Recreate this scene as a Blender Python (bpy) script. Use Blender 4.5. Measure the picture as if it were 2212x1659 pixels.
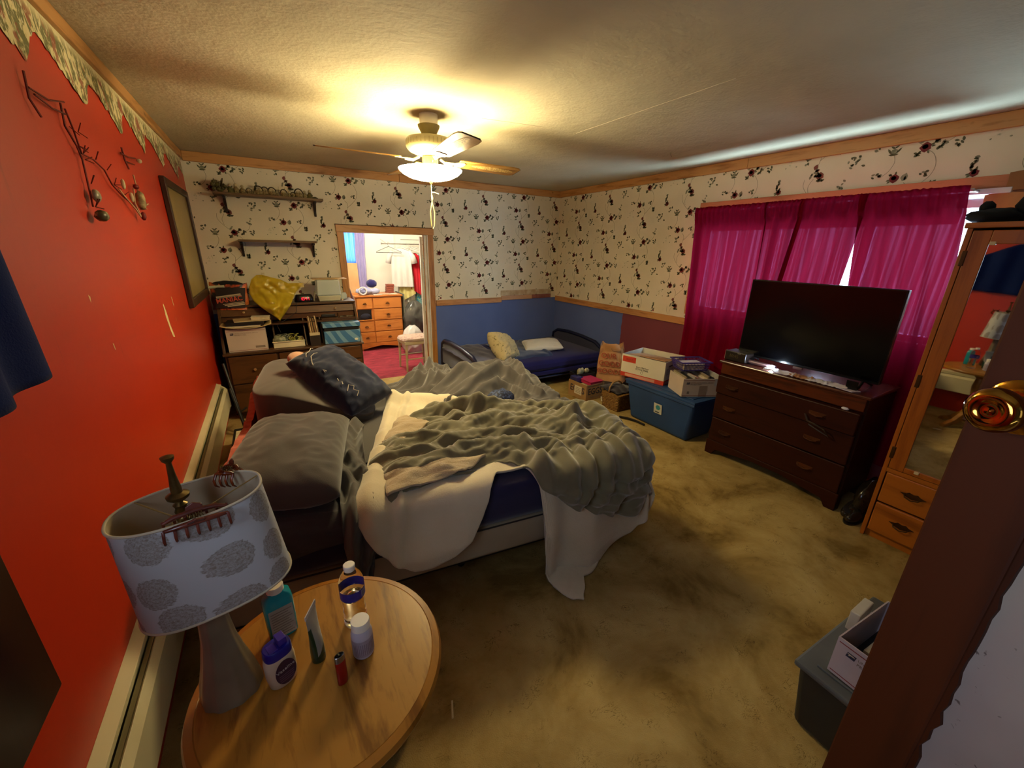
import bpy, bmesh, math, random
from mathutils import Vector, Matrix, noise
R = math.radians
PI = math.pi
random.seed(7)
S = bpy.context.scene
COL = S.collection
for o in list(bpy.data.objects):
    bpy.data.objects.remove(o)

# ------------------------------------------------------------------ camera
YAW, PITCH, ROLL, FPX = 0.53696, -0.32447, 0.01984, 863.846
f = Vector((math.sin(YAW)*math.cos(PITCH), math.cos(YAW)*math.cos(PITCH), math.sin(PITCH)))
r = Vector((math.cos(YAW), -math.sin(YAW), 0)); u = r.cross(f)
r2 = r*math.cos(ROLL)+u*math.sin(ROLL); u2 = -r*math.sin(ROLL)+u*math.cos(ROLL)
cd = bpy.data.cameras.new('camera'); cam = bpy.data.objects.new('camera', cd); COL.objects.link(cam)
M = Matrix((r2, u2, -f)).transposed().to_4x4(); M.translation = Vector((0, 0, 1.6)); cam.matrix_world = M
cd.sensor_width = 36; cd.lens = FPX/2212*36; cd.clip_start = 0.01
S.camera = cam
# ------------------------------------------------------------------ light and exposure
S.view_settings.view_transform = 'Standard'; S.view_settings.look = 'None'
S.view_settings.gamma = 1; S.view_settings.use_curve_mapping = False
S.view_settings.exposure = 0.80
W = bpy.data.worlds.new('overcast_sky'); S.world = W; W.use_nodes = True
W.node_tree.nodes['Background'].inputs[0].default_value = (0.62, 0.78, 1.0, 1)
W.node_tree.nodes['Background'].inputs[1].default_value = 4.0

def light(name, kind, loc, energy, col, **kw):
    d = bpy.data.lights.new(name, kind); d.energy = energy; d.color = col
    rot = kw.pop('rot', (0, 0, 0))
    for k, v in kw.items(): setattr(d, k, v)
    o = bpy.data.objects.new(name, d); o.location = loc; o.rotation_euler = rot; COL.objects.link(o)
    return o
XL_ = -0.534
# daylight arriving at the big window from outside (faces into the room)
light('window_daylight', 'AREA', (4.02, 1.68, 1.08), 380, (0.48, 0.74, 1.0), shape='RECTANGLE', size=1.7, size_y=2.2, rot=(0, R(90), 0))
# bulbs of the ceiling fan, standing above the rim of the glass bowl
light('fan_bulb', 'POINT', (0.992, 2.739, 2.052), 52, (1.0, 0.86, 0.52), shadow_soft_size=0.05)
# bare bulb on the ceiling of the closet room
light('closet_bulb', 'POINT', (1.22, 5.95, 2.15), 58, (1.0, 0.93, 0.80), shadow_soft_size=0.08)
# cool fill light added in the unseen hall behind the camera
light('hall_fill', 'AREA', (0.15, -2.3, 1.7), 2.5, (0.72, 0.82, 1.0), shape='RECTANGLE', size=0.9, size_y=1.2, rot=(R(90), 0, 0))
# daylight through the small window in the red wall, beside the camera and out of view
light('side_window_daylight', 'AREA', (-0.60, 0.12, 1.62), 1.9, (0.66, 0.80, 1.0), shape='RECTANGLE', size=0.55, size_y=0.60, rot=(0, R(-90), 0))

# ------------------------------------------------------------------ helpers
def lin(h):
    if isinstance(h, tuple): return h if len(h) == 4 else h+(1,)
    h = h.lstrip('#'); v = [int(h[i:i+2], 16)/255 for i in (0, 2, 4)]
    return tuple([c/12.92 if c <= 0.04045 else ((c+0.055)/1.055)**2.4 for c in v])+(1,)
MATS = {}
def nt(name):
    m = bpy.data.materials.new(name); m.use_nodes = True
    t = m.node_tree; return m, t, t.nodes['Principled BSDF']
def N(t, kind, **kw):
    n = t.nodes.new(kind)
    for k, v in kw.items():
        if k.startswith('i_'): n.inputs[k[2:].replace('_', ' ')].default_value = v
        else: setattr(n, k, v)
    return n
def ramp(t, fac, stops):
    n = t.nodes.new('ShaderNodeValToRGB'); e = n.color_ramp.elements
    while len(e) < len(stops): e.new(0.5)
    for k, (p, c) in enumerate(stops): e[k].position = p; e[k].color = lin(c) if not isinstance(c, (int, float)) else (c, c, c, 1)
    t.links.new(fac, n.inputs[0]); return n.outputs[0]
def mixc(t, fac, a, b, mode='MIX'):
    n = t.nodes.new('ShaderNodeMix'); n.data_type = 'RGBA'; n.blend_type = mode
    for s, v in ((n.inputs[0], fac), (n.inputs[6], a), (n.inputs[7], b)):
        if hasattr(v, 'links'): t.links.new(v, s)
        elif isinstance(v, (int, float)): s.default_value = v
        else: s.default_value = lin(v)
    return n.outputs[2]
def math_(t, op, a, b=None, c=None, clamp=False):
    n = t.nodes.new('ShaderNodeMath'); n.operation = op; n.use_clamp = clamp
    for s, v in zip(n.inputs, (a, b, c)):
        if v is None: continue
        if hasattr(v, 'links'): t.links.new(v, s)
        else: s.default_value = v
    return n.outputs[0]
def coord(t, scale=(1, 1, 1), kind='Object', rot=(0, 0, 0)):
    tc = t.nodes.new('ShaderNodeTexCoord'); mp = t.nodes.new('ShaderNodeMapping')
    mp.inputs['Scale'].default_value = scale; mp.inputs['Rotation'].default_value = rot
    t.links.new(tc.outputs[kind], mp.inputs[0]); return mp.outputs[0]
def noi(t, vec, scale=5, detail=3, rough=0.5, dist=0):
    n = t.nodes.new('ShaderNodeTexNoise'); t.links.new(vec, n.inputs['Vector'])
    n.inputs['Scale'].default_value = scale; n.inputs['Detail'].default_value = detail
    n.inputs['Roughness'].default_value = rough; n.inputs['Distortion'].default_value = dist
    return n.outputs[0]
def bump(t, b, h, strength=0.3, dist=0.01):
    n = t.nodes.new('ShaderNodeBump'); n.inputs['Strength'].default_value = strength; n.inputs['Distance'].default_value = dist
    t.links.new(h, n.inputs['Height']); t.links.new(n.outputs[0], b.inputs['Normal'])
def mat(name, c, c2=None, rough=0.6, metal=0.0, vs=6, bs=60, bp=0.0, spec=0.4, detail=3, lo=0.35, hi=0.65):
    if name in MATS: return MATS[name]
    m, t, b = nt(name); MATS[name] = m
    v = coord(t)
    b.inputs['Roughness'].default_value = rough; b.inputs['Metallic'].default_value = metal
    b.inputs['Specular IOR Level'].default_value = spec
    if c2 is None:
        l = lin(c); c2 = tuple(min(1, x*1.12) for x in l[:3])+(1,); c = tuple(x*0.9 for x in l[:3])+(1,)
    t.links.new(ramp(t, noi(t, v, vs, detail), [(lo, c), (hi, c2)]), b.inputs['Base Color'])
    if bp: bump(t, b, noi(t, v, bs, 2), bp, 0.003)
    return m
def wood(name, c1, c2, axis=0, scale=14, rough=0.45, stretch=0.12, knots=0.0, spec=0.4, bp=0.08):
    if name in MATS: return MATS[name]
    m, t, b = nt(name); MATS[name] = m
    sc = [1, 1, 1]; sc[axis] = stretch
    v = coord(t, tuple(sc))
    g = noi(t, v, scale, 6, 0.6, 1.2); g2 = noi(t, v, scale*6, 3, 0.6)
    fac = math_(t, 'ADD', math_(t, 'MULTIPLY', g, 0.75), math_(t, 'MULTIPLY', g2, 0.25))
    c = ramp(t, fac, [(0.36, c2), (0.48, c1), (0.56, c1), (0.66, c2)])
    if knots:
        vo = t.nodes.new('ShaderNodeTexVoronoi'); vo.inputs['Scale'].default_value = knots
        t.links.new(coord(t), vo.inputs['Vector'])
        k = ramp(t, vo.outputs['Distance'], [(0.03, 1.0), (0.09, 0.0)])
        c = mixc(t, k, c, '#4a2410')
    t.links.new(c, b.inputs['Base Color']); b.inputs['Roughness'].default_value = rough
    b.inputs['Specular IOR Level'].default_value = spec
    bump(t, b, fac, bp, 0.003)
    return m
def cloth(name, c, c2=None, rough=0.9, weave=260, bp=0.25, vs=3, sheen=0.3, fuzz=0):
    if name in MATS: return MATS[name]
    m, t, b = nt(name); MATS[name] = m
    v = coord(t)
    l = lin(c)
    if c2 is None: c2 = tuple(min(1, x*1.25) for x in l[:3])+(1,)
    t.links.new(ramp(t, noi(t, v, vs, 4), [(0.3, c), (0.7, c2)]), b.inputs['Base Color'])
    b.inputs['Roughness'].default_value = rough; b.inputs['Specular IOR Level'].default_value = 0.15
    b.inputs['Sheen Weight'].default_value = sheen
    h = noi(t, v, weave, 2)
    if fuzz: h = math_(t, 'ADD', math_(t, 'MULTIPLY', h, 0.4), noi(t, v, fuzz, 3, 0.7, 0.8))
    bump(t, b, h, bp, 0.004)
    return m
def emis(name, c, s):
    m = bpy.data.materials.new(name); m.use_nodes = True; t = m.node_tree; t.nodes.clear()
    e = t.nodes.new('ShaderNodeEmission'); e.inputs[0].default_value = lin(c); e.inputs[1].default_value = s
    o = t.nodes.new('ShaderNodeOutputMaterial'); t.links.new(e.outputs[0], o.inputs[0]); return m

# geometry ------------------------------------------------------------
class B:
    """collects shapes for one mesh object"""
    def __init__(s): s.v = []; s.f = []; s.mi = []; s.m = 0
    def add(s, vs, fs, T=None):
        o = len(s.v)
        s.v += [tuple(T @ Vector(v)) if T else tuple(v) for v in vs]
        s.f += [tuple(i+o for i in q) for q in fs]; s.mi += [s.m]*len(fs); return s
    def box(s, x0, x1, y0, y1, z0, z1, T=None):
        vs = [(x, y, z) for z in (z0, z1) for y in (y0, y1) for x in (x0, x1)]
        return s.add(vs, [(0, 2, 3, 1), (4, 5, 7, 6), (0, 1, 5, 4), (2, 6, 7, 3), (0, 4, 6, 2), (1, 3, 7, 5)], T)
    def taper(s, w0, d0, w1, d1, z0, z1, T=None, off=(0, 0)):
        vs = [(-w0/2, -d0/2, z0), (w0/2, -d0/2, z0), (w0/2, d0/2, z0), (-w0/2, d0/2, z0)]
        vs += [(x*w1/w0+off[0], y*d1/d0+off[1], z1) for x, y, z in vs]
        return s.add(vs, [(3, 2, 1, 0), (4, 5, 6, 7), (0, 1, 5, 4), (1, 2, 6, 5), (2, 3, 7, 6), (3, 0, 4, 7)], T)
    def prism(s, poly, d0, d1, axis=1, T=None):
        """poly in the plane perpendicular to axis (given as 2-D pairs), extruded d0..d1"""
        def p(a, b, d): return {0: (d, a, b), 1: (a, d, b), 2: (a, b, d)}[axis]
        n = len(poly); vs = [p(a, b, d0) for a, b in poly]+[p(a, b, d1) for a, b in poly]
        fs = [tuple(range(n))[::-1], tuple(range(n, 2*n))]+[(i, (i+1) % n, n+(i+1) % n, n+i) for i in range(n)]
        return s.add(vs, fs, T)
    def lathe(s, prof, n=24, T=None, sx=1, sy=1, caps=True):
        vs = []; fs = []
        for (rr, z) in prof:
            for i in range(n):
                a = 2*PI*i/n; vs.append((rr*math.cos(a)*sx, rr*math.sin(a)*sy, z))
        k = len(prof)
        for j in range(k-1):
            for i in range(n):
                a = j*n+i; b = j*n+(i+1) % n; fs.append((a, b, b+n, a+n))
        if caps: fs.append(tuple(range(n))[::-1]); fs.append(tuple(range((k-1)*n, k*n)))
        return s.add(vs, fs, T)
    def tube(s, pts, rad, n=8, T=None, closed=False):
        pts = [Vector(p) for p in pts]; m = len(pts)
        rr = rad if isinstance(rad, (list, tuple)) else [rad]*m
        vs = []; fs = []; ref = None
        for i, p in enumerate(pts):
            if closed: d = pts[(i+1) % m]-pts[i-1]
            else: d = pts[min(i+1, m-1)]-pts[max(i-1, 0)]
            if d.length < 1e-9: d = Vector((0, 0, 1))
            d.normalize()
            if ref is None: ref = Vector((0, 0, 1)) if abs(d.z) < 0.9 else Vector((1, 0, 0))
            a = (ref-d*ref.dot(d)).normalized(); ref = a; b = d.cross(a)
            for k in range(n):
                t = 2*PI*k/n; vs.append(tuple(p+(a*math.cos(t)+b*math.sin(t))*rr[i]))
        for i in range(m if closed else m-1):
            for k in range(n):
                q = ((i+1) % m)*n
                fs.append((i*n+k, i*n+(k+1) % n, q+(k+1) % n, q+k))
        if not closed: fs.append(tuple(range(n))[::-1]); fs.append(tuple(range((m-1)*n, m*n)))
        return s.add(vs, fs, T)
    def ball(s, c, rx, ry=None, rz=None, n=12, T=None, fn=None):
        ry = ry or rx; rz = rz or rx; vs = []; fs = []; k = n//2+1
        for j in range(k+1):
            ph = PI*j/k
            for i in range(n):
                th = 2*PI*i/n; d = Vector((math.sin(ph)*math.cos(th), math.sin(ph)*math.sin(th), math.cos(ph)))
                q = fn(d) if fn else 1
                vs.append((c[0]+d.x*rx*q, c[1]+d.y*ry*q, c[2]+d.z*rz*q))
        for j in range(k):
            for i in range(n): fs.append((j*n+i, (j+1)*n+i, (j+1)*n+(i+1) % n, j*n+(i+1) % n))
        return s.add(vs, fs, T)
    def surf(s, fn, nu, nv, T=None, keep=None):
        vs = [fn(i/nu, j/nv) for j in range(nv+1) for i in range(nu+1)]
        fs = [(j*(nu+1)+i, j*(nu+1)+i+1, (j+1)*(nu+1)+i+1, (j+1)*(nu+1)+i) for j in range(nv) for i in range(nu)
              if keep is None or keep((i+.5)/nu, (j+.5)/nv)]
        return s.add(vs, fs, T)
    def poly(s, pts, T=None): return s.add(pts, [tuple(range(len(pts)))], T)

def obj(name, b, m, parent=None, bev=0, smooth=None, solid=0, sub=0, loc=None, rz=0, weld=False, seg=2, so=-1):
    me = bpy.data.meshes.new(name)
    if isinstance(b, B):
        me.from_pydata(b.v, [], b.f)
        ms = m if isinstance(m, (list, tuple)) else [m]
        for x in ms: me.materials.append(x)
        if len(ms) > 1: me.polygons.foreach_set('material_index', b.mi)
    else:
        me = b; me.name = name; me.materials.clear(); me.materials.append(m)
    if weld:
        bm = bmesh.new(); bm.from_mesh(me); bmesh.ops.remove_doubles(bm, verts=bm.verts, dist=1e-4)
        bmesh.ops.recalc_face_normals(bm, faces=bm.faces); bm.to_mesh(me); bm.free()
    me.update()
    o = bpy.data.objects.new(name, me); COL.objects.link(o)
    if parent: o.parent = parent
    if loc is not None: o.location = loc
    if rz: o.rotation_euler = (0, 0, rz)
    if smooth is not None:
        me.polygons.foreach_set('use_smooth', [True]*len(me.polygons))
        if smooth < 170: me.set_sharp_from_angle(angle=R(smooth))
    if solid:
        d = o.modifiers.new('solid', 'SOLIDIFY'); d.thickness = solid; d.offset = so
    if bev:
        d = o.modifiers.new('bevel', 'BEVEL'); d.width = bev; d.segments = seg; d.limit_method = 'ANGLE'; d.angle_limit = R(40)
    if sub:
        d = o.modifiers.new('sub', 'SUBSURF'); d.levels = sub; d.render_levels = sub
    return o
def tag(o, label, cat, group=None):
    o['label'] = label; o['category'] = cat
    if group: o['group'] = group
    return o
def thing(name, label, cat, loc=(0, 0, 0), rz=0, group=None, rot=None):
    o = bpy.data.objects.new(name, None); o.empty_display_size = 0.05; COL.objects.link(o)
    o.location = loc; o.rotation_euler = rot or (0, 0, rz); return tag(o, label, cat, group)
def struct(name, b, m, **kw):
    o = obj(name, b, m, **kw); o['kind'] = 'structure'; return o
def dup(root, loc, rz=None, label=None, rot=None, scale=None):
    rr = root.copy(); COL.objects.link(rr); rr.location = loc
    if rz is not None: rr.rotation_euler = (0, 0, rz)
    if rot is not None: rr.rotation_euler = rot
    if scale: rr.scale = (scale, scale, scale) if not isinstance(scale, tuple) else scale
    if label: rr['label'] = label
    for ch in list(root.children):
        c = ch.copy(); COL.objects.link(c); c.parent = rr
        for g in list(ch.children):
            d = g.copy(); COL.objects.link(d); d.parent = c
    return rr
def text(name, s, size, m, parent, T, ext=0.0004, sx=1.0, align='CENTER', bold=0):
    cu = bpy.data.curves.new(name, 'FONT'); cu.body = s; cu.size = size; cu.align_x = align; cu.align_y = 'CENTER'
    cu.extrude = ext; cu.resolution_u = 2; cu.offset = bold
    o = bpy.data.objects.new(name+'_src', cu)
    me = bpy.data.meshes.new_from_object(o); bpy.data.objects.remove(o)
    me.transform(T @ Matrix.Diagonal((sx, 1, 1, 1)))
    return obj(name, me, m, parent)
def frame(origin, xd, yd):
    """matrix whose x,y axes follow the given directions: for flat print on a face"""
    x = Vector(xd).normalized(); y = Vector(yd).normalized(); z = x.cross(y); y = z.cross(x)
    m = Matrix((x, y, z)).transposed().to_4x4(); m.translation = Vector(origin); return m
def nz(x, y=0, z=0): return noise.noise(Vector((x, y, z)))
def fbm(x, y=0, z=0, o=4): return noise.fractal(Vector((x, y, z)), 1.0, 2.0, o)
def lerp(a, b, t): return a+(b-a)*t
def smooth01(t): t = max(0, min(1, t)); return t*t*(3-2*t)
def curve(pts, x):
    if x <= pts[0][0]: return pts[0][1]
    for (a, p), (b, q) in zip(pts, pts[1:]):
        if x <= b: return lerp(p, q, smooth01((x-a)/(b-a)) if False else (x-a)/(b-a))
    return pts[-1][1]
def segdist(px, py, pl):
    best = 9; bt = 0; n = len(pl)-1
    for k in range(n):
        ax, ay = pl[k]; bx, by = pl[k+1]; dx = bx-ax; dy = by-ay; L = dx*dx+dy*dy+1e-9
        t = max(0, min(1, ((px-ax)*dx+(py-ay)*dy)/L)); d = math.hypot(px-ax-t*dx, py-ay-t*dy)
        if d < best: best = d; bt = (k+t)/n
    return best, bt

XL, XR, YB, HC, YF = -0.534, 3.691, 4.975, 2.379, -0.66
# ------------------------------------------------------------------ materials of the shell
def wall_mats():
    # wallpaper above the rail, paint below
    m, t, b = nt('wallpaper_over_blue_paint')
    tc = t.nodes.new('ShaderNodeTexCoord'); sp = t.nodes.new('ShaderNodeSeparateXYZ'); t.links.new(tc.outputs['Object'], sp.inputs[0])
    v = coord(t)
    paper = ramp(t, noi(t, v, 2.0, 3), [(0.3, '#cfc3a6'), (0.7, '#d8cdb2')])
    blue = ramp(t, noi(t, v, 1.5, 3), [(0.3, '#4d5f94'), (0.7, '#5a6b9f')])
    maroon = ramp(t, noi(t, v, 1.5, 3), [(0.3, '#6a2b33'), (0.7, '#76333b')])
    edge = math_(t, 'ADD', sp.outputs['Y'], math_(t, 'MULTIPLY', noi(t, v, 6, 2), 0.06))
    isblue = math_(t, 'GREATER_THAN', edge, 3.60)
    low = mixc(t, isblue, maroon, blue)
    up = math_(t, 'GREATER_THAN', sp.outputs['Z'], 0.93)
    t.links.new(mixc(t, up, low, paper), b.inputs['Base Color'])
    b.inputs['Roughness'].default_value = 0.6; bump(t, b, noi(t, v, 180, 2), 0.08, 0.002)
    MATS['wallpaper'] = m
    m, t, b = nt('red_wall_paint'); v = coord(t)
    c = ramp(t, noi(t, v, 1.2, 4), [(0.3, '#b12608'), (0.7, '#bc3010')])
    # drips and scuffs where paint ran or chipped
    st = noi(t, coord(t, (1, 14, 1.2)), 1.6, 4, 0.6)
    c = mixc(t, ramp(t, st, [(0.68, 0.0), (0.76, 0.55)]), c, '#7e1a08')
    ch = noi(t, coord(t, (1, 1.6, 0.8)), 7, 3, 0.5)
    c = mixc(t, ramp(t, ch, [(0.79, 0.0), (0.80, 0.6)]), c, '#d9a07f')
    t.links.new(c, b.inputs['Base Color']); b.inputs['Roughness'].default_value = 0.42; bump(t, b, noi(t, v, 40, 3), 0.06, 0.004)
    MATS['red_wall'] = m
    m, t, b = nt('plaster_ceiling'); v = coord(t)
    c = ramp(t, noi(t, v, 1.3, 5, 0.6), [(0.3, '#b3a88a'), (0.7, '#c2b79a')])
    c = mixc(t, ramp(t, noi(t, v, 26, 4, 0.7), [(0.70, 0.0), (0.76, 0.30)]), c, '#8d806c')
    t.links.new(c, b.inputs['Base Color']); b.inputs['Roughness'].default_value = 0.9; b.inputs['Specular IOR Level'].default_value = 0.1
    h = math_(t, 'ADD', noi(t, v, 5, 5, 0.6), math_(t, 'MULTIPLY', noi(t, v, 60, 3), 0.25)); bump(t, b, h, 0.55, 0.016)
    MATS['ceiling'] = m
    m, t, b = nt('stained_tan_carpet'); v = coord(t)
    c = ramp(t, noi(t, v, 2.6, 5, 0.62, 0.4), [(0.34, '#745d30'), (0.46, '#957c4a'), (0.60, '#a8905c'), (0.72, '#b29b69')])
    st = noi(t, coord(t, (1.0, 1.7, 1)), 4.6, 5, 0.7, 1.5)
    c = mixc(t, ramp(t, st, [(0.62, 0.0), (0.76, 0.55)]), c, '#5a441c')
    cr = noi(t, coord(t, (1, 1.5, 1)), 15, 4, 0.65, 2.0)
    crack = ramp(t, math_(t, 'ABSOLUTE', math_(t, 'SUBTRACT', cr, 0.5)), [(0.0, 1.0), (0.015, 0.0)])
    gate = ramp(t, noi(t, v, 11, 3), [(0.55, 0.0), (0.62, 0.95)])
    c = mixc(t, math_(t, 'MULTIPLY', crack, gate), c, '#3d2a10')
    t.links.new(c, b.inputs['Base Color']); b.inputs['Roughness'].default_value = 1.0; b.inputs['Specular IOR Level'].default_value = 0.05
    h = math_(t, 'ADD', math_(t, 'MULTIPLY', noi(t, v, 260, 2), 0.5), noi(t, v, 22, 4, 0.7)); bump(t, b, h, 0.6, 0.012)
    MATS['carpet'] = m
    m, t, b = nt('crimson_carpet'); v = coord(t)
    t.links.new(ramp(t, noi(t, coord(t, (0.6, 2, 1)), 7, 4, 0.6, 1), [(0.35, '#7a1c2c'), (0.6, '#9c2c3c'), (0.75, '#ad3c4c')]), b.inputs['Base Color'])
    b.inputs['Roughness'].default_value = 1; bump(t, b, noi(t, v, 90, 3), 0.8, 0.015); MATS['red_carpet'] = m
wall_mats()
PINE = wood('pine_trim', '#b8834a', '#8f5c28', 0, 9, 0.4, 0.10, knots=5.0)
PINEY = wood('pine_trim_y', '#b8834a', '#8f5c28', 1, 9, 0.4, 0.10, knots=5.0)
PINEZ = wood('pine_trim_z', '#b27c42', '#8a5826', 2, 9, 0.4, 0.10, knots=5.0)
WHITE = mat('white_paint', '#cfc9bd', rough=0.5)
ROSE = mat('print_rose', '#5c1414', '#7a2422', vs=60, rough=0.7)
ROSEL = mat('print_rose_light', '#8a4a40', '#98584c', vs=60, rough=0.7)
ROSE2 = mat('print_rose_dull', '#6d4136', '#7e3a30', vs=60, rough=0.7)
LEAF = mat('print_leaf', '#43452c', '#5f6042', vs=60, rough=0.7)
LEAF2 = mat('print_leaf_grey', '#75755c', '#8c8a70', vs=60, rough=0.7)
STEM = mat('print_stem', '#7b7660', '#8d866c', vs=60, rough=0.7)
PALE = mat('print_pale', '#b9b496', '#c6bfa2', vs=60, rough=0.7)

# ------------------------------------------------------------------ room shell
t_ = 0.12
struct('floor', B().box(XL-t_, XR+t_, YF-2.2, YB+0.06, -0.08, 0), MATS['carpet'])
struct('floor_closet', B().box(0.3, 3.4, YB+0.06, 7.5, -0.08, 0), MATS['red_carpet'])
struct('ceiling', B().box(XL-t_, XR+t_, YF-0.12, YB+t_, HC, HC+0.1), MATS['ceiling'])
# left wall
wl = struct('wall_left', B().box(XL-t_, XL, YF-0.12, -0.2, 0, HC).box(XL-t_, XL, 0.44, YB+t_, 0, HC).box(XL-t_, XL, -0.2, 0.44, 0, 1.33).box(XL-t_, XL, -0.2, 0.44, 1.92, HC), MATS['red_wall'])
# back wall with the doorway to the closet room
DX0, DX1, DZ = 0.765, 1.715, 1.745
wb = struct('wall_back', B().box(XL, DX0, YB, YB+t_, 0, HC).box(DX1, XR, YB, YB+t_, 0, HC).box(DX0, DX1, YB, YB+t_, DZ, HC), MATS['wallpaper'])
# right wall with the wide window
WY0, WY1, WZ0, WZ1 = 0.72, 2.62, 1.05, 1.97
wr = struct('wall_right', B().box(XR, XR+t_, YF-0.12, WY0, 0, HC).box(XR, XR+t_, WY1, YB+t_, 0, HC).box(XR, XR+t_, WY0, WY1, 0, WZ0).box(XR, XR+t_, WY0, WY1, WZ1, HC), MATS['wallpaper'])
# front wall behind the camera with the doorway, and the hall beyond it
struct('wall_front', B().box(XL, -0.28, YF-t_, YF, 0, HC).box(0.60, XR, YF-t_, YF, 0, HC).box(-0.28, 0.60, YF-t_, YF, 2.03, HC), mat('front_wall_paint', '#7d5a40', rough=0.7))
struct('wall_hall', B().box(-0.9, -0.8, -2.9, YF-t_, 0, HC).box(1.2, 1.3, -2.9, YF-t_, 0, HC).box(-0.9, 1.3, -3.0, -2.9, 0, HC).box(-0.9, 1.3, -3.0, YF-t_, HC, HC+0.1).box(-0.9, -0.65, YF-t_, YF-t_+0.02, 0, HC), mat('hall_paint', '#8d8578', rough=0.8))
# closet room shell
CW = mat('closet_wall', '#d3cdbb', '#ddd8c8', vs=2, rough=0.8)
struct('wall_closet', B().box(0.3, 0.4, YB+t_, 7.5, 0, HC).box(3.3, 3.4, YB+t_, 7.5, 0, HC).box(0.3, 1.02, 7.3, 7.4, 0, HC).box(1.36, 3.4, 7.3, 7.4, 0, HC).box(1.02, 1.36, 7.3, 7.4, 0, 1.33).box(1.02, 1.36, 7.3, 7.4, 1.84, HC).box(1.93, 3.3, 7.18, 7.3, 0, HC), CW)
struct('ceiling_closet', B().box(0.3, 3.4, YB+t_, 7.5, HC, HC+0.1), CW)

# ceiling seams
sm = mat('seam_tape', '#b3a68e', rough=0.9)
def seam(a, b):
    pts = [(lerp(a[0], b[0], k/10)+0.004*nz(k*1.7), lerp(a[1], b[1], k/10)+0.004*nz(k*2.3, 4), HC-0.0005) for k in range(11)]
    return B().tube(pts, 0.0016, 5)
for k, (a, b) in enumerate([((2.02, 1.40), (2.0, 2.55)), ((1.3, 2.62), (1.75, 2.55))]):
    struct('trim_%d' % (k+20), seam(a, b), sm)
# crown boards
def crown(name, pts_fn, segs, m):
    n = 0
    for a, b in segs:
        o = struct(name % n, pts_fn(a, b), m, bev=0.004); n += 1
struct('trim_1', B().box(XL+0.02, 1.42, YB-0.022, YB, HC-0.082, HC-0.001), PINE, bev=0.004)
struct('trim_2', B().box(1.423, XR-0.02, YB-0.022, YB, HC-0.084, HC-0.001), PINE, bev=0.004)
struct('trim_3', B().box(XR-0.02, XR, 2.30, YB, HC-0.082, HC-0.001), PINEY, bev=0.004)
struct('trim_4', B().box(XR-0.022, XR, YF, 2.297, HC-0.084, HC-0.001), PINEY, bev=0.004)
struct('trim_5', B().box(XL, XL+0.02, YF, YB-0.02, HC-0.062, HC-0.001), PINEY, bev=0.004)
# chair rails
struct('trim_6', B().box(1.80, 2.755, YB-0.02, YB, 0.895, 0.965), PINE, bev=0.004)
struct('trim_7', B().box(2.757, 3.26, YB-0.018, YB, 0.925, 0.985), wood('pale_board', '#b58d6c', '#9c7554', 0, 9, 0.6, 0.1), bev=0.003)
struct('trim_8', B().box(XR-0.02, XR, 2.66, YB-0.02, 0.885, 0.955), PINEY, bev=0.004)
struct('trim_9', B().box(2.75, 3.60, YB-0.006, YB, 0.99, 1.055), mat('torn_paper', '#bfae90', '#ab9270', vs=14, rough=0.9))
struct('trim_10', B().box(3.26, 3.60, YB-0.008, YB, 0.93, 0.985), mat('bare_strip', '#7c4a44', '#8e5a50', vs=12, rough=0.9))
# door casing to the closet room, with white door edge
dc = struct('door_1', B().box(DX0-0.062, DX0-0.002, YB-0.022, YB, 0, DZ+0.07), PINEZ, bev=0.003)
for nm, bb, mm in [('casing_board', B().box(DX1+0.008, DX1+0.075, YB-0.024, YB, 0, DZ+0.068), PINEZ),
                   ('casing_head', B().box(DX0-0.07, DX1+0.085, YB-0.026, YB, DZ, DZ+0.075), PINE),
                   ('casing_cap', B().box(DX0-0.075, DX1+0.09, YB-0.03, YB, DZ+0.075, DZ+0.082), wood('dark_edge', '#4b2c14', '#38200e', 0)),
                   ('jamb', B().box(DX1-0.004, DX1+0.008, YB-0.02, YB+t_, 0, DZ), WHITE),
                   ('jamb', B().box(DX0-0.004, DX0+0.010, YB-0.01, YB+t_, 0, DZ), PINEZ),
                   ('door_edge', B().box(DX1-0.075, DX1-0.045, YB+0.035, YB+0.075, 0.02, DZ-0.02).box(DX1-0.036, DX1-0.006, YB+0.0, YB+0.03, 0.02, DZ-0.005), WHITE),
                   ('stop', B().box(DX1-0.044, DX1-0.037, YB+0.0, YB+0.03, 0.0, DZ), PINEZ)]:
    obj(nm, bb, mm, dc, bev=0.002)

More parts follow.
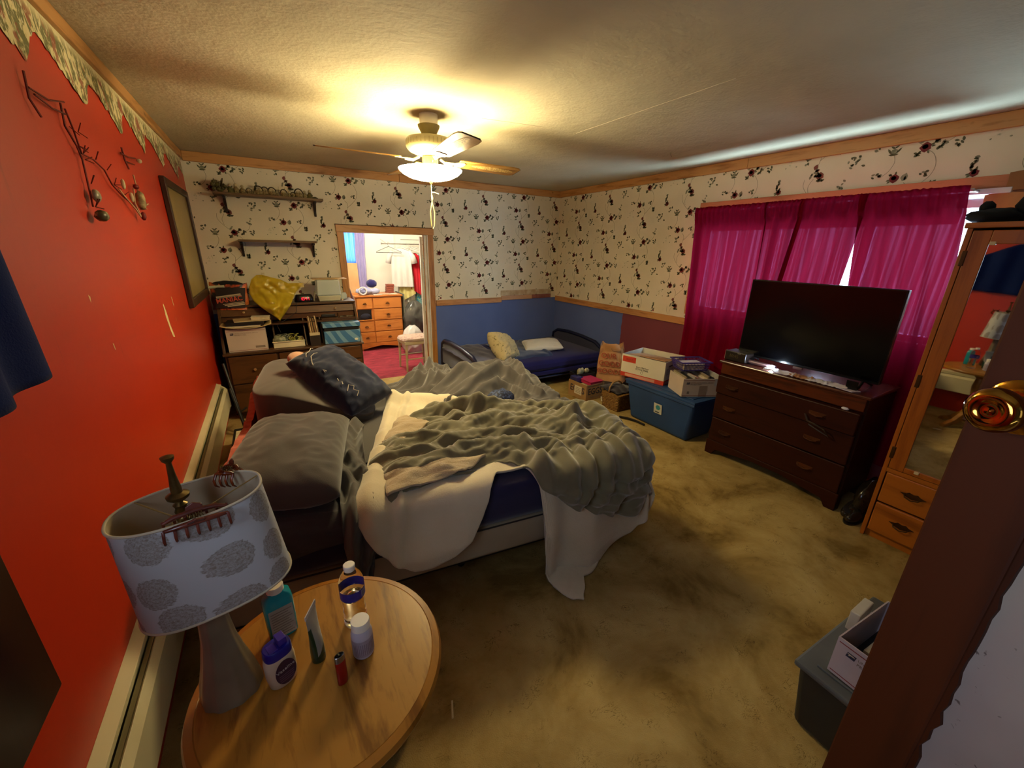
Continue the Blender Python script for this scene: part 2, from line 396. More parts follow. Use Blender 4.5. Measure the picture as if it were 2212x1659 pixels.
# wallpaper print: flat motifs, one repeat copied over the paper
def motif():
    P = []   # (material index, polygon points)
    rn = random.Random(3)
    def leaf(m, x, y, a, l, w):
        ca, sa = math.cos(a), math.sin(a)
        pts = [(-l/2, 0), (-l*.2, w/2), (l*.15, w*.45), (l/2, 0), (l*.15, -w*.45), (-l*.2, -w/2)]
        P.append((m, [(x+p*ca-q*sa, y+p*sa+q*ca) for p, q in pts]))
    def rose(m, x, y, rr):
        P.append((m, [(x+rr*(1+0.14*math.sin(5*a+x*40))*math.cos(a), y+rr*(0.95+0.14*math.cos(4*a))*math.sin(a)) for a in [2*PI*k/12 for k in range(12)]])); P.append((6, [(x-rr*.1+rr*.55*math.cos(a), y+rr*.1+rr*.5*math.sin(a)) for a in [2*PI*k/8 for k in range(8)]])); P.append((m, [(x-rr*.1+rr*.3*math.cos(a), y+rr*.12+rr*.25*math.sin(a)) for a in [2*PI*k/7 for k in range(7)]]))
        for q in range(4): a = rn.uniform(0, 6.3); leaf(2, x+rr*1.25*math.cos(a), y+rr*1.25*math.sin(a), a, .022, .011)
    def vine(pts, w=0.0028):
        sp = []
        for k in range(len(pts)-1):
            p0 = pts[max(k-1, 0)]; p1 = pts[k]; p2 = pts[k+1]; p3 = pts[min(k+2, len(pts)-1)]
            for t in (0, .25, .5, .75):
                sp.append(tuple(0.5*((2*p1[i])+(-p0[i]+p2[i])*t+(2*p0[i]-5*p1[i]+4*p2[i]-p3[i])*t*t+(-p0[i]+3*p1[i]-3*p2[i]+p3[i])*t**3) for i in (0, 1)))
        sp.append(pts[-1])
        for a, b in zip(sp, sp[1:]):
            dx, dy = b[0]-a[0], b[1]-a[1]; L = math.hypot(dx, dy)+1e-9; nx, ny = -dy/L*w/2, dx/L*w/2
            P.append((4, [(a[0]+nx, a[1]+ny), (b[0]+nx, b[1]+ny), (b[0]-nx, b[1]-ny), (a[0]-nx, a[1]-ny)]))
    def spray(m, x, y, n, sp, l=0.024, w=0.013):
        for k in range(int(n*1.35)):
            leaf(m if rn.random() < .75 else 3, x+rn.uniform(-sp, sp), y+rn.uniform(-sp, sp), rn.uniform(0, 2*PI), l*rn.uniform(.7, 1.2), w*rn.uniform(.8, 1.3))
    rose(0, 0, 0, .026); leaf(3, .052, .004, 1.3, .05, .036); leaf(2, .056, -.004, 1.5, .03, .012); leaf(2, -.028, .022, 2.4, .02, .01)
    vine([(.055, -.03), (.082, -.06), (.078, -.105), (.068, -.14)]); vine([(.078, -.1), (.13, -.055), (.178, 0), (.188, .06), (.165, .12), (.125, .15)])
    rose(0, .115, .165, .028); spray(2, .17, .185, 3, .014, .026, .014); spray(2, .08, .125, 3, .012); spray(2, .09, .205, 2, .012)
    P.append((3, [(-.06, .158), (-.055, .176), (-.04, .182), (-.025, .176), (-.02, .158), (-.04, .15)])); leaf(2, -.04, .147, 0, .055, .014); leaf(2, -.065, .17, 2.2, .04, .012); leaf(2, -.015, .17, .9, .04, .012); leaf(2, -.05, .19, 2.6, .03, .01); leaf(2, -.03, .192, .6, .03, .01)
    vine([(-.035, .145), (-.022, .10), (-.04, .05), (-.07, .02)])
    spray(2, -.1, .03, 5, .022); spray(2, -.24, .13, 10, .05, .026, .014); spray(2, -.125, .205, 4, .02); spray(5, -.115, -.08, 9, .045, .016, .009)
    spray(2, 0, -.09, 6, .026); spray(2, .2, -.055, 5, .018, .036, .013); spray(2, .145, .012, 4, .018)
    leaf(1, .06, -.14, 1.2, .04, .03); leaf(1, .075, -.165, .3, .035, .02); spray(3, .05, -.19, 7, .03)
    rose(1, .10, -.205, .026); leaf(3, .08, -.195, .8, .04, .03); spray(2, .115, -.245, 4, .02)
    vine([(.0, -.22), (.0, -.27), (.045, -.33), (.10, -.375)]); vine([(.06, -.22), (.035, -.27), (.045, -.32)])
    spray(2, .245, .27, 5, .03); spray(2, .255, .175, 5, .025); spray(2, .19, .165, 4, .016, .03, .016); vine([(.19, .17), (.24, .2), (.26, .25)])
    rose(0 if True else 1, -.18, .262, .021); spray(2, -.18, .30, 5, .024); spray(2, -.18, .335, 3, .014)
    return P
MOT = motif()
def wallpaper(parent, anchor, u0, u1, z0, z1, place, flip=1, name='wallpaper_print', maxwin=None):
    b = B()
    for i in range(-12, 13):
        for j in range(-12, 13):
            cx = anchor[0]+i*0.553; cz = anchor[1]+j*0.553+(i*0.2765)
            if cx < u0-0.5 or cx > u1+0.5 or cz < z0-0.6 or cz > z1+0.6: continue
            for m, pts in MOT:
                q = [(cx+p[0], cz+p[1]) for p in pts]
                if min(p[0] for p in q) < u0 or max(p[0] for p in q) > u1 or min(p[1] for p in q) < z0 or max(p[1] for p in q) > z1: continue
                if maxwin and any(maxwin[0] < p[0] < maxwin[1] and maxwin[2] < p[1] < maxwin[3] for p in q): continue
                b.m = m; b.poly([place(*p) for p in (q if flip > 0 else q[::-1])])
    o = obj(name, b, [ROSE, ROSE2, LEAF, LEAF2, STEM, PALE, ROSEL], parent); o['kind'] = 'stuff'
    return o
wallpaper(wb, (2.422, 1.817), XL+0.005, XR-0.002, 0.97, HC, lambda a, z: (a, YB-0.0015+(-0.0002 if a > 2 else 0), z), maxwin=(DX0, DX1, 0, DZ))
# on the right wall the pattern runs towards the camera (y falls as it advances)
wallpaper(wr, (-4.037, 1.819), -YB+0.003, -YF, 0.955, HC, lambda a, z: (XR-0.0015, -a, z), maxwin=(-WY1, -WY0, 0, WZ1))

# torn wallpaper border hanging below the crown of the red wall
m, t, bs = nt('floral_border_print')
v = coord(t, (1, 2.2, 1)); c = ramp(t, noi(t, v, 2, 2), [(0.3, '#cfc08c'), (0.7, '#d8ca9a')])
sp = t.nodes.new('ShaderNodeSeparateXYZ'); tc = t.nodes.new('ShaderNodeTexCoord'); t.links.new(tc.outputs['Object'], sp.inputs[0])
dens = math_(t, 'MULTIPLY_ADD', sp.outputs['Z'], -6.0, 13.9)
l1 = noi(t, coord(t, (1, 1, 0.55)), 26, 4, 0.6, 0.6); l2 = noi(t, coord(t, (1, 1, 0.6)), 15, 3, 0.6, 0.5)
k1 = math_(t, 'MULTIPLY', ramp(t, l1, [(0.46, 0.0), (0.52, 1.0)]), ramp(t, dens, [(0.0, 0.0), (0.25, 1.0)]))
c = mixc(t, k1, c, '#6c6a3e')
c = mixc(t, math_(t, 'MULTIPLY', ramp(t, l2, [(0.55, 0.0), (0.60, 0.9)]), ramp(t, dens, [(0.0, 0.0), (0.25, 1.0)])), c, '#8c4a30')
c = mixc(t, ramp(t, noi(t, v, 34, 2), [(0.60, 0.0), (0.66, 0.8)]), c, '#d9cfae')
t.links.new(c, bs.inputs['Base Color']); bs.inputs['Roughness'].default_value = 0.85
b = B(); n = 260; tips = [1.30, 1.974, 2.475, 2.97, 3.441, 4.003, 4.6, 5.1]
def hem(y):
    for a, c_ in zip(tips, tips[1:]):
        if a <= y <= c_:
            s_ = (y-a)/(c_-a); base = lerp(2.11, 2.225, smooth01(s_/0.28)) if s_ < .28 else 2.225-0.115*((s_-.28)/.72)**1.3
            return base+0.022*nz(y*26)+0.016*nz(y*70)
    return 2.12
pts = []
for i in range(n+1):
    y = YF+(YB-0.01-YF)*i/n; h = hem(y)
    pts += [(XL+0.0012, y, HC-0.06), (XL+0.0012, y, lerp(HC-0.06, h, .5)), (XL+0.003+0.003*abs(nz(y*9)), y, h)]
fs = []
for i in range(n):
    for k in (0, 1): fs.append((i*3+k, i*3+k+1, i*3+k+4, i*3+k+3))
b.add(pts, fs); obj('wallpaper_border', b, m, wl)
# paint torn off the red wall
cw = mat('bare_plaster', '#d9c48e', '#cdb684', vs=20, rough=0.9)
for pl in ([(2.925, 1.27), (2.945, 1.275), (2.97, 1.22), (2.985, 1.15), (3.02, 1.09), (3.03, 1.07), (2.985, 1.078), (2.955, 1.13), (2.93, 1.20)],
           [(3.19, 1.29), (3.20, 1.28), (3.215, 1.235), (3.205, 1.22), (3.195, 1.25)], [(3.18, 1.17), (3.187, 1.16), (3.185, 1.14), (3.178, 1.15)],
           [(1.90, 1.43), (1.915, 1.42), (1.905, 1.40)], [(1.99, 1.245), (2.0, 1.24), (2.003, 1.215), (1.995, 1.22)]):
    obj('torn_patch', B().poly([(XL+0.0008, y, z) for y, z in pl]), cw, wl)

# ------------------------------------------------------------------ window, glass and curtains
VINYL = mat('white_vinyl', '#c9ccd0', rough=0.4)
gm = bpy.data.materials.new('window_glass'); gm.use_nodes = True; t = gm.node_tree; t.nodes.clear()
gl = N(t, 'ShaderNodeBsdfGlossy', i_Roughness=0.02); tr = t.nodes.new('ShaderNodeBsdfTransparent'); mx = t.nodes.new('ShaderNodeMixShader'); mx.inputs[0].default_value = 0.06
ou = t.nodes.new('ShaderNodeOutputMaterial'); t.links.new(tr.outputs[0], mx.inputs[1]); t.links.new(gl.outputs[0], mx.inputs[2]); t.links.new(mx.outputs[0], ou.inputs[0])
b = B()
for y0, y1 in ((0.70, 0.745), (1.31, 1.37), (1.95, 2.01), (2.575, 2.62)): b.box(XR+0.03, XR+0.09, y0, y1, WZ0, WZ1)
b.box(XR+0.03, XR+0.09, 0.745, 2.575, WZ0, WZ0+0.045).box(XR+0.03, XR+0.09, 0.745, 2.575, WZ1-0.05, WZ1)
w1 = struct('window_1', b, VINYL, bev=0.003)
for y0, y1 in ((0.745, 1.31), (1.37, 1.95), (2.01, 2.575)): obj('pane', B().box(XR+0.055, XR+0.06, y0, y1, WZ0+0.045, WZ1-0.05), gm, w1)
obj('sill', B().box(XR-0.02, XR+0.03, WY0, WY1, WZ0-0.025, WZ0+0.003), WHITE, w1, bev=0.003)
OAK = wood('orange_casing', '#b5714a', '#8c4f2d', 1, 8, 0.5, 0.1)
obj('casing', B().box(XR-0.018, XR, 0.60, 2.70, WZ1, 2.055), OAK, w1, bev=0.003)
obj('casing', B().box(XR-0.018, XR, 0.60, 0.72, 1.0, WZ1), wood('dark_casing', '#7a4a2c', '#5a3018', 2, 8, 0.5, 0.1), w1, bev=0.003)
obj('casing', B().box(XR-0.018, XR, 2.62, 2.70, 1.0, WZ1), OAK, w1, bev=0.003)
tag(obj('roller_blind', B().tube([(XR+0.03, 0.90, 1.945), (XR+0.03, 2.61, 1.945)], 0.018, 12).box(XR+0.028, XR+0.032, 0.90, 2.61, 1.80, 1.94), mat('blind_cloth', '#d5cdbf', rough=0.8), smooth=40), 'half-drawn pale roller blind behind the top of the red curtains', 'blind')
obj('blind_headrail', B().box(XR-0.045, XR-0.02, 0.715, 0.92, 1.955, 1.985), VINYL, w1, bev=0.003)
obj('blind_valance', B().box(XR-0.030, XR-0.024, 0.715, 0.92, 1.885, 1.935), VINYL, w1, bev=0.002)
CARD = mat('cardboard', '#a8794a', '#b58656', rough=0.8, vs=9)
tag(obj('cardboard_patch', B().prism([(0.62, 1.80), (0.80, 1.80), (0.815, 1.95), (0.77, 1.965), (0.62, 1.95)], XR-0.035, XR-0.030, 0), CARD, bev=0.002), 'brown cardboard patch taped over the window corner above the wardrobe', 'cardboard')
tag(obj('cardboard_strip', B().prism([(0.62, 1.97), (0.74, 1.965), (0.745, 2.06), (0.62, 2.075)], XR-0.042, XR-0.038, 0), mat('cardboard_dark', '#8a6038', rough=0.8), bev=0.002), 'small dark cardboard strip taped on the window casing corner', 'cardboard')

def fabric_thin(name, front, trans, clear, rough=0.9, tw=0.55):
    m = bpy.data.materials.new(name); m.use_nodes = True; t = m.node_tree; t.nodes.clear()
    v = coord(t)
    c = ramp(t, noi(t, coord(t, (1, 14, 0.5)), 3, 4, 0.6), [(0.3, tuple(x*0.75 for x in lin(front)[:3])+(1,)), (0.7, front)])
    d = t.nodes.new('ShaderNodeBsdfDiffuse'); t.links.new(c, d.inputs[0])
    tl = N(t, 'ShaderNodeBsdfTranslucent'); tl.inputs[0].default_value = lin(trans)
    a = t.nodes.new('ShaderNodeMixShader'); a.inputs[0].default_value = tw
    t.links.new(d.outputs[0], a.inputs[1]); t.links.new(tl.outputs[0], a.inputs[2])
    tp = N(t, 'ShaderNodeBsdfTransparent'); tp.inputs[0].default_value = lin(clear[0])
    lw = N(t, 'ShaderNodeLayerWeight'); lw.inputs[0].default_value = 0.5
    fac = math_(t, 'MULTIPLY', math_(t, 'SUBTRACT', 1.0, lw.outputs['Facing']), clear[1])
    thin = ramp(t, noi(t, coord(t, (1, 22, 0.35)), 2.2, 3, 0.6), [(0.50, 0.12), (0.68, 1.0)])  # clearer bands imitate the light streaks that folds would make
    fac = math_(t, 'MULTIPLY', fac, thin)
    x = t.nodes.new('ShaderNodeMixShader'); t.links.new(fac, x.inputs[0]); t.links.new(a.outputs[0], x.inputs[1]); t.links.new(tp.outputs[0], x.inputs[2])
    o = t.nodes.new('ShaderNodeOutputMaterial'); t.links.new(x.outputs[0], o.inputs[0]); return m
CURT = fabric_thin('crimson_curtain', '#70061c', (0.60, 0.015, 0.06, 1), ((0.62, 0.20, 0.44, 1), 0.040), tw=0.018)
rod = tag(obj('curtain_rod', B().tube([(3.555, 0.84, 1.972), (3.555, 2.66, 1.972)], 0.011, 10).tube([(3.555, 0.845, 1.972), (XR, 0.845, 1.972)], 0.008).tube([(3.555, 2.655, 1.972), (XR, 2.655, 1.972)], 0.008), mat('rod_metal', '#b0aca4', metal=0.8, rough=0.3), smooth=40), 'thin metal rod carrying the red curtains over the wide window', 'curtain rod')
def panel(top, bot, zb, ph, x0=3.60, amp=0.016, nf=7):
    """one curtain panel: y range at the rod and at z=1.42, extrapolated down"""
    def P(s, t):
        z = lerp(2.0, zb, t); k = min((2.0-z)/0.58, 1.9)
        ya = lerp(top[0], bot[0], k); yb = lerp(top[1], bot[1], k)
        y = lerp(ya, yb, s)
        a = amp*(0.45+0.55*smooth01(t*3))
        x = x0-a*math.sin(2*PI*nf*s+ph+0.8*math.sin(3*s+ph)+0.5*nz(s*4, t*1.5, ph))-0.012*nz(s*9, t*3, ph+4)-0.02*t
        if t < 0.07:                      # gathered rod pocket, bulging round the rod
            x = x0-0.016-0.012*math.sin(PI*min(1, t/0.055))-0.006*math.sin(2*PI*nf*3*s+ph)
            z += 0.006*nz(s*30, ph) if t < 0.01 else 0
        return (x, y, z)
    return P
spec = [((2.64, 1.985), (2.605, 1.965), 0.10, 0.3, 'left curtain panel of the red window set, hanging down to the cardboard boxes'),
        ((2.0, 1.70), (1.965, 1.745), 0.35, 2.1, 'narrow second red curtain panel from the left, above the left end of the television'),
        ((1.735, 1.325), (1.79, 1.362), 0.35, 4.0, 'third red curtain panel, slanting behind the middle of the television'),
        ((1.378, 0.855), (1.316, 0.79), 0.20, 5.2, 'right-hand red curtain panel beside the mirrored wardrobe')]
for top, bot, zb, ph, lab in spec:
    wdt = top[0]-top[1]
    o = obj('curtain', B().surf(panel(top, bot, zb, ph, 3.555-0.006*(ph > 3), nf=max(3, int(wdt*9))), int(wdt*170), 60), CURT, smooth=180)
    tag(o, lab, 'curtain', 'red curtain panels on the wide window')

# ------------------------------------------------------------------ baseboard heater on the red wall
CREAM = mat('cream_enamel', '#b9ae8a', '#c8be9c', rough=0.45, vs=3)
h = thing('baseboard_heater', 'long cream baseboard heater under the red wall beside the bed', 'heater', (XL, 0, 0))
y0, y1 = 0.35, 4.15
obj('back_panel', B().prism([(0.0, 0.21), (0.008, 0.21), (0.008, 0.395), (0.03, 0.40), (0.03, 0.425), (0, 0.43)], y0, y1, 1), CREAM, h, bev=0.001)
obj('front_cover', B().prism([(0.062, 0.225), (0.070, 0.225), (0.070, 0.375), (0.052, 0.398), (0.046, 0.392), (0.062, 0.370)], y0, y1, 1), CREAM, h, bev=0.001)
obj('top_cover', B().prism([(0.0, 0.43), (0.0, 0.438), (0.034, 0.428), (0.034, 0.421)], y0, y1, 1), CREAM, h, bev=0.001)
obj('fins', B().box(0.010, 0.058, y0+0.05, y1-0.05, 0.27, 0.34), mat('dark_fins', '#2b261c', rough=0.8), h)
obj('damper', B().box(0.034, 0.046, y0, y1, 0.392, 0.398), mat('dull_metal', '#7d7556', metal=0.6, rough=0.4), h)
for yy in (y0-0.01, y1-0.02): obj('end_cap', B().prism([(0.0, 0.205), (0.072, 0.22), (0.072, 0.380), (0.05, 0.40), (0.0, 0.44)], yy, yy+0.03, 1), CREAM, h, bev=0.002)

# ------------------------------------------------------------------ oval oak table
OAKT = wood('oak_table', '#94601e', '#6a4010', 1, 7, 0.28, 0.16, bp=0.12, spec=0.5)
tb = thing('side_table', 'round oak pedestal table beside the bed holding the lamp', 'table', (-0.02, 0.865, 0))
obj('tabletop', B().lathe([(0.262, 0.565), (0.285, 0.572), (0.290, 0.585), (0.285, 0.597), (0.268, 0.601), (0.266, 0.6)], 72), OAKT, tb, smooth=35)
obj('table_surface', B().lathe([(0.0005, 0.6005), (0.2655, 0.6008)], 72, caps=False), wood('oak_veneer', '#9c6c28', '#6e4412', 1, 11, 0.28, 0.16, bp=0.12, spec=0.5), tb)
obj('pedestal', B().lathe([(0.035, 0.06), (0.06, 0.09), (0.045, 0.16), (0.03, 0.3), (0.045, 0.42), (0.035, 0.5), (0.09, 0.565)], 28), OAKT, tb, smooth=35)
for k in range(4):
    a = k*PI/2+0.5; T = Matrix.Rotation(a, 4, 'Z')
    obj('foot', B().prism([(0.02, 0.16), (0.05, 0.15), (0.13, 0.07), (0.21, 0.03), (0.22, 0.0), (0.18, 0.0), (0.1, 0.035), (0.02, 0.07)], -0.02, 0.02, 1, T), OAKT, tb, bev=0.004)

# ------------------------------------------------------------------ lamp
LP = Vector((-0.215, 0.90, 0.601))
lp = thing('table_lamp', 'table lamp with tilted oval shade of grey medallions on the oak table', 'lamp', LP)
BASEM = mat('lamp_ceramic', '#6e6350', '#82765f', rough=0.3, vs=8)
def basep(s, t):
    prof = [(0, .060), (.05, .061), (.16, .056), (.35, .043), (.55, .032), (.75, .027), (.92, .025), (1, .022)]
    rr = curve(prof, t)*(1+0.025*math.cos(10*2*PI*s)); a = 2*PI*s
    return (rr*math.cos(a), rr*math.sin(a)*0.85, 0.30*t)
LEAN = Matrix.Identity(4)
obj('base', B().surf(basep, 96, 30), BASEM, lp, smooth=180)
BR = mat('antique_brass', '#5a4a28', '#75603a', rough=0.35, metal=0.85, vs=30)
TT = Matrix.Translation((0.024, 0.021, 0.278)) @ Matrix.Rotation(R(7.3), 4, 'Z') @ Matrix.Rotation(R(4.5), 4, 'X') @ Matrix.Rotation(R(-3), 4, 'Y')
obj('socket', B().lathe([(0.012, 0.29), (0.02, 0.295), (0.02, 0.36), (0.015, 0.37), (0.006, 0.38)], 16), BR, lp, smooth=40)
# harp, spider ring and finial
harp = []
for k in range(21):
    a = PI*k/20; harp.append((0.043*math.cos(a)*(1 if abs(math.cos(a)) > .3 else 1), 0.0, 0.36+0.115*math.sin(a)**0.7))
obj('harp', B().tube(harp, 0.0022, 6), BR, lp, smooth=180)
obj('finial', B().lathe([(0.004, 0.472), (0.010, 0.474), (0.012, 0.485), (0.008, 0.49), (0.012, 0.50), (0.009, 0.508), (0.012, 0.515), (0.006, 0.52), (0.018, 0.530), (0.019, 0.536), (0.009, 0.541), (0.009, 0.552), (0.0065, 0.575), (0.0045, 0.605), (0.010, 0.612), (0.011, 0.618), (0.003, 0.621)], 20), BR, lp, smooth=50)
# shade (oval drum with printed medallions, on its own tilt)
m, t, bs = nt('medallion_shade'); uv = t.nodes.new('ShaderNodeUVMap'); uv.uv_map = 'uv'
vo = t.nodes.new('ShaderNodeTexVoronoi'); vo.voronoi_dimensions = '2D'; vo.inputs['Scale'].default_value = 1.0; vo.inputs['Randomness'].default_value = 0.42
t.links.new(uv.outputs[0], vo.inputs['Vector'])
fine = noi(t, uv.outputs[0], 22, 3, 0.7, 1.0)
dd = math_(t, 'ADD', vo.outputs['Distance'], math_(t, 'MULTIPLY_ADD', noi(t, uv.outputs[0], 14, 3), 0.16, -0.08))
msk = ramp(t, dd, [(0.36, 1.0), (0.385, 0.0)])
veins = ramp(t, fine, [(0.44, 0.55), (0.56, 1.0)])
rings = ramp(t, math_(t, 'SINE', math_(t, 'MULTIPLY', dd, 75)), [(0.2, 0.78), (0.8, 1.0)])
c = mixc(t, math_(t, 'MULTIPLY', math_(t, 'MULTIPLY', msk, veins), rings), '#b4b6b8', '#827a70')
t.links.new(c, bs.inputs['Base Color']); bs.inputs['Roughness'].default_value = 0.8; bs.inputs['Specular IOR Level'].default_value = 0.15
n = 72; vs = []; fs = []; uvs = []
def rim(k, j):
    a = 2*PI*k/n; tt = j/6; ax = lerp(0.137, 0.123, tt); ay = lerp(0.078, 0.069, tt); e = 0.82
    ca, sa = math.cos(a), math.sin(a)
    return (ax*abs(ca)**e*(1 if ca > 0 else -1), ay*abs(sa)**e*(1 if sa > 0 else -1), lerp(0, 0.240, tt))
for j in range(7):
    for k in range(n+1): vs.append(tuple(TT @ Vector(rim(k, j))))
for j in range(6):
    for k in range(n): fs.append((j*(n+1)+k, j*(n+1)+k+1, (j+1)*(n+1)+k+1, (j+1)*(n+1)+k))
sh = obj('lamp_shade', B().add(vs, fs), m, lp, smooth=180)
ul = sh.data.uv_layers.new(name='uv')
for p in sh.data.polygons:
    for li in p.loop_indices:
        vi = sh.data.loops[li].vertex_index; j, k = divmod(vi, n+1); ul.data[li].uv = (k/n*7.4+0.35, j/6*2.35+0.1)
obj('lining', B().surf(lambda s, t: tuple(TT @ (Vector(rim(s*n, t*6))-Vector((rim(s*n, t*6)[0]*0.02, rim(s*n, t*6)[1]*0.02, 0)))), n, 6), mat('shade_lining', '#a8977a', '#b8a88c', rough=0.8), lp, smooth=180)
for j in (0, 6): obj('rim_band', B().tube([tuple(TT @ Vector(rim(k, j))) for k in range(n)], 0.0028, 6, closed=True), mat('rim_tape', '#b9ad93', rough=0.7), lp, smooth=180)
hub = (0.0, 0.0, 0.475)
b = B()
for k in (2, 26, 50): b.tube([hub, tuple(TT @ Vector(rim(k, 6)))], 0.0016, 6)
b.tube([(0.02*math.cos(a), 0.02*math.sin(a), 0.475) for a in [2*PI*i/16 for i in range(16)]], 0.0016, 6, closed=True)
obj('spider', b, mat('spider_wire', '#b59d63', metal=0.7, rough=0.35), lp)
# hair clips on the rim
CLIP = mat('tortoise_plastic', '#4a1f16', '#6b3426', rough=0.25, vs=20)
def claw(name, lab, T, w, mm, nt_=7):
    c = thing(name, lab, 'hair clip', T.translation, rot=T.to_euler())
    b = B()
    for sgn in (-1, 1):
        b.tube([(-w/2, sgn*0.010, 0.0), (-w/3, sgn*0.014, 0.004), (0, sgn*0.015, 0.006), (w/3, sgn*0.014, 0.004), (w/2, sgn*0.010, 0.0)], [0.003, 0.0045, 0.0055, 0.0045, 0.003], 8)
        for k in range(nt_):
            x = lerp(-w/2, w/2, k/(nt_-1)); b.tube([(x, sgn*0.011, 0.002), (x*1.02, sgn*0.022, -0.010), (x*1.03, sgn*0.020, -0.022), (x*1.02, sgn*0.010, -0.032)], [0.0028, 0.0026, 0.0022, 0.0012], 6)
    obj('jaws', b, mm, c, smooth=60)
    b = B()
    for sgn in (-1, 1): b.prism([(-w*.16, 0.004), (w*.16, 0.004), (w*.13, 0.022), (0, 0.028), (-w*.13, 0.022)], sgn*0.012-0.002, sgn*0.012+0.002, 1, Matrix.Rotation(sgn*R(-25), 4, 'X'))
    obj('grip', b, mm, c, bev=0.001); obj('spring', B().tube([(-0.012+0.0008*i, 0.005*math.cos(i*1.2), 0.008+0.005*math.sin(i*1.2)) for i in range(31)], 0.0008, 5), BR, c)
    return c
T = Matrix.Translation(LP+Vector(TT @ Vector((0.01, -0.071, 0.243)))) @ Matrix.Rotation(R(9), 4, 'Z') @ Matrix.Rotation(R(14), 4, 'X')
claw('claw_clip', 'large brown toothed claw clip hooked on the front rim of the lampshade', T, 0.095, CLIP)
T = Matrix.Translation(LP+Vector(TT @ Vector((0.070, 0.058, 0.245)))) @ Matrix.Rotation(R(-25), 4, 'Z')
claw('claw_clip', 'small amber claw clip on the far rim of the lampshade', T, 0.034, mat('amber_plastic', '#7a3412', '#4a1c0c', rough=0.2, vs=60), 4)

# ------------------------------------------------------------------ things on the table
TZ = 0.6015
CAPW = mat('cap_white', '#ddd6c4', rough=0.4)
def rbottle(prof, n=40, e=0.6, sy=0.6):
    """rounded-rectangle bottle body from (halfwidth, z)"""
    b = B(); vs = []; fs = []
    for rr, z, ry in prof:
        for i in range(n):
            a = 2*PI*i/n; ca, sa = math.cos(a), math.sin(a)
            vs.append((rr*abs(ca)**e*(1 if ca > 0 else -1), ry*abs(sa)**e*(1 if sa > 0 else -1), z))
    for j in range(len(prof)-1):
        for i in range(n): fs.append((j*n+i, j*n+(i+1) % n, (j+1)*n+(i+1) % n, (j+1)*n+i))
    fs += [tuple(range(n))[::-1], tuple(range((len(prof)-1)*n, len(prof)*n))]
    return b.add(vs, fs)
TEAL = mat('teal_plastic', '#0c7f8c', '#16909b', rough=0.25, vs=20)
LBL = mat('label_grey', '#8d8a80', '#9c998e', rough=0.5, vs=40)
INK = mat('ink_dark', '#2e2a33', rough=0.6)
t1 = thing('talc_bottle', 'teal powder bottle with white cap and pale label behind the blue-capped jar', 'bottle', (-0.106, 1.010, TZ), R(12))
obj('body', rbottle([(0.030, 0, .020), (0.034, 0.004, .023), (0.035, 0.05, .024), (0.035, 0.115, .024), (0.032, 0.132, .022), (0.020, 0.142, .018), (0.018, 0.146, .018)]), TEAL, t1, smooth=50)
obj('cap', B().lathe([(0.0185, 0.144), (0.0205, 0.145), (0.0205, 0.160), (0.019, 0.1625), (0.001, 0.163)], 28), CAPW, t1, smooth=40)
obj('label', B().box(-0.028, 0.028, -0.0252, -0.0245, 0.012, 0.105), LBL, t1, bev=0.0004)
b = B()
for k in range(10): b.box(-0.024, 0.024-0.004*(k % 3), -0.0256, -0.0252, 0.020+k*0.008, 0.0222+k*0.008)
obj('label_print', b, mat('print_brown', '#6e655c', rough=0.6), t1)
PETRO = mat('petrolatum_jar', '#b6a48b', '#c2b197', rough=0.3, vs=20)
BLUEP = mat('royal_blue_plastic', '#14126b', '#1c1a80', rough=0.35)
t2 = thing('jelly_jar', 'cream jelly jar with blue flip cap and dark oval label', 'jar', (-0.112, 0.868, TZ), R(22))
obj('body', rbottle([(0.026, 0, .020), (0.030, 0.004, .023), (0.033, 0.03, .025), (0.033, 0.07, .025), (0.030, 0.088, .023), (0.026, 0.094, .021)], e=0.8), PETRO, t2, smooth=50)
obj('cap', rbottle([(0.0300, 0.088, .0235), (0.0305, 0.092, .024), (0.029, 0.110, .0225), (0.027, 0.112, .021)], e=0.75), BLUEP, t2, smooth=40)
obj('flip_lid', B().box(0.002, 0.020, -0.013, 0.013, 0.112, 0.130).box(-0.020, -0.002, -0.016, 0.010, 0.111, 0.113), mat('violet_lid', '#3a2a86', rough=0.3), t2, bev=0.002)
obj('label', B().prism([(0.023*math.cos(a)+0.002, 0.047+0.036*math.sin(a)*(1 if math.sin(a) < 0 else .95)) for a in [2*PI*i/24 for i in range(24)]], -0.0256, -0.0250, 1), mat('label_plum', '#2e1830', '#3b2138', rough=0.4), t2)
text('label_text', 'Vaseline', 0.0125, mat('silver_ink', '#a79f9c', rough=0.4), t2, frame((0.002, -0.0258, 0.056), (1, 0, 0.12), (0, 0, 1)))
b = B()
for k in range(4): b.box(-0.014, 0.018, -0.0259, -0.0257, 0.022+k*0.006, 0.0235+k*0.006)
obj('label_print', b, mat('print_mauve', '#6b4f5e', rough=0.6), t2)
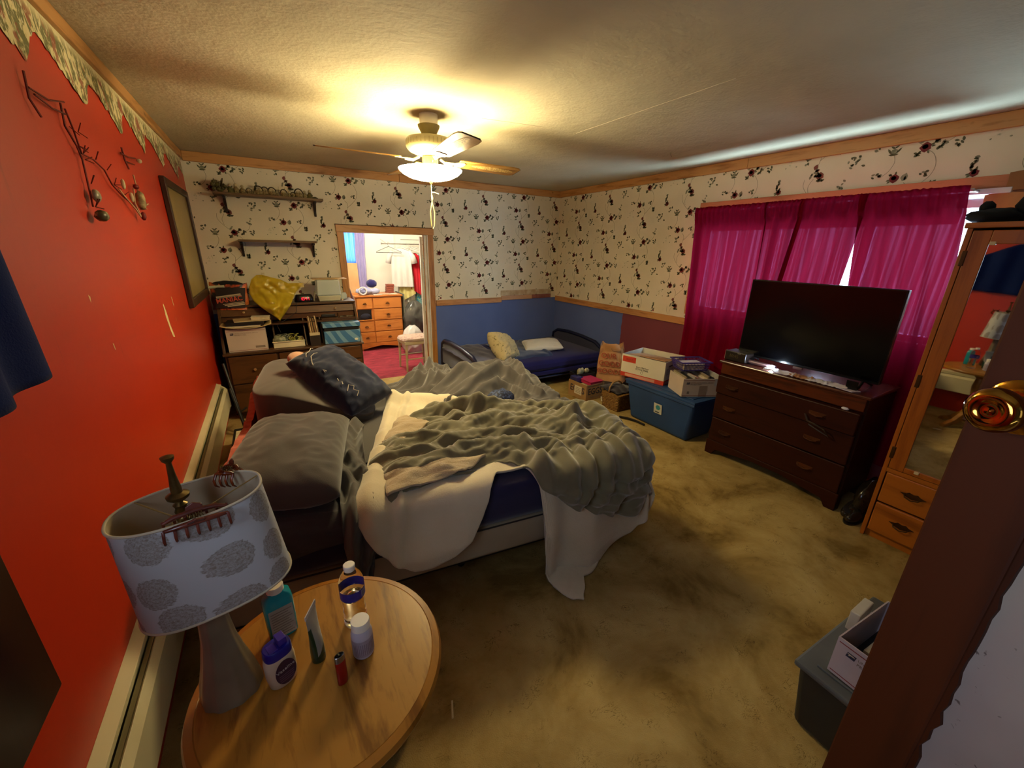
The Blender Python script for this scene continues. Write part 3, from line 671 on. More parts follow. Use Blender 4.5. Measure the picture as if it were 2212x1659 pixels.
# squeeze tube standing on its cap, crimped end up
def tubep(s, t):
    a = 2*PI*s; z = 0.022+0.135*t; w = lerp(0.019, 0.027, t); d = lerp(0.016, 0.0015, smooth01(t)); 
    return (w*math.cos(a), d*math.sin(a), z)
t3 = thing('cream_tube', 'green and silver squeeze tube standing upside down in the middle of the table', 'tube', (-0.032, 0.882, TZ), R(62))
m, t, bs = nt('green_silver_tube'); sp = t.nodes.new('ShaderNodeSeparateXYZ'); tc = t.nodes.new('ShaderNodeTexCoord'); t.links.new(tc.outputs['Object'], sp.inputs[0])
k = math_(t, 'LESS_THAN', math_(t, 'MULTIPLY_ADD', sp.outputs['X'], -1.2, sp.outputs['Z']), 0.045)
k2 = math_(t, 'LESS_THAN', sp.outputs['X'], -0.0165)
c = mixc(t, math_(t, 'MAXIMUM', k, math_(t, 'MULTIPLY', k2, math_(t, 'LESS_THAN', sp.outputs['Z'], 0.12))), '#8f9188', '#10351c')
t.links.new(c, bs.inputs['Base Color']); bs.inputs['Roughness'].default_value = 0.3
obj('body', B().surf(tubep, 32, 16), m, t3, smooth=180)
obj('cap', B().lathe([(0.015, 0), (0.0165, 0.002), (0.017, 0.022), (0.012, 0.024)], 24), mat('dark_green_plastic', '#12301a', rough=0.3), t3, smooth=40)
obj('crimp', B().box(-0.0275, 0.0275, -0.0012, 0.0012, 0.155, 0.166), mat('crimp_foil', '#a9a7a2', rough=0.35), t3)
# lighter
t4 = thing('lighter', 'red disposable lighter standing upright near the front of the table', 'lighter', (0.012, 0.789, TZ), R(20))
obj('body', B().lathe([(0.0115, 0), (0.0125, 0.002), (0.0125, 0.070), (0.0115, 0.071)], 24, sx=1, sy=0.62), mat('red_plastic', '#7c0d08', '#8c120c', rough=0.3), t4, smooth=40)
obj('guard', B().lathe([(0.0118, 0.071), (0.0120, 0.088), (0.0105, 0.089), (0.0105, 0.075)], 20, sy=0.62, caps=False), mat('lighter_metal', '#8b8b88', metal=0.9, rough=0.3), t4, smooth=40)
obj('wheel', B().lathe([(0.0045, -0.0035), (0.0050, -0.003), (0.0050, 0.003), (0.0045, 0.0035)], 16, Matrix.Translation((-0.002, 0, 0.087)) @ Matrix.Rotation(R(90), 4, 'X')), mat('black_steel', '#1d1d1d', metal=0.7, rough=0.4), t4)
obj('button', B().box(0.004, 0.0105, -0.004, 0.004, 0.072, 0.083), mat('black_plastic', '#111111', rough=0.3), t4, bev=0.001)
# water bottle
gw = bpy.data.materials.new('clear_pet'); gw.use_nodes = True; g = gw.node_tree.nodes['Principled BSDF']
g.inputs['Base Color'].default_value = (0.93, 0.93, 0.90, 1); g.inputs['Roughness'].default_value = 0.05; g.inputs['Transmission Weight'].default_value = 1; g.inputs['IOR'].default_value = 1.03
gq = bpy.data.materials.new('water'); gq.use_nodes = True; g = gq.node_tree.nodes['Principled BSDF']
g.inputs['Base Color'].default_value = (0.95, 0.95, 0.93, 1); g.inputs['Roughness'].default_value = 0.0; g.inputs['Transmission Weight'].default_value = 1; g.inputs['IOR'].default_value = 1.33
t5 = thing('water_bottle', 'clear plastic water bottle with blue label and white cap, farthest back on the table', 'bottle', (0.071, 0.949, TZ), R(10))
prof = [(0.022, 0), (0.030, 0.003), (0.031, 0.012), (0.0295, 0.02), (0.031, 0.028), (0.0285, 0.038), (0.030, 0.048), (0.027, 0.06), (0.029, 0.072), (0.0285, 0.08), (0.0315, 0.095), (0.0318, 0.098), (0.0318, 0.128), (0.0325, 0.134), (0.032, 0.142), (0.027, 0.160), (0.018, 0.174), (0.0125, 0.180), (0.0125, 0.184)]
obj('bottle_wall', B().lathe(prof, 40), gw, t5, smooth=50)
obj('water', B().lathe([(rr-0.0012, z+0.001) for rr, z in prof if z < 0.09]+[(0.029, 0.0925)], 40), gq, t5, smooth=50)
LB = mat('label_navy', '#241f6a', '#2d2880', rough=0.4, vs=60)
obj('label', B().lathe([(0.0328, 0.099), (0.0328, 0.127)], 40, caps=False), LB, t5, smooth=180)
obj('barcode_panel', B().surf(lambda s, t: (0.0334*math.cos(-1.15+0.42*s), 0.0334*math.sin(-1.15+0.42*s), 0.103+0.020*t), 8, 1), mat('label_pale', '#8d88a0', rough=0.5), t5)
b = B()
for k in range(7): b.surf(lambda s, t, k=k: (0.0338*math.cos(-1.10+0.045*k+0.018*s), 0.0338*math.sin(-1.10+0.045*k+0.018*s), 0.105+0.016*t), 1, 1)
obj('barcode', b, INK, t5)
obj('cap', B().lathe([(0.0145, 0.181), (0.0148, 0.183), (0.0148, 0.196), (0.0135, 0.1975), (0.001, 0.198)], 30), CAPW, t5, smooth=40)
# pill bottle
t6 = thing('pill_bottle', 'white pill bottle with wide white cap in front of the water bottle', 'bottle', (0.071, 0.845, TZ))
PW = mat('pill_white', '#a9a3ae', '#b5afb8', rough=0.35)
obj('body', B().lathe([(0.020, 0), (0.0245, 0.002), (0.026, 0.006), (0.026, 0.070), (0.023, 0.082), (0.0195, 0.088)], 36), PW, t6, smooth=50)
obj('cap', B().lathe([(0.0215, 0.086), (0.0228, 0.087), (0.0228, 0.106), (0.0215, 0.109), (0.001, 0.1092)], 36), CAPW, t6, smooth=40)
obj('label', B().lathe([(0.0264, 0.010), (0.0264, 0.062)], 36, caps=False), mat('label_lilac', '#8c828c', '#978e97', rough=0.5, vs=80), t6, smooth=180)
b = B()
for k in range(14): 
    a = -2.6+k*0.17; b.surf(lambda s, t, a=a: (0.0267*math.cos(a+0.05*s), 0.0267*math.sin(a+0.05*s), 0.016+0.036*t), 1, 1)
obj('label_print', b, mat('print_grey', '#6f6470', rough=0.6), t6)

# ------------------------------------------------------------------ bed
BU, BV = 2.0, 1.5
bed = thing('bed', 'big bed with navy fitted sheet on a pale quilted box spring', 'bed', (-0.38, 1.522, 0), math.atan2(-0.1219, 0.9925))
BM = bed.matrix_basis.copy()
NAVY = cloth('indigo_fitted_sheet', '#1e1c38', '#262446', bp=0.15)
GREY = cloth('grey_sheet', '#45413f', '#524d4a', weave=300, bp=0.2, vs=2)
m, t, bs = nt('quilted_ticking'); v = coord(t)
c = ramp(t, noi(t, v, 3, 3), [(0.3, '#8c7c62'), (0.7, '#9d8e74')]); t.links.new(c, bs.inputs['Base Color']); bs.inputs['Roughness'].default_value = 0.85
q = math_(t, 'ADD', math_(t, 'SINE', math_(t, 'MULTIPLY', noi(t, v, 1, 1), 3)), 0.0)
wv = t.nodes.new('ShaderNodeTexVoronoi'); wv.inputs['Scale'].default_value = 14; t.links.new(v, wv.inputs['Vector']); bump(t, bs, wv.outputs['Distance'], 0.5, 0.006)
TICK = m
def rounded(u0, u1, v0, v1, z0, z1, rad=0.05, wr=0.0, seed=0):
    """box with rounded vertical and horizontal edges"""
    b = B(); n = 120; prof = [(rad, z0), (rad*.3, z0+rad*.3), (0, z0+rad), (0, lerp(z0, z1, .33)), (0, lerp(z0, z1, .66)), (0, z1-rad), (rad*.3, z1-rad*.3), (rad, z1)]
    per = []
    L = 2*(u1-u0)+2*(v1-v0); cr = 0.07
    cs = [(u1-cr, v0+cr, -PI/2), (u1-cr, v1-cr, 0), (u0+cr, v1-cr, PI/2), (u0+cr, v0+cr, PI)]
    for k, (cx, cy, a0) in enumerate(cs):
        for i in range(7): a = a0+PI/2*i/6; per.append((cx, cy, math.cos(a), math.sin(a)))
        nx = cs[(k+1) % 4]; a = a0+PI/2
        for i in range(1, 20):
            s = i/20; per.append((lerp(cx, nx[0], s), lerp(cy, nx[1], s), math.cos(a), math.sin(a)))
    n = len(per); vs = []
    for ins, z in prof:
        for cx, cy, dx, dy in per:
            w_ = wr*nz(cx*6+seed, cy*6, z*10); k = cr-ins+w_; vs.append((cx+dx*k, cy+dy*k, z))
    fs = [(j*n+i, j*n+(i+1) % n, (j+1)*n+(i+1) % n, (j+1)*n+i) for j in range(len(prof)-1) for i in range(n)]
    fs += [tuple(range(n))[::-1], tuple(range((len(prof)-1)*n, len(prof)*n))]
    return b.add(vs, fs)
obj('box_spring', rounded(0.01, BU-0.01, 0.01, BV-0.01, 0.19, 0.355, 0.02), TICK, bed, smooth=60)
obj('mattress', rounded(0, BU, 0, BV, 0.357, 0.58, 0.045, 0.006), NAVY, bed, smooth=60)
obj('piping', B().tube([(0.08, 0.004, 0.357), (BU-0.08, 0.004, 0.357)], 0.004, 6), mat('dark_piping', '#2a2320', rough=0.8), bed)
STEEL = mat('frame_steel', '#241d18', rough=0.5, metal=0.5)
b = B().box(0.03, BU-0.03, 0.05, 0.09, 0.155, 0.19).box(0.03, BU-0.03, BV-0.09, BV-0.05, 0.155, 0.19)
for x in (0.2, 1.0, 1.75): b.box(x, x+0.04, 0.05, BV-0.05, 0.16, 0.188)
obj('bed_frame', b, STEEL, bed)
for x in (0.2, 1.0, 1.75):
    for y in (0.2, BV/2, BV-0.2): obj('leg', B().tube([(x+0.02, y, 0.03), (x+0.02, y, 0.165)], 0.014, 10).ball((x+0.02, y, 0.022), 0.022), STEEL, bed)
def onbed(name, b, m, label, cat, **kw):
    o = obj(name, b, m, None, **kw); o.matrix_world = BM; tag(o, label, cat); return o

ZT = 0.582
def drape(u, v, h, rip=0.0, rad=0.045, zf=0.012):
    """cloth point at flat bed coordinates (u, v), lifted by h, hanging over near side and foot"""
    uc = min(u, BU-rad); vc = max(v, rad)
    du, dv = u-uc, v-vc; d = math.hypot(du, dv)
    if d < 1e-6: return (u, v, ZT+h)
    ex, ey = du/d, dv/d; a = min(d/rad, PI/2)
    L = max(0.0, d-rad*PI/2)
    out = rad*math.sin(a)+h*math.sin(a)+0.05*L*ey*ey*0+rip*min(1, L*6)
    z = ZT-rad*(1-math.cos(a))+h*math.cos(a)-L
    if z < zf: out += (zf-z)*0.75; z = zf+0.012*abs(nz(u*14, v*14))
    return (uc+ex*out, vc+ey*out, z)
FOLDS = [[(0.88, 0.76), (1.2, 0.71), (1.41, 0.58), (1.6, 0.52), (1.71, 0.38)], [(0.77, 0.43), (0.91, 0.47), (1.13, 0.49), (1.33, 0.53), (1.47, 0.42), (1.74, 0.34)],
         [(0.65, 0.3), (0.78, 0.29), (0.98, 0.34), (1.2, 0.36), (1.41, 0.3), (1.74, 0.31)], [(0.71, 0.19), (0.85, 0.19), (1.05, 0.23), (1.27, 0.23), (1.47, 0.18)],
         [(1.63, 0.14), (1.61, 0.01), (1.54, -0.15), (1.48, -0.28)], [(1.74, 0.15), (1.7, -0.03), (1.62, -0.25)], [(1.37, 0.2), (1.4, 0.01), (1.42, -0.15)],
         [(1.51, 0.14), (1.51, -0.04), (1.46, -0.2)], [(1.85, 0.43), (1.72, 0.29), (1.68, 0.17)], [(1.94, 0.3), (1.93, 0.1), (1.83, -0.1)],
         [(1.92, 0.61), (1.97, 0.45), (1.99, 0.28)], [(1.07, 0.79), (1.11, 0.62), (1.17, 0.5)], [(1.0, 0.88), (1.3, 0.64), (1.62, 0.62), (1.9, 0.55)], [(0.9, 0.62), (1.15, 0.60), (1.35, 0.66)], [(1.82, 0.2), (1.82, 0.0), (1.75, -0.2)]]
AMP = [.062, .062, .056, .050, .046, .046, .042, .042, .065, .046, .046, .036, .055, .04, .04]
WID = [.045, .05, .045, .04, .030, .030, .028, .028, .04, .035, .04, .03, .04, .035, .028]
def throw_h(u, v):
    wu = u+0.03*nz(u*4, v*4, 3); wv_ = v+0.03*nz(u*4, v*4, 9); h = 0.035
    for pl, a, w in zip(FOLDS, AMP, WID):
        d, tt = segdist(wu, wv_, pl); x = d/w
        h += a*math.exp(-x*x)*(0.55+0.45*math.sin(PI*min(1, max(0, tt))))
    h += 0.022*(1-2.4*abs(nz(u*4+1, v*12, 2)))+0.014*(1-2.4*abs(nz(u*7+v*5, v*22-u*4, 5)))+0.004*nz(u*40, v*40)
    return h
# white fleece blanket underneath
HANGW = [(.50, -.05), (.56, .02), (.60, .1), (.66, .18), (.74, .235), (.82, .25), (.92, .235), (1.0, .19), (1.06, .10), (1.10, .0), (1.16, -.055), (1.30, -.06), (1.355, 0.03), (1.375, .38), (1.40, .62), (1.45, .80), (1.50, .86), (1.55, .74), (1.58, .64), (1.68, .58), (1.80, .50), (1.92, .43), (2.0, .32), (2.2, .26)]
FARW = [(.5, 1.13), (.8, 1.18), (.95, 1.14), (1.09, 1.08), (1.24, .84), (1.5, .74), (2.05, .60), (2.2, .5)]
def wf(s, t):
    uu = .54+s*1.60; hang = curve(HANGW, uu); far = curve(FARW, uu)
    v = lerp(far, -hang, t); sh_ = 0.27*max(0, min(1, v/1.13)); u_ = uu+(1-s)**2*sh_
    h = 0.018+0.010*nz(u_*5, v*5, 1)+0.018*max(0, 1-2.2*abs(nz(u_*3.2, v*5, 7)))
    e = s*1.6
    h += 0.045*math.exp(-((e-0.05)/0.06)**2)                                  # rolled left edge
    h += 0.02*math.exp(-((e-0.17-0.04*math.sin(v*6))/0.02)**2)
    far_e = (far-v); h += 0.05*math.exp(-((far_e-0.05)/0.06)**2)*(1 if s < .55 else .3)
    L = max(0, -v); rip = 0.022*math.sin(u_*23+1.3*math.sin(u_*5)) + 0.012*nz(u_*9, L*3)
    if u_ > 1.95: rip += 0.03*math.sin(14*math.atan2(-(v), max(1e-3, u_-1.95)))
    if u_ < 1.15: rip = 0.012+0.012*math.sin(u_*15+L*14)+0.02*min(1, L*5)
    return drape(u_, v, h, rip+0.02)
WFL = cloth('white_fleece', '#bdb095', '#cabea4', fuzz=95, bp=0.45, weave=400, sheen=0.5)
onbed('fleece_blanket', B().surf(wf, 230, 150), WFL, 'white fleece blanket hanging over the near edge and foot of the bed to the carpet', 'blanket', smooth=180, solid=0.010, so=0)
# grey plush throw on top
HANGG = [(.60, .0), (.8, -.06), (1.0, -.095), (1.2, -.13), (1.30, -.06), (1.36, .03), (1.5, .13), (1.66, .22), (1.81, .27), (1.92, .25), (2.0, .2), (2.1, .14)]
FARG = [(.60, .40), (.70, .50), (.88, .78), (1.06, .95), (1.2, .87), (1.335, .78), (1.76, .71), (2.02, .58), (2.1, .5)]
def gf(s, t):
    uu = .63+s*1.40; hang = curve(HANGG, uu)+0.02*nz(uu*11); far = curve(FARG, uu)+0.02*nz(uu*13, 5)
    v = lerp(far, -hang, t); u_ = uu+0.02*nz(v*9, 3)*(1-s)
    edge = min(1, 9*min(t, 1-t, s*1.5+.02, (1-s)*1.5+.02))
    h = throw_h(u_, v)*lerp(0.55, 1, smooth01(edge))+0.012
    L = max(0, -v); rip = 0.014*math.sin(u_*30+4*nz(u_*4, 3)+L*5) + 0.026*nz(u_*11, L*4, 2) + 0.016
    return drape(u_, v, h, rip+0.03)
PLUSH = cloth('sage_grey_plush', '#605b46', '#726c54', fuzz=150, bp=0.25, weave=500, sheen=0.6, vs=5)
onbed('plush_throw', B().surf(gf, 250, 170), PLUSH, 'rumpled sage grey plush throw spread over the white fleece blanket', 'blanket', smooth=180, solid=0.012, so=0)
SHERPA = cloth('cream_sherpa', '#a89576', '#bba888', fuzz=120, bp=1.0, weave=300, sheen=0.5)
thr = bpy.data.objects['plush_throw']
def flap(q, lift, nm, amp=0.012):
    """sherpa side of the throw, a corner folded back over"""
    def P(s, t):
        a = (lerp(q[0][0], q[1][0], s), lerp(q[0][1], q[1][1], s)); c_ = (lerp(q[3][0], q[2][0], s), lerp(q[3][1], q[2][1], s))
        u_, v = lerp(a[0], c_[0], t), lerp(a[1], c_[1], t); e = math.sin(PI*s)*math.sin(PI*t)
        return drape(u_, v, lift+0.6*max(0.03, throw_h(u_, v))+0.02*e+amp*nz(u_*9, v*9, 2), 0.03)
    o = obj(nm, B().surf(P, 40, 30), SHERPA, thr, smooth=180, solid=0.012, so=0); return o
flap([(0.70, 0.48), (0.84, 0.78), (0.97, 0.60), (0.80, 0.43)], 0.045, 'folded_corner')
flap([(0.665, 0.03), (0.675, 0.165), (1.15, 0.170), (1.0, 0.075)], 0.034, 'folded_corner')

# grey top sheet, crumpled over the far half of the bed
MOUND = [(1.02, 1.02), (1.32, 1.20), (1.60, 1.36), (1.80, 1.42)]
def sheet_h(u, v):
    d, tt = segdist(u, v, MOUND); h = 0.006
    h += 0.125*math.exp(-(d/0.17)**2)*smooth01(tt*1.8+.1)*(1-0.35*smooth01((u-1.75)/.25))
    for pl, a, w in (([(1.02, 1.03), (1.32, 1.28), (1.59, 1.48), (1.82, 1.56), (1.88, 1.38), (1.85, 1.17)], .05, .035), ([(1.1, 0.93), (1.41, 1.14), (1.68, 1.35), (1.80, 1.22), (1.86, 0.95)], .05, .03),
                     ([(1.2, .86), (1.43, 1.03), (1.59, 1.16), (1.68, 1.13), (1.72, 0.95)], .05, .028), ([(.80, .98), (1.0, 1.2), (1.2, 1.42)], .04, .03), ([(.7, 1.1), (.95, 1.35), (1.2, 1.65)], .03, .03),
                     ([(1.0, 1.5), (1.2, 1.70), (1.5, 1.66)], .06, .06), ([(1.08, 1.46), (1.2, 1.3), (1.4, 1.3)], .05, .05), ([(1.05, 1.65), (1.15, 1.45), (1.13, 1.25)], .04, .03), ([(1.2, 1.7), (1.24, 1.5), (1.2, 1.3)], .05, .028), ([(1.35, 1.66), (1.32, 1.5), (1.24, 1.35)], .04, .028),
                     ([(1.3, .80), (1.6, .86), (1.95, .80)], .015, .03)):
        d, tt = segdist(u+.02*nz(u*5, v*5), v+.02*nz(v*5, u*5, 4), pl); h += a*math.exp(-(d/w)**2)
    bun = math.exp(-((u-1.2)/.22)**2-((v-1.58)/.2)**2)
    al = u*.82+v*.57; ac = -u*.57+v*.82
    h += 0.05*bun*(1-2*abs(nz(u*9, v*9, 8)))+0.022*(1-2.4*abs(nz(al*2.2, ac*11, 3)))+0.010*(1-2.4*abs(nz(al*5, ac*24, 6)))
    cov = smooth01((v-curve(FARW, u)+0.04)/0.10) if u > .5 else 1      # pressed flat where the white blanket lies on it
    return max(0.003, h*cov)
def sf(s, t):
    u_ = lerp(0.50, 2.03, s)+0.015*nz(t*9, 2); v = lerp(1.72, 0.42, t)+0.02*nz(s*9, 5)*(1-t)
    h = sheet_h(u_, v)
    if v > BV+0.02: h -= (v-BV-0.02)*0.5*(1-math.exp(-((u_-1.2)/.3)**2))
    p = drape(u_, max(v, 0.1), h, 0.02*math.sin(v*20), 0.05); return p
onbed('top_sheet', B().surf(sf, 220, 190), GREY, 'crumpled grey top sheet piled on the far half of the bed', 'sheet', smooth=180, solid=0.004, so=0)
# the strip of grey sheet that comes out between pillow and white blanket and hangs down
def st(s, t):
    v = lerp(0.86, -0.26, t); c_ = 0.555-0.02*math.sin(t*5)-0.03*smooth01((t-.6)*3); w = lerp(0.17, 0.11, t)*(1 if t < .85 else lerp(1, .5, (t-.85)/.15))
    u_ = c_+(s-.5)*w
    h = 0.035+0.024*math.sin(s*11+3*math.sin(t*7))+0.02*(1-2*abs(nz(u_*13, v*9, 2)))
    return drape(u_, v, h, 0.035+0.02*math.sin(s*9+t*5))
onbed('sheet_edge', B().surf(st, 60, 120), GREY, 'twisted strip of grey sheet falling between the front pillow and the white blanket', 'sheet', smooth=180, solid=0.004, so=0)
def fit(s, t):                # grey fitted part on the mattress top at the head, near side
    u_ = lerp(0.02, 0.60, s); v = lerp(0.95, -0.10-0.02*math.sin(s*6), t)
    return drape(u_, v, 0.006+0.007*max(0, math.sin((v*1.0+u_*0.22)*95))*smooth01((0.18-v)*8)+0.003*nz(u_*10, v*10), 0.006)
onbed('fitted_sheet', B().surf(fit, 50, 90), cloth('dark_grey_sheet', '#38353a', '#46423f', bp=0.2), 'pleated dark grey sheet edge on the mattress below the front pillow', 'sheet', smooth=180)

def pillow(w, l, hgt, wr=0.010, seed=0, corner=0.25, nn=48, fold=0.0):
    def side(sg):
        def P(s, t):
            x = 2*s-1; y = 2*t-1
            e = (1-abs(x)**2.6)*(1-abs(y)**2.6); z = max(0, e)**0.42*hgt/2
            pin = 1-0.07*corner*4*(1-abs(x*y))*((abs(x)**6+abs(y)**6)/2)
            X = x*w/2*(1-0.06*(1-x*x)*0-0.05*(1-abs(y))*0)*pin; Y = y*l/2*pin
            q = nz(x*2.2+seed, y*2.2, sg*.3)*0.10*hgt*e
            rr = wr*(1-2*abs(nz(x*2.5+seed, y*6, 1)))*e**.3*(0.3+0.7*abs(x)) + fold*math.sin(y*7+x*3+seed)*e*abs(x)
            return (X, Y, sg*(z+rr)+q)
        return P
    b = B().surf(side(1), nn, nn); b2 = B().surf(side(-1), nn, nn)
    b.add(b2.v, [f_[::-1] for f_ in b2.f]); return b
def place(o, T): o.matrix_world = T
# near pillow
b = pillow(0.45, 0.76, 0.24, 0.014, 3, nn=60, fold=0.006)
o = obj('pillow', b, GREY, None, smooth=180, weld=True); place(o, BM @ Matrix.Translation((0.305, 0.42, ZT+0.110)) @ Matrix.Rotation(R(-5), 4, 'Z') @ Matrix.Rotation(R(3), 4, 'Y'))
tag(o, 'plump grey pillow nearest the lamp', 'pillow', None)
# wedge cushion under the grey sheet
def wedge(s, t):
    a = 2*PI*s; ca, sa = math.cos(a), math.sin(a); e = 0.35
    x = 0.325*abs(ca)**e*(1 if ca > 0 else -1); y = 0.40*abs(sa)**e*(1 if sa > 0 else -1)
    top = lerp(0.27, 0.045, smooth01((x+0.25)/0.60))
    if t < 0.5: k = t/0.5; rr = 1; z = top*0.86*k; wv2 = 0.006*math.sin(z*80+x*14)*smooth01((x+.1)*3)
    else: k = (t-.5)/.5; rr = math.cos(k*PI/2)**0.5 if k < 1 else 0; z = top*(0.86+0.14*math.sin(k*PI/2)**.7); wv2 = 0
    z += 0.005*nz(x*12, y*12)
    return ((x*rr)+wv2*ca, y*rr+wv2*sa*1.2, z)
o = obj('wedge_cushion', B().surf(wedge, 100, 40), cloth('grey_jersey', '#4d4742', '#59524b', bp=0.12), None, smooth=180, weld=True)
place(o, BM @ Matrix.Translation((0.395, 1.32, ZT))); tag(o, 'thick wedge cushion under a taut grey sheet at the head of the bed', 'cushion')
# navy printed pillow leaning on the wedge
pz = thing('printed_pillow', 'navy pillow with white outline print lying on the wedge cushion', 'pillow')
_L = Vector((-0.61, 0.65, 0.46)).normalized(); _N = Vector((0.20, -0.42, 0.88)); _N = (_N-_L*_N.dot(_L)).normalized(); _W = _L.cross(_N)
PT = Matrix((_W, _L, _N)).transposed().to_4x4(); PT.translation = Vector((0.540, 1.14, ZT+0.235)); PT = BM @ PT
pz.matrix_world = PT
NV = cloth('navy_pillowcase', '#12172c', '#1c223a', bp=0.15)
obj('pillowcase', pillow(0.34, 0.55, 0.20, 0.018, 8, fold=0.007), NV, pz, smooth=180, weld=True)
obj('pillow_corner', B().ball((-0.085, 0.275, 0.0), 0.060, 0.055, 0.035, 16), cloth('peach_ticking', '#b98b70', '#c79b80'), pz, smooth=180)
obj('hem_band', B().tube([(0.160*math.cos(a)*1.0, 0.0+0.27*math.sin(a), 0.015) for a in [-.9+1.8*k/20 for k in range(21)]], 0.005, 6), cloth('cream_binding', '#b5a98e'), pz, smooth=180)
INKW = mat('white_ink', '#b9b3a4', rough=0.7)
def psurf(x, y):
    x *= 0.9; y *= 0.83; X = x/0.16; Y = y/0.30; e = max(0, (1-abs(X)**2.6)*(1-abs(Y)**2.6)); return (x, y, e**0.42*0.105+0.014)
b = B()
for pl in ([(-.12, .22), (-.10, .25), (-.07, .255), (-.04, .28), (-.03, .27)], [(-.13, .15), (-.10, .20), (-.07, .21), (-.05, .20)], [(-.14, .12), (-.13, .15)], [(-.13, .02), (-.125, .05), (-.12, .02)],
           [(-.12, -.10), (-.115, -.08)], [(-.12, -.14), (-.112, -.12)], [(-.13, -.20), (-.10, -.17), (-.08, -.20), (-.10, -.22), (-.08, -.25), (-.11, -.27)]):
    b.tube([psurf(*p) for p in pl], 0.0022, 5)
obj('print', b, INKW, pz)
# pink foam headboard pad
b = B(); n = 30; top = []
for i in range(n+1): v = lerp(0.15, 1.62, i/n); top.append((v, 0.64+0.02*nz(v*11)+0.015*nz(v*31)+(0.10*smooth01((v-1.0)*2))))
poly = [(0.15, 0.585)]+top+[(1.62, 0.585)]
fo = thing('foam_pad', 'ragged pink foam pad standing between the bed head and the heater', 'foam')
fo.matrix_world = BM
obj('foam', B().prism([(v, z) for v, z in poly][::-1], 0.012, 0.050, 0), mat('pink_foam', '#a85a48', '#b9695a', vs=30, bp=0.5, bs=140, rough=0.95), fo)
# patterned dark bundle under the sheet
o = obj('patterned_garment', B().ball((0, 0, 0), 0.12, 0.085, 0.07, 28, fn=lambda d: 1+0.18*nz(d.x*2.5, d.y*2.5, d.z*2.5)), MATS.setdefault('x', None) or mat('navy_lace', '#0c1230', '#3a4a74', vs=90, rough=0.7, lo=0.5, hi=0.56, bp=0.3, bs=90), None, smooth=180)
MATS.pop('x', None)
place(o, BM @ Matrix.Translation((1.52, 0.90, ZT+0.045)) @ Matrix.Rotation(R(40), 4, 'Z')); tag(o, 'dark blue patterned garment peeking out of the grey sheet mound', 'clothing')

# ------------------------------------------------------------------ ceiling fan
FX, FY = 0.992, 2.739
fan = thing('ceiling_fan', 'cream ceiling fan with four blades and a lit glass bowl', 'ceiling fan', (FX, FY, HC))
FC = mat('fan_cream', '#6f6544', '#7b704d', rough=0.35, vs=10)
obj('canopy', B().lathe([(0.055, -0.06), (0.056, -0.001)], 32), mat('canopy_white', '#b9b4a6', rough=0.5), fan, smooth=40)
obj('collar', B().lathe([(0.035, -0.125), (0.038, -0.120), (0.066, -0.070), (0.068, -0.060), (0.05, -0.058)], 32), mat('collar_olive', '#6d6238', '#7a6f44', rough=0.35), fan, smooth=40)
obj('motor_housing', B().lathe([(0.05, -0.230), (0.085, -0.222), (0.125, -0.205), (0.140, -0.190), (0.144, -0.180), (0.144, -0.145), (0.138, -0.135), (0.10, -0.125), (0.04, -0.122)], 48), FC, fan, smooth=35)
b = B()
for k in range(36):
    a = 2*PI*k/36; T = Matrix.Rotation(a, 4, 'Z'); b.box(0.1435, 0.1455, -0.003, 0.003, -0.178, -0.148, T)
obj('vent_slots', b, mat('vent_brown', '#6b5f3c', rough=0.6), fan)
obj('switch_housing', B().lathe([(0.045, -0.30), (0.05, -0.295), (0.05, -0.235), (0.04, -0.228)], 28), mat('brass_satin', '#b08d45', metal=0.6, rough=0.35), fan, smooth=40)
CANE = mat('cane_insert', '#c9a866', '#8a6a34', vs=160, rough=0.6, detail=0, lo=0.48, hi=0.52)
BLW = wood('blade_wood', '#9a7138', '#6f4d20', 0, 10, 0.35, 0.12)
BLD = mat('blade_edge', '#3a2a14', rough=0.5)
for k, az in enumerate((4, 94, 178, 268)):
    T = Matrix.Rotation(R(az), 4, 'Z') @ Matrix.Translation((0, 0, -0.248)) @ Matrix.Rotation(R(-11), 4, 'X')
    out = [(0.195, -0.050), (0.21, -0.056), (0.60, -0.072), (0.650, -0.066), (0.668, -0.050), (0.668, 0.050), (0.650, 0.066), (0.60, 0.072), (0.21, 0.056), (0.195, 0.050)]
    bl = obj('blade', B().prism(out, -0.003, 0.003, 2, T), BLW, fan, bev=0.001)
    obj('blade_insert', B().prism([(0.30+0.17+0.17*math.cos(a)*1.0, 0.028*math.sin(a)) for a in [2*PI*i/28 for i in range(28)]][::1], -0.0036, -0.0030, 2, T), CANE, bl)
    obj('edge_strip', B().prism([(0.665, -0.051), (0.6695, -0.051), (0.6695, 0.051), (0.665, 0.051)], -0.0034, 0.0034, 2, T), BLD, bl)
    b = B()
    b.prism([(0.10, -0.012), (0.17, -0.014), (0.19, -0.030), (0.23, -0.036), (0.245, -0.02), (0.245, 0.02), (0.23, 0.036), (0.19, 0.030), (0.17, 0.014), (0.10, 0.012)], -0.008, -0.0035, 2, T)
    b.tube([(0.07, 0, 0.01), (0.11, 0, -0.012), (0.16, 0, -0.008)], 0.008, 8, T)
    obj('blade_bracket', b, mat('bracket_cream', '#8f8258', '#9b8d62', rough=0.3), fan, bev=0.001)
BOWLM = emis('lit_frosted_glass', '#ffe9ae', 62.0)
vs = [(0.200, -0.305), (0.197, -0.312), (0.175, -0.332), (0.135, -0.352), (0.085, -0.364), (0.03, -0.370), (0.001, -0.371)]
obj('glass_bowl', B().lathe(vs, 56, caps=False), BOWLM, fan, smooth=180)
b = B()
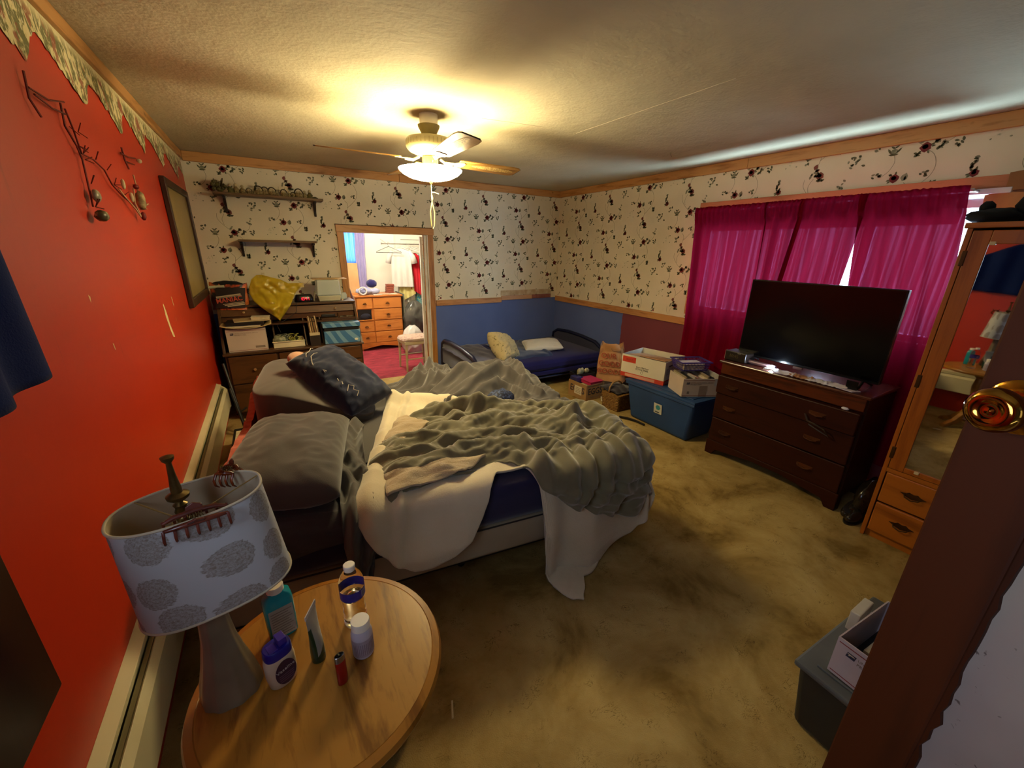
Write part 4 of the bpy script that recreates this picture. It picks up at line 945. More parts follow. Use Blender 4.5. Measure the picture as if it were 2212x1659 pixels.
for k in range(3): T = Matrix.Rotation(2*PI*k/3+0.4, 4, 'Z'); b.tube([(0.048, 0, -0.27), (0.09, 0, -0.262), (0.12, 0, -0.28), (0.10, 0, -0.305), (0.06, 0, -0.30)], 0.004, 8, T)
obj('light_arms', b, mat('brass_satin', '#b08d45'), fan, smooth=180)
obj('bowl_nut', B().lathe([(0.002, -0.39), (0.008, -0.386), (0.010, -0.378), (0.014, -0.371), (0.004, -0.369)], 16), FC, fan, smooth=50)
CH = mat('pull_chain', '#c8b87e', rough=0.4)
obj('pull_cord', B().tube([(0, 0, -0.389), (0.001, 0, -0.42), (0, 0, -0.45)], 0.0022, 6).tube([(0.0, 0, -0.438), (0.02, 0, -0.436), (0.05, 0, -0.444)], 0.0028, 6), CH, fan)
lp_ = [(0, 0, -0.45), (0.006, 0, -0.47), (-0.012, 0, -0.55), (-0.010, 0, -0.64), (0.0, 0, -0.66), (0.012, 0, -0.64), (0.016, 0, -0.56), (0.003, 0, -0.50), (0.0, 0, -0.455)]
obj('pull_loop', B().tube(lp_, 0.0032, 6), CH, fan, smooth=180)

# ------------------------------------------------------------------ wall shelves
DKW = wood('shelf_wood', '#6a5232', '#4a3820', 0, 10, 0.5, 0.12)
BRK = mat('bracket_dark', '#23180f', rough=0.5)
def wshelf(name, lab, x0, x1, z, d, bx):
    s = thing(name, lab, 'shelf', (0, YB, z))
    obj('board', B().box(x0, x1, -d, -0.001, -0.010, 0.010), DKW, s, bev=0.002)
    for x in bx:
        obj('bracket', B().prism([(-0.001, -0.010), (-d*0.75, -0.010), (-d*0.75, -0.025), (-d*0.45, -0.035), (-0.03, -0.10), (-0.02, -0.15), (-0.001, -0.15)], x-0.010, x+0.010, 0), BRK, s, bev=0.003)
wshelf('wall_shelf', 'upper wall shelf carrying a row of small baskets and figurines', -0.33, 0.585, 2.037, 0.20, (-0.255, 0.515))
wshelf('wall_shelf', 'lower empty wall shelf above the desk', -0.20, 0.475, 1.633, 0.20, (-0.185, 0.45))
IVY = mat('aged_ivory', '#9c8a5e', '#5d5230', vs=90, rough=0.8)
TWIG = mat('twig_brown', '#4a3c20', '#2f2614', vs=60, rough=0.9)
DKG = mat('dusty_green', '#4b4826', '#676238', vs=60, rough=0.9)
SZ = 2.0475
def fig_basket(x, s, lab, y=0):
    t = thing('miniature_basket', lab, 'basket', (x, YB-0.12+y, SZ), group='keepsakes on the upper shelf')
    obj('bowl', B().lathe([(0.018*s, 0), (0.026*s, 0.012*s), (0.030*s, 0.028*s), (0.027*s, 0.030*s), (0.020*s, 0.014*s)], 18), IVY, t, smooth=40)
    obj('handle', B().tube([(0.028*s*math.cos(a), 0, 0.026*s+0.034*s*math.sin(a)) for a in [PI*k/12 for k in range(13)]], 0.0038*s, 6), TWIG, t, smooth=180)
    b = B(); rn = random.Random(int(x*1000))
    for k in range(6): b.ball((rn.uniform(-.014, .014)*s, rn.uniform(-.014, .014)*s, (0.032+rn.uniform(0, .008))*s), 0.009*s, n=8)
    obj('contents', b, mat('ivory_lumps', '#b7a880', '#8d7f56', vs=80, rough=0.8), t, smooth=180); return t
def fig_doll(x, s, lab, y=0, m=None):
    t = thing('figurine', lab, 'figurine', (x, YB-0.12+y, SZ), group='keepsakes on the upper shelf')
    obj('body', B().lathe([(0.020*s, 0), (0.018*s, 0.02*s), (0.010*s, 0.040*s), (0.007*s, 0.046*s)], 14), m or IVY, t, smooth=50)
    obj('head', B().ball((0, 0, 0.055*s), 0.012*s, n=10), mat('ivory_lumps', '#b7a880'), t, smooth=180)
    obj('arms', B().tube([(-0.02*s, -0.004, 0.022*s), (-0.008*s, 0, 0.040*s), (0.008*s, 0, 0.040*s), (0.02*s, -0.004, 0.022*s)], 0.004*s, 6), m or IVY, t, smooth=180)
    return t
tw = thing('dried_bouquet', 'dusty dried bouquet on the left end of the upper shelf', 'dried flowers', (-0.275, YB-0.12, SZ))
b = B(); rn = random.Random(5)
for k in range(26):
    a = rn.uniform(0, 6.28); e = rn.uniform(.02, .05); b.tube([(0, 0, 0), (e*.5*math.cos(a), e*.5*math.sin(a), 0.04), (e*math.cos(a), e*math.sin(a), rn.uniform(.05, .125))], 0.003, 5)
obj('stems', b, TWIG, tw)
b = B()
for k in range(22): b.ball((rn.uniform(-.05, .05), rn.uniform(-.04, .04), rn.uniform(.02, .085)), rn.uniform(.010, .020), n=8, fn=lambda d: 1+.3*nz(d.x*4, d.y*4, d.z*4))
obj('blooms', b, DKG, tw)
for i, (kk, x, s_, lab) in enumerate([('d', -0.19, 1.2, 'dark figurine beside the dried bouquet on the upper shelf'), ('d', -0.145, 1.3, 'pale lamb figurine, third from the left on the upper shelf'), ('d', -0.095, 1.15, 'pale figurine just left of the longest gap between handles on the upper shelf'),
        ('b', -0.045, .9, 'small low basket right of the pale figurines on the upper shelf'), ('b', 0.035, 1.3, 'ivory basket with arched handle near the middle of the upper shelf'), ('b', 0.085, 1.25, 'second arched ivory basket in the middle of the upper shelf'),
        ('b', 0.145, 1.25, 'third arched ivory basket, right of the shelf middle'), ('d', 0.185, .7, 'tiny figurine in the gap right of the three arched baskets'), ('b', 0.245, 1.1, 'round basket right of the gap on the upper shelf'), ('d', 0.29, .8, 'short pale figurine between two right-hand baskets'),
        ('b', 0.325, .8, 'small basket in front on the right half of the upper shelf'), ('b', 0.375, 1.35, 'largest arched basket on the right half of the upper shelf'), ('d', 0.43, 1.1, 'ivory figurine near the right bracket of the upper shelf'), ('d', 0.475, 1.2, 'leafy figurine above the right bracket of the upper shelf')]):
    (fig_basket if kk == 'b' else fig_doll)(x, s_, lab, 0.02*nz(i*3.3), **({'m': DKG} if kk == 'd' and i in (0, 13) else {}))
tag(obj('pebble_dish', B().lathe([(0.02, 0), (0.032, 0.008), (0.028, 0.012), (0.012, 0.02), (0.001, 0.022)], 18, Matrix.Translation((0.52, YB-0.1, SZ))), DKG, smooth=50), 'low dusty lidded dish at the right end of the upper shelf', 'dish')
tag(obj('shell_cluster', B().ball((-0.01, YB-0.13, SZ+0.016), 0.022, 0.016, 0.016, 12, fn=lambda d: 1+.2*nz(d.x*5, d.y*5, d.z*5)), IVY, smooth=180), 'low rounded shell left of the middle on the upper shelf', 'shell')

# ------------------------------------------------------------------ wall mirror on the red wall
fm = thing('framed_board', 'dark framed tan board hanging on the red wall near the back corner', 'board', (XL, 0, 0))
MY0, MY1, MZ0, MZ1 = 3.71, 4.72, 1.15, 2.02
FRM = wood('dark_frame', '#3c2412', '#2a180b', 2, 8, 0.4, 0.15)
for nm, bb in (('frame_side', B().box(0.002, 0.032, MY0, MY0+0.05, MZ0, MZ1)), ('frame_side', B().box(0.002, 0.032, MY1-0.05, MY1, MZ0, MZ1)),
               ('frame_rail', B().box(0.002, 0.032, MY0+0.05, MY1-0.05, MZ1-0.05, MZ1)), ('frame_rail', B().box(0.002, 0.032, MY0+0.05, MY1-0.05, MZ0, MZ0+0.06))): obj(nm, bb, FRM, fm, bev=0.004)
mm_ = mat('tan_board', '#8d7640', '#9c8650', vs=3, rough=0.35)
obj('board_face', B().box(0.006, 0.014, MY0+0.05, MY1-0.05, MZ0+0.06, MZ1-0.05), mm_, fm)

# ------------------------------------------------------------------ secretary desk against the back wall
DESK = wood('dark_oak_desk', '#4a3018', '#2f1c0c', 0, 9, 0.4, 0.12)
DESKF = wood('dark_oak_front', '#553417', '#38200e', 0, 9, 0.4, 0.12)
dk = thing('secretary_desk', 'dark wood desk with slanted hutch and pigeonholes against the back wall', 'desk', (0.145, 4.62, 0))
w2, yf, yb, zl = 0.605, -0.30, 0.33, 0.655
obj('base_cabinet', B().box(-w2+0.01, w2-0.01, yf+0.02, yb, 0.06, zl-0.022), DESK, dk, bev=0.003)
obj('plinth', B().box(-w2+0.02, w2-0.02, yf+0.05, yb, 0, 0.06), DESK, dk)
obj('writing_ledge', B().box(-w2-0.005, w2+0.005, yf-0.012, yb, zl-0.022, zl), DESK, dk, bev=0.004)
for x0, x1, z0, z1, kn in ((-w2+0.03, -0.19, 0.36, 0.62, 1), (-w2+0.03, -0.19, 0.08, 0.35, 1), (-0.17, 0.24, 0.50, 0.62, 0), (0.26, w2-0.03, 0.49, 0.62, 1), (0.26, w2-0.03, 0.35, 0.475, 1), (0.26, w2-0.03, 0.08, 0.335, 1)):
    d = obj('drawer', B().box(x0, x1, yf+0.004, yf+0.022, z0, z1), DESKF, dk, bev=0.004)
    if kn: obj('knob', B().lathe([(0.005, 0), (0.006, 0.012), (0.013, 0.018), (0.012, 0.025), (0.001, 0.028)], 14, Matrix.Translation(((x0+x1)/2, yf+0.004, (z0+z1)/2)) @ Matrix.Rotation(R(90), 4, 'X')), mat('brass_knob', '#b89a6a', metal=0.7, rough=0.3), d, smooth=50)
obj('knee_shade', B().box(-0.17, 0.24, yf+0.015, yf+0.018, 0.08, 0.49), mat('recess_shade', '#120b06', rough=0.9), dk)  # flat dark sheet stands for the shade in the knee opening
side = [(yf+0.01, zl), (yf+0.04, zl+0.06), (yf+0.28, 1.035), (yb, 1.035), (yb, zl)]
for x in (-w2, w2-0.02): obj('hutch_side', B().prism(side, x, x+0.02, 0), DESK, dk, bev=0.002)
obj('hutch_top', B().box(-w2-0.005, w2+0.005, yf+0.26, yb, 1.03, 1.052), DESK, dk, bev=0.003)
obj('hutch_back', B().box(-w2+0.02, w2-0.02, yb-0.012, yb, zl, 1.03), mat('hutch_back_dark', '#1f130a', rough=0.8), dk)
obj('rolled_lid', B().box(-w2+0.02, w2-0.02, 0, 0.02, 0, 0.075, Matrix.Translation((0, yf+0.235, 0.955)) @ Matrix.Rotation(R(-28), 4, 'X')), DESKF, dk, bev=0.003)
obj('valance', B().box(-w2+0.02, w2-0.02, yf+0.255, yf+0.27, 0.90, 0.955), DESKF, dk, bev=0.002)
obj('inner_shelf', B().box(-w2+0.02, w2-0.02, yf+0.16, yb-0.012, 0.865, 0.878), DESK, dk)
obj('inner_shelf', B().box(0.255, w2-0.02, yf+0.17, yb-0.012, 0.868+0.012, 0.882+0.012), DESK, dk)
for x in (-0.19, 0.08, 0.235, 0.42): obj('divider', B().prism([(yf+0.10, zl), (yf+0.25, 0.90), (yb-0.012, 0.90), (yb-0.012, zl)] if x != 0.42 else [(yf+0.2, 0.895), (yf+0.27, 0.95), (yb-0.012, 0.95), (yb-0.012, 0.895)], x, x+0.012, 0), DESK, dk)
for x in (-0.40, 0.40): obj('lid_knob', B().lathe([(0.004, 0), (0.005, 0.01), (0.011, 0.015), (0.001, 0.024)], 12, Matrix.Translation((x, yf+0.225, 0.985)) @ Matrix.Rotation(R(62), 4, 'X')), mat('brass_knob', '#b89a6a'), dk, smooth=50)

# mailing box on ledge
KRW = mat('mailer_white', '#b3a291', '#bdad9c', rough=0.7, vs=3)
RED = mat('print_red', '#7c2f26', rough=0.7)
GRY = mat('print_taupe', '#77695c', rough=0.7)
NVP = mat('print_navyblack', '#22203a', rough=0.7)
def obox(name, lab, w, d, h_, loc, rz, m, inside, th=0.004, open_=True, flaps=0, gr=None):
    """open cardboard box: four walls and a base"""
    t = thing(name, lab, 'box', loc, rz, gr)
    obj('wall', B().box(-w/2, w/2, -d/2, -d/2+th, 0, h_), m, t); obj('wall', B().box(-w/2, w/2, d/2-th, d/2, 0, h_), m, t)
    obj('wall', B().box(-w/2, -w/2+th, -d/2+th, d/2-th, 0, h_), m, t); obj('wall', B().box(w/2-th, w/2, -d/2+th, d/2-th, 0, h_), m, t)
    obj('base', B().box(-w/2+th, w/2-th, -d/2+th, d/2-th, 0, th), m, t)
    if not open_: obj('lid', B().box(-w/2, w/2, -d/2, d/2, h_, h_+th), m, t)
    return t
def mailprint(t, w, h_, y, axis='y', sgn=-1, bar=True, small=1.0):
    """postal print on one face: eagle emblem, two text lines, coloured bands"""
    if axis == 'y': F = lambda px, pz: frame((px, y, pz), (1, 0, 0), (0, 0, 1))
    else: F = lambda px, pz: frame((y, px, pz), (0, -1, 0), (0, 0, 1))
    L = -w/2 if axis == 'y' else w/2
    sx = 1 if axis == 'y' else -1
    def rect(x0, x1, z0, z1, m, nm, e=0.0005):
        a, c = sorted((x0, x1))
        bb = B().box(a, c, y-e, y+0.0001, z0, z1) if axis == 'y' else B().box(y-e, y+0.0001, a, c, z0, z1)
        obj(nm, bb, m, t)
    rect(L+sx*0.006*1, L+sx*(w-0.006), h_-0.016, h_-0.013, RED, 'printed_band'); rect(L+sx*0.006, L+sx*(w-0.006), 0.010, 0.013, RED, 'printed_band')
    x = L+sx*0.03; s_ = w*0.08
    P = [(0, 0), (s_, 0), (s_*1.12, s_*.75), (s_*.12, s_*.75)]
    zz = h_-0.03-s_*.75
    bb = B(); pts = [(x+sx*a, zz+c) for a, c in P]
    bb.poly([(a, y-0.0006, c) for a, c in pts] if axis == 'y' else [(y-0.0006, a, c) for a, c in pts]); obj('emblem', bb, NVP, t)
    bb = B(); pts = [(x+sx*a*s_, zz+c*s_) for a, c in [(.15, .62), (.85, .60), (1.0, .45), (.55, .42), (.25, .22), (.32, .45), (.12, .5)]]
    bb.poly([(a, y-0.0009, c) for a, c in pts] if axis == 'y' else [(y-0.0009, a, c) for a, c in pts]); obj('emblem_eagle', bb, KRW, t)
    text('print_line', 'UNITED STATES POSTAL SERVICE', w*0.040, GRY, t, F(x+sx*(s_*1.3), h_-0.036) @ Matrix.Translation((0, 0, 0.0003)), align='LEFT')
    text('print_line', 'PRIORITY MAIL', w*0.045, GRY, t, F(x+sx*(s_*1.3), h_-0.052) @ Matrix.Translation((0, 0, 0.0003)), align='LEFT')
    if bar: rect(L+sx*w*0.68, L+sx*w*0.93, 0.026, 0.046, GRY, 'barcode_block')
t = obox('mailing_box', 'closed white mailing box on the left of the desk ledge', 0.31, 0.22, 0.205, (-0.258, 4.475, zl+0.001), 0, KRW, None, open_=False)
mailprint(t, 0.31, 0.205, -0.1102)
# folders and books on top of it
PAPER = mat('paper_cream', '#c5b793', '#b5a57e', rough=0.8, vs=30)
BLK = mat('black_cover', '#14100d', rough=0.5)
def slab(name, lab, w, d, h_, loc, rz, cover, pages=PAPER, cat='book', gr=None, ry=0):
    t = thing(name, lab, cat, loc, rz, gr, rot=(0, R(ry), rz))
    obj('pages', B().box(-w/2+0.003, w/2-0.003, -d/2+0.002, d/2-0.003, 0.002, h_-0.002), pages, t)
    obj('cover', B().box(-w/2, w/2, -d/2, d/2, 0, 0.002).box(-w/2, w/2, -d/2, d/2, h_-0.002, h_).box(-w/2, w/2, d/2-0.002, d/2, 0.002, h_-0.002), cover, t, bev=0.0008)
    return t
z = zl+0.212
b = B().surf(lambda s, t: (lerp(-0.445, -0.045, s), lerp(4.335, 4.56, t), z+0.004+0.03*abs(2*s-1)**2.5), 24, 8)
tag(obj('manila_folder', b, mat('manila', '#b09a6c', '#a08858', rough=0.8), smooth=180, solid=0.003, so=1), 'bent manila folder lying open on the mailing box', 'folder')
slab('sketch_pad', 'white writing pad inside the manila folder on the desk', 0.27, 0.20, 0.012, (-0.27, 4.46, z+0.012), 0.03, mat('pad_cover', '#c9bfae', rough=0.7))
slab('binder', 'flat black binder on top of the folder at the left of the desk', 0.30, 0.21, 0.03, (-0.25, 4.47, z+0.026), -0.04, BLK, BLK)
slab('magazine', 'thin tan magazine on the black binder', 0.29, 0.20, 0.008, (-0.20, 4.48, z+0.058), 0.10, mat('tan_cover', '#b49a70', rough=0.5))
slab('paperback', 'thick white paperback on top of the stack beside the yellow bag', 0.15, 0.10, 0.026, (-0.125, 4.45, z+0.068), -0.08, mat('white_cover', '#c7bda6', rough=0.5))
# cable tray
tr_ = thing('cable_tray', 'shallow white tray heaped with cables on the desk ledge', 'tray', (0.077, 4.475, zl+0.001))
b = B(); w, d, h_ = 0.27, 0.20, 0.062
b.taper(w-0.02, d-0.02, w, d, 0, 0.008)
for sx, sy, ww, dd_ in ((0, -d/2+0.003, w, 0.006), (0, d/2-0.003, w, 0.006), (-w/2+0.003, 0, 0.006, d), (w/2-0.003, 0, 0.006, d)): b.box(sx-ww/2, sx+ww/2, sy-dd_/2, sy+dd_/2, 0.0, h_)
b.box(-w/2-0.008, w/2+0.008, -d/2-0.008, -d/2, h_-0.008, h_)
obj('tray_body', b, mat('tray_white', '#cbbf9c', rough=0.4), tr_, bev=0.003)
rn = random.Random(9)
for nm, cc, nn, rad in (('grey_cable', '#6f7262', 3, .0045), ('yellow_green_cable', '#8c8a3a', 2, .005), ('black_cable', '#16120e', 3, .004)):
    b = B()
    for q in range(nn):
        cx, cy = rn.uniform(-.07, .07), rn.uniform(-.05, .03); pts = []
        for k in range(46): a = k*0.55; pts.append((max(-.12, min(.12, cx+(.035+.02*math.sin(k*.7+q))*math.cos(a+q))), max(-.09, min(.085, cy+(.03+.015*math.cos(k*.9))*math.sin(a))), 0.025+0.05*abs(math.sin(k*.31+q))+0.001*k))
        b.tube(pts, rad, 6)
    obj(nm, b, mat('mat_'+nm, cc, rough=0.5), tr_, smooth=180)
obj('clear_bag', B().ball((-0.075, -0.03, 0.065), 0.060, 0.045, 0.045, 18, fn=lambda d: 1+.25*nz(d.x*3, d.y*3, d.z*3)), mat('cloudy_bag', '#6e7155', '#9a9a7c', vs=40, rough=0.25), tr_, smooth=180)
# magazine file
ff = thing('file_holder', 'dark upright magazine file packed with papers in the middle of the desk', 'file holder', (0.308, 4.48, zl+0.001))
obj('holder', B().prism([(-0.12, 0), (0.12, 0), (0.12, 0.22), (0.05, 0.22), (-0.12, 0.10)], -0.046, -0.043, 0).prism([(-0.12, 0), (0.12, 0), (0.12, 0.22), (0.05, 0.22), (-0.12, 0.10)], 0.043, 0.046, 0).box(-0.046, 0.046, -0.122, -0.118, 0, 0.10).box(-0.046, 0.046, -0.12, 0.12, 0, 0.003), mat('file_black', '#241a12', rough=0.6), ff)
obj('label_strip', B().box(-0.046, 0.046, -0.124, -0.1215, 0.100, 0.128), PAPER, ff)
for k in range(9):
    x = -0.038+k*0.0095; c = ['#7b5a36', '#c0aa80', '#5c3d22', '#a98a5a', '#3a2a1c', '#8d6c48'][k % 6]
    obj('paper_sheet', B().prism([(-0.105, 0.01), (0.10, 0.01), (0.10, 0.235+0.02*math.sin(k)), (0.04, 0.255+0.015*math.sin(k*2)), (-0.10, 0.13+0.008*math.sin(k*3))], x-0.0035, x+0.0035, 0), mat('sheet_'+c[1:], c, rough=0.8), ff)
# blue shoe box with swirls
m, t, bs = nt('blue_swirl_card'); v = coord(t, (1, 1, 1), rot=(0, R(38), 0)); 
wv = t.nodes.new('ShaderNodeTexWave'); wv.inputs['Scale'].default_value = 3.6; wv.inputs['Distortion'].default_value = 3.2; wv.inputs['Detail'].default_value = 0.5; wv.inputs['Detail Scale'].default_value = 1.2; t.links.new(v, wv.inputs['Vector'])
t.links.new(ramp(t, wv.outputs[0], [(0.56, '#3a6a93'), (0.60, '#6c93ab')]), bs.inputs['Base Color']); bs.inputs['Roughness'].default_value = 0.45
sb = thing('shoe_box', 'blue swirl-patterned shoe box on the right of the desk ledge', 'box', (0.565, 4.475, zl+0.001))
obj('body', B().box(-0.172, 0.172, -0.12, 0.12, 0, 0.128), m, sb, bev=0.002)
obj('lid', B().box(-0.178, 0.178, -0.126, 0.126, 0.165, 0.205), m, sb, bev=0.002)
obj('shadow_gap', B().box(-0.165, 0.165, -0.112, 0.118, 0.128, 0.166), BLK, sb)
obj('sticker', B().prism([(0.128+0.018*math.cos(a), 0.030+0.012*math.sin(a)) for a in [2*PI*i/18 for i in range(18)]], -0.1212, -0.1202, 1), mat('sticker_cream', '#c2c0a8', rough=0.5), sb)
tag(obj('papers_heap', B().surf(lambda s, t: (lerp(0.55, 0.72, s), lerp(4.55, 4.68, t), 0.872+0.02*(1-2*abs(nz(s*3, t*3)))+0.012), 16, 10), mat('crumpled_paper', '#8b8570', rough=0.8), smooth=60, solid=0.003), 'crumpled papers stuffed in the right pigeonhole of the desk', 'paper')
tag(obj('router', B().box(0.41, 0.54, 4.56, 4.70, 0.897, 0.925), BLK, bev=0.005), 'small black device in the pigeonhole above the blue shoe box', 'device')

# on top of the desk
TOPZ = 1.053
m, t, bs = nt('orange_black_tote'); v = coord(t, (1, 1, 1))
k = ramp(t, noi(t, v, 7, 3, 0.6, 0.8), [(0.46, '#170a04'), (0.52, '#a8441c'), (0.60, '#c46a2c'), (0.66, '#3a0e08')])
t.links.new(k, bs.inputs['Base Color']); bs.inputs['Roughness'].default_value = 0.45
tt_ = thing('tote_bag', 'black and orange printed tote bag reading MANIAC on the left of the desk top', 'bag', (-0.345, 4.66, TOPZ-0.05), R(-6), rot=(R(-6), R(2), R(-4)))
def tote(s, t):
    a = 2*PI*s; e = 0.45; ca, sa = math.cos(a), math.sin(a); w = lerp(0.145, 0.155, t)*(1-0.10*t*(1 if ca > 0 else .3)); d = lerp(0.085, 0.06, t)
    return (w*abs(ca)**e*(1 if ca > 0 else -1)+0.012*nz(t*5, s*7), d*abs(sa)**e*(1 if sa > 0 else -1)+0.014*nz(s*8, t*4, 3), 0.245*t+0.012*math.sin(a*2+1)*t)
obj('bag_body', B().surf(tote, 64, 20), m, tt_, smooth=180)
bs_ = mat('bag_black', '#150a06', '#241008', rough=0.5)
obj('front_panel', B().surf(lambda s, t: (lerp(-0.115, 0.115, s)+0.02*t, -0.095-0.006*math.sin(PI*s)+0.012*t, 0.02+0.185*t), 10, 8), bs_, tt_, smooth=180)
OR = mat('print_salmon', '#b0442c', rough=0.6); OW = mat('print_offwhite', '#a49678', rough=0.6)
FT = frame((0.0, -0.1025, 0.095), (1, 0.0, 0.16), (0, 0.05, 1))
text('bag_text', 'MANIAC', 0.060, OR, tt_, FT, sx=0.9, bold=0.001)
b = B()
for x0, x1, y_, h_ in ((-0.095, 0.10, 0.038, .013), (-0.095, 0.105, 0.026, .004), (-0.06, 0.105, -0.034, .005), (-0.05, 0.11, -0.045, .008), (-0.03, 0.11, -0.058, .010)):
    b.add([(x0, y_-h_/2, 0), (x1, y_-h_/2, 0), (x1, y_+h_/2, 0), (x0, y_+h_/2, 0)], [(0, 1, 2, 3)], FT)
obj('text_bars', b, OW, tt_)
obj('black_top', B().ball((-0.01, 0.0, 0.235), 0.125, 0.06, 0.035, 20, fn=lambda d: 1+.12*nz(d.x*2, d.y*2, d.z*2)), mat('black_cloth', '#0b0808', rough=0.9), tt_, smooth=180)
obj('paper_roll', B().tube([(-0.15, -0.07, 0.205), (-0.03, -0.075, 0.215)], 0.013, 12), mat('roll_greenwhite', '#a8a68c', rough=0.6), tt_, smooth=60)
obj('tag', B().box(-0.03, 0.0, -0.078, -0.075, 0.222, 0.238, Matrix.Rotation(R(-15), 4, 'Y')), PAPER, tt_)
# yellow plastic bag
m, t, bs = nt('yellow_plastic'); v = coord(t); t.links.new(ramp(t, noi(t, v, 9, 4), [(0.3, '#9c8416'), (0.7, '#b59c2a')]), bs.inputs['Base Color']); bs.inputs['Roughness'].default_value = 0.28
outl = [(0.0, -0.15, -0.02), (0.06, -0.20, 0.05), (0.2, -0.20, 0.15), (0.35, -0.22, 0.21), (0.5, -0.20, 0.27), (0.62, -0.17, 0.24), (0.8, -0.13, 0.15), (0.92, -0.07, 0.10), (1.0, -0.02, 0.03)]
yb_ = thing('plastic_bag', 'crumpled yellow plastic bag hanging over the desk edge', 'bag', (0.03, 4.65, 0.90))
LFT = [(0, 0.0), (.15, -.06), (.3, -.13), (.45, -.19), (.6, -.215), (.75, -.205), (.9, -.18), (1, -.13)]
RGT = [(0, 0.0), (.15, .05), (.3, .10), (.45, .14), (.6, .18), (.72, .24), (.82, .265), (.9, .18), (1, -.06)]
def ybag(sg):
    def P(s, t):
        x = lerp(curve(LFT, t), curve(RGT, t), s); z = 0.425*t+0.0*s-(0.05*smooth01((s-.6)*3) if t > .8 else 0)
        e = math.sin(PI*s)**0.6*math.sin(PI*min(1, t*1.05+.02))**0.5 if 0 < s < 1 else 0
        y = sg*(0.055*e)+0.030*(1-2*abs(nz(x*10, z*10, sg)))*max(.3, e)+0.008*nz(x*30, z*30, sg)-0.15*(1-smooth01((t-.30)*3.2))
        return (x, y-0.02, z)
    return P
b = B().surf(ybag(-1), 60, 50); b2 = B().surf(ybag(1), 60, 50); b.add(b2.v, b2.f)
obj('bag_skin', b, m, yb_, smooth=38)
tag(obj('paper_slip', B().box(-0.065, -0.035, 4.80, 4.803, TOPZ, 1.335), PAPER), 'white paper slip poking up behind the yellow bag', 'paper')
# clock radio
ck = thing('alarm_clock', 'black digital alarm clock with glowing red digits on the desk top', 'clock', (0.275, 4.655, TOPZ), R(4))
obj('case', rbottle([(0.086, 0, .052), (0.09, 0.006, .055), (0.088, 0.035, .053), (0.075, 0.068, .040), (0.068, 0.074, .035)], e=0.6), mat('clock_black', '#0d0a0c', rough=0.25), ck, smooth=50)
REDG = emis('red_led', '#ff1030', 1.6)
def seg7(b, ch, x, z, s, T):
    S7 = {'0': 'abcdef', '1': 'bc', '4': 'bcfg'}[ch]; w, h_ = s*.5, s; tk = s*.11
    R_ = {'a': (0, h_/2, w, tk), 'g': (0, 0, w, tk), 'd': (0, -h_/2, w, tk), 'b': (w/2, h_/4, tk, h_/2), 'c': (w/2, -h_/4, tk, h_/2), 'e': (-w/2, -h_/4, tk, h_/2), 'f': (-w/2, h_/4, tk, h_/2)}
    for c_ in S7: cx, cz, ww, hh = R_[c_]; b.box(x+cx-ww/2, x+cx+ww/2, z+cz-hh/2, z+cz+hh/2, 0, 0.0006, T)
T = frame((0.0, -0.0565, 0.034), (1, 0, 0), (0, 0.25, 1)); b = B()
for ch, x in zip('1041', (-0.034, -0.014, 0.012, 0.032)): seg7(b, ch, x, 0, 0.026, T)
for zz in (-0.006, 0.006): b.box(-0.003, 0.0, zz-0.0015, zz+0.0015, 0, 0.0006, T)
obj('digits', b, REDG, ck)
# clear tub with feeding box
tp_ = thing('clear_tub', 'clear plastic tub with pale base on the right of the desk top', 'container', (0.515, 4.70, TOPZ))
m = bpy.data.materials.new('cloudy_clear'); m.use_nodes = True; g = m.node_tree.nodes['Principled BSDF']; g.inputs['Base Color'].default_value = (0.62, 0.68, 0.60, 1); g.inputs['Roughness'].default_value = 0.18; g.inputs['Alpha'].default_value = 0.55
obj('base', B().taper(0.20, 0.17, 0.225, 0.19, 0, 0.055), mat('tub_base', '#aba78c', rough=0.35), tp_, bev=0.006)
obj('clear_cover', B().taper(0.235, 0.20, 0.215, 0.175, 0.055, 0.215), m, tp_, bev=0.012)
b = B().box(-0.05, 0.03, -0.02, 0.02, 0.08, 0.14).box(-0.03, 0.0, -0.03, 0.03, 0.10, 0.17)
obj('contents', b, mat('machine_grey', '#5c6650', rough=0.5), tp_, bev=0.004)
tag(obj('tan_board', B().box(0.375, 0.70, 4.61, 4.80, 1.272, 1.279, Matrix.Identity(4)), wood('thin_board', '#b8925a', '#9a7440', 0), bev=0.001), 'thin tan board lying across the clear tub', 'board')
tag(obj('glass_jar', B().lathe([(0.028, 0), (0.034, 0.004), (0.034, 0.05), (0.026, 0.062), (0.026, 0.07)], 20, Matrix.Translation((0.672, 4.76, TOPZ))), m, smooth=50), 'small clear jar in the corner beside the door casing', 'jar')
tag(obj('die', B().box(0.63, 0.648, 4.62, 4.638, TOPZ, TOPZ+0.018), PAPER, bev=0.002), 'tiny cream cube on the front edge of the desk top', 'cube')
tag(obj('cream_spout', B().tube([(0.365, 4.62, TOPZ+0.01), (0.372, 4.64, TOPZ+0.06), (0.385, 4.66, TOPZ+0.10)], 0.007, 8), mat('grey_wand', '#7c755c', rough=0.5)), 'thin grey wand between the clock and the clear tub', 'wand')
tag(obj('charging_cord', B().tube([(0.20, 4.60, TOPZ+0.004), (0.20, 4.565, TOPZ+0.0), (0.19, 4.55, TOPZ-0.08), (0.12, 4.50, 0.93), (0.06, 4.46, 0.90), (0.0, 4.45, 0.86), (0.02, 4.42, 0.80)], 0.0025, 6), BLK), 'black cord running down from the clock into the desk', 'cord')
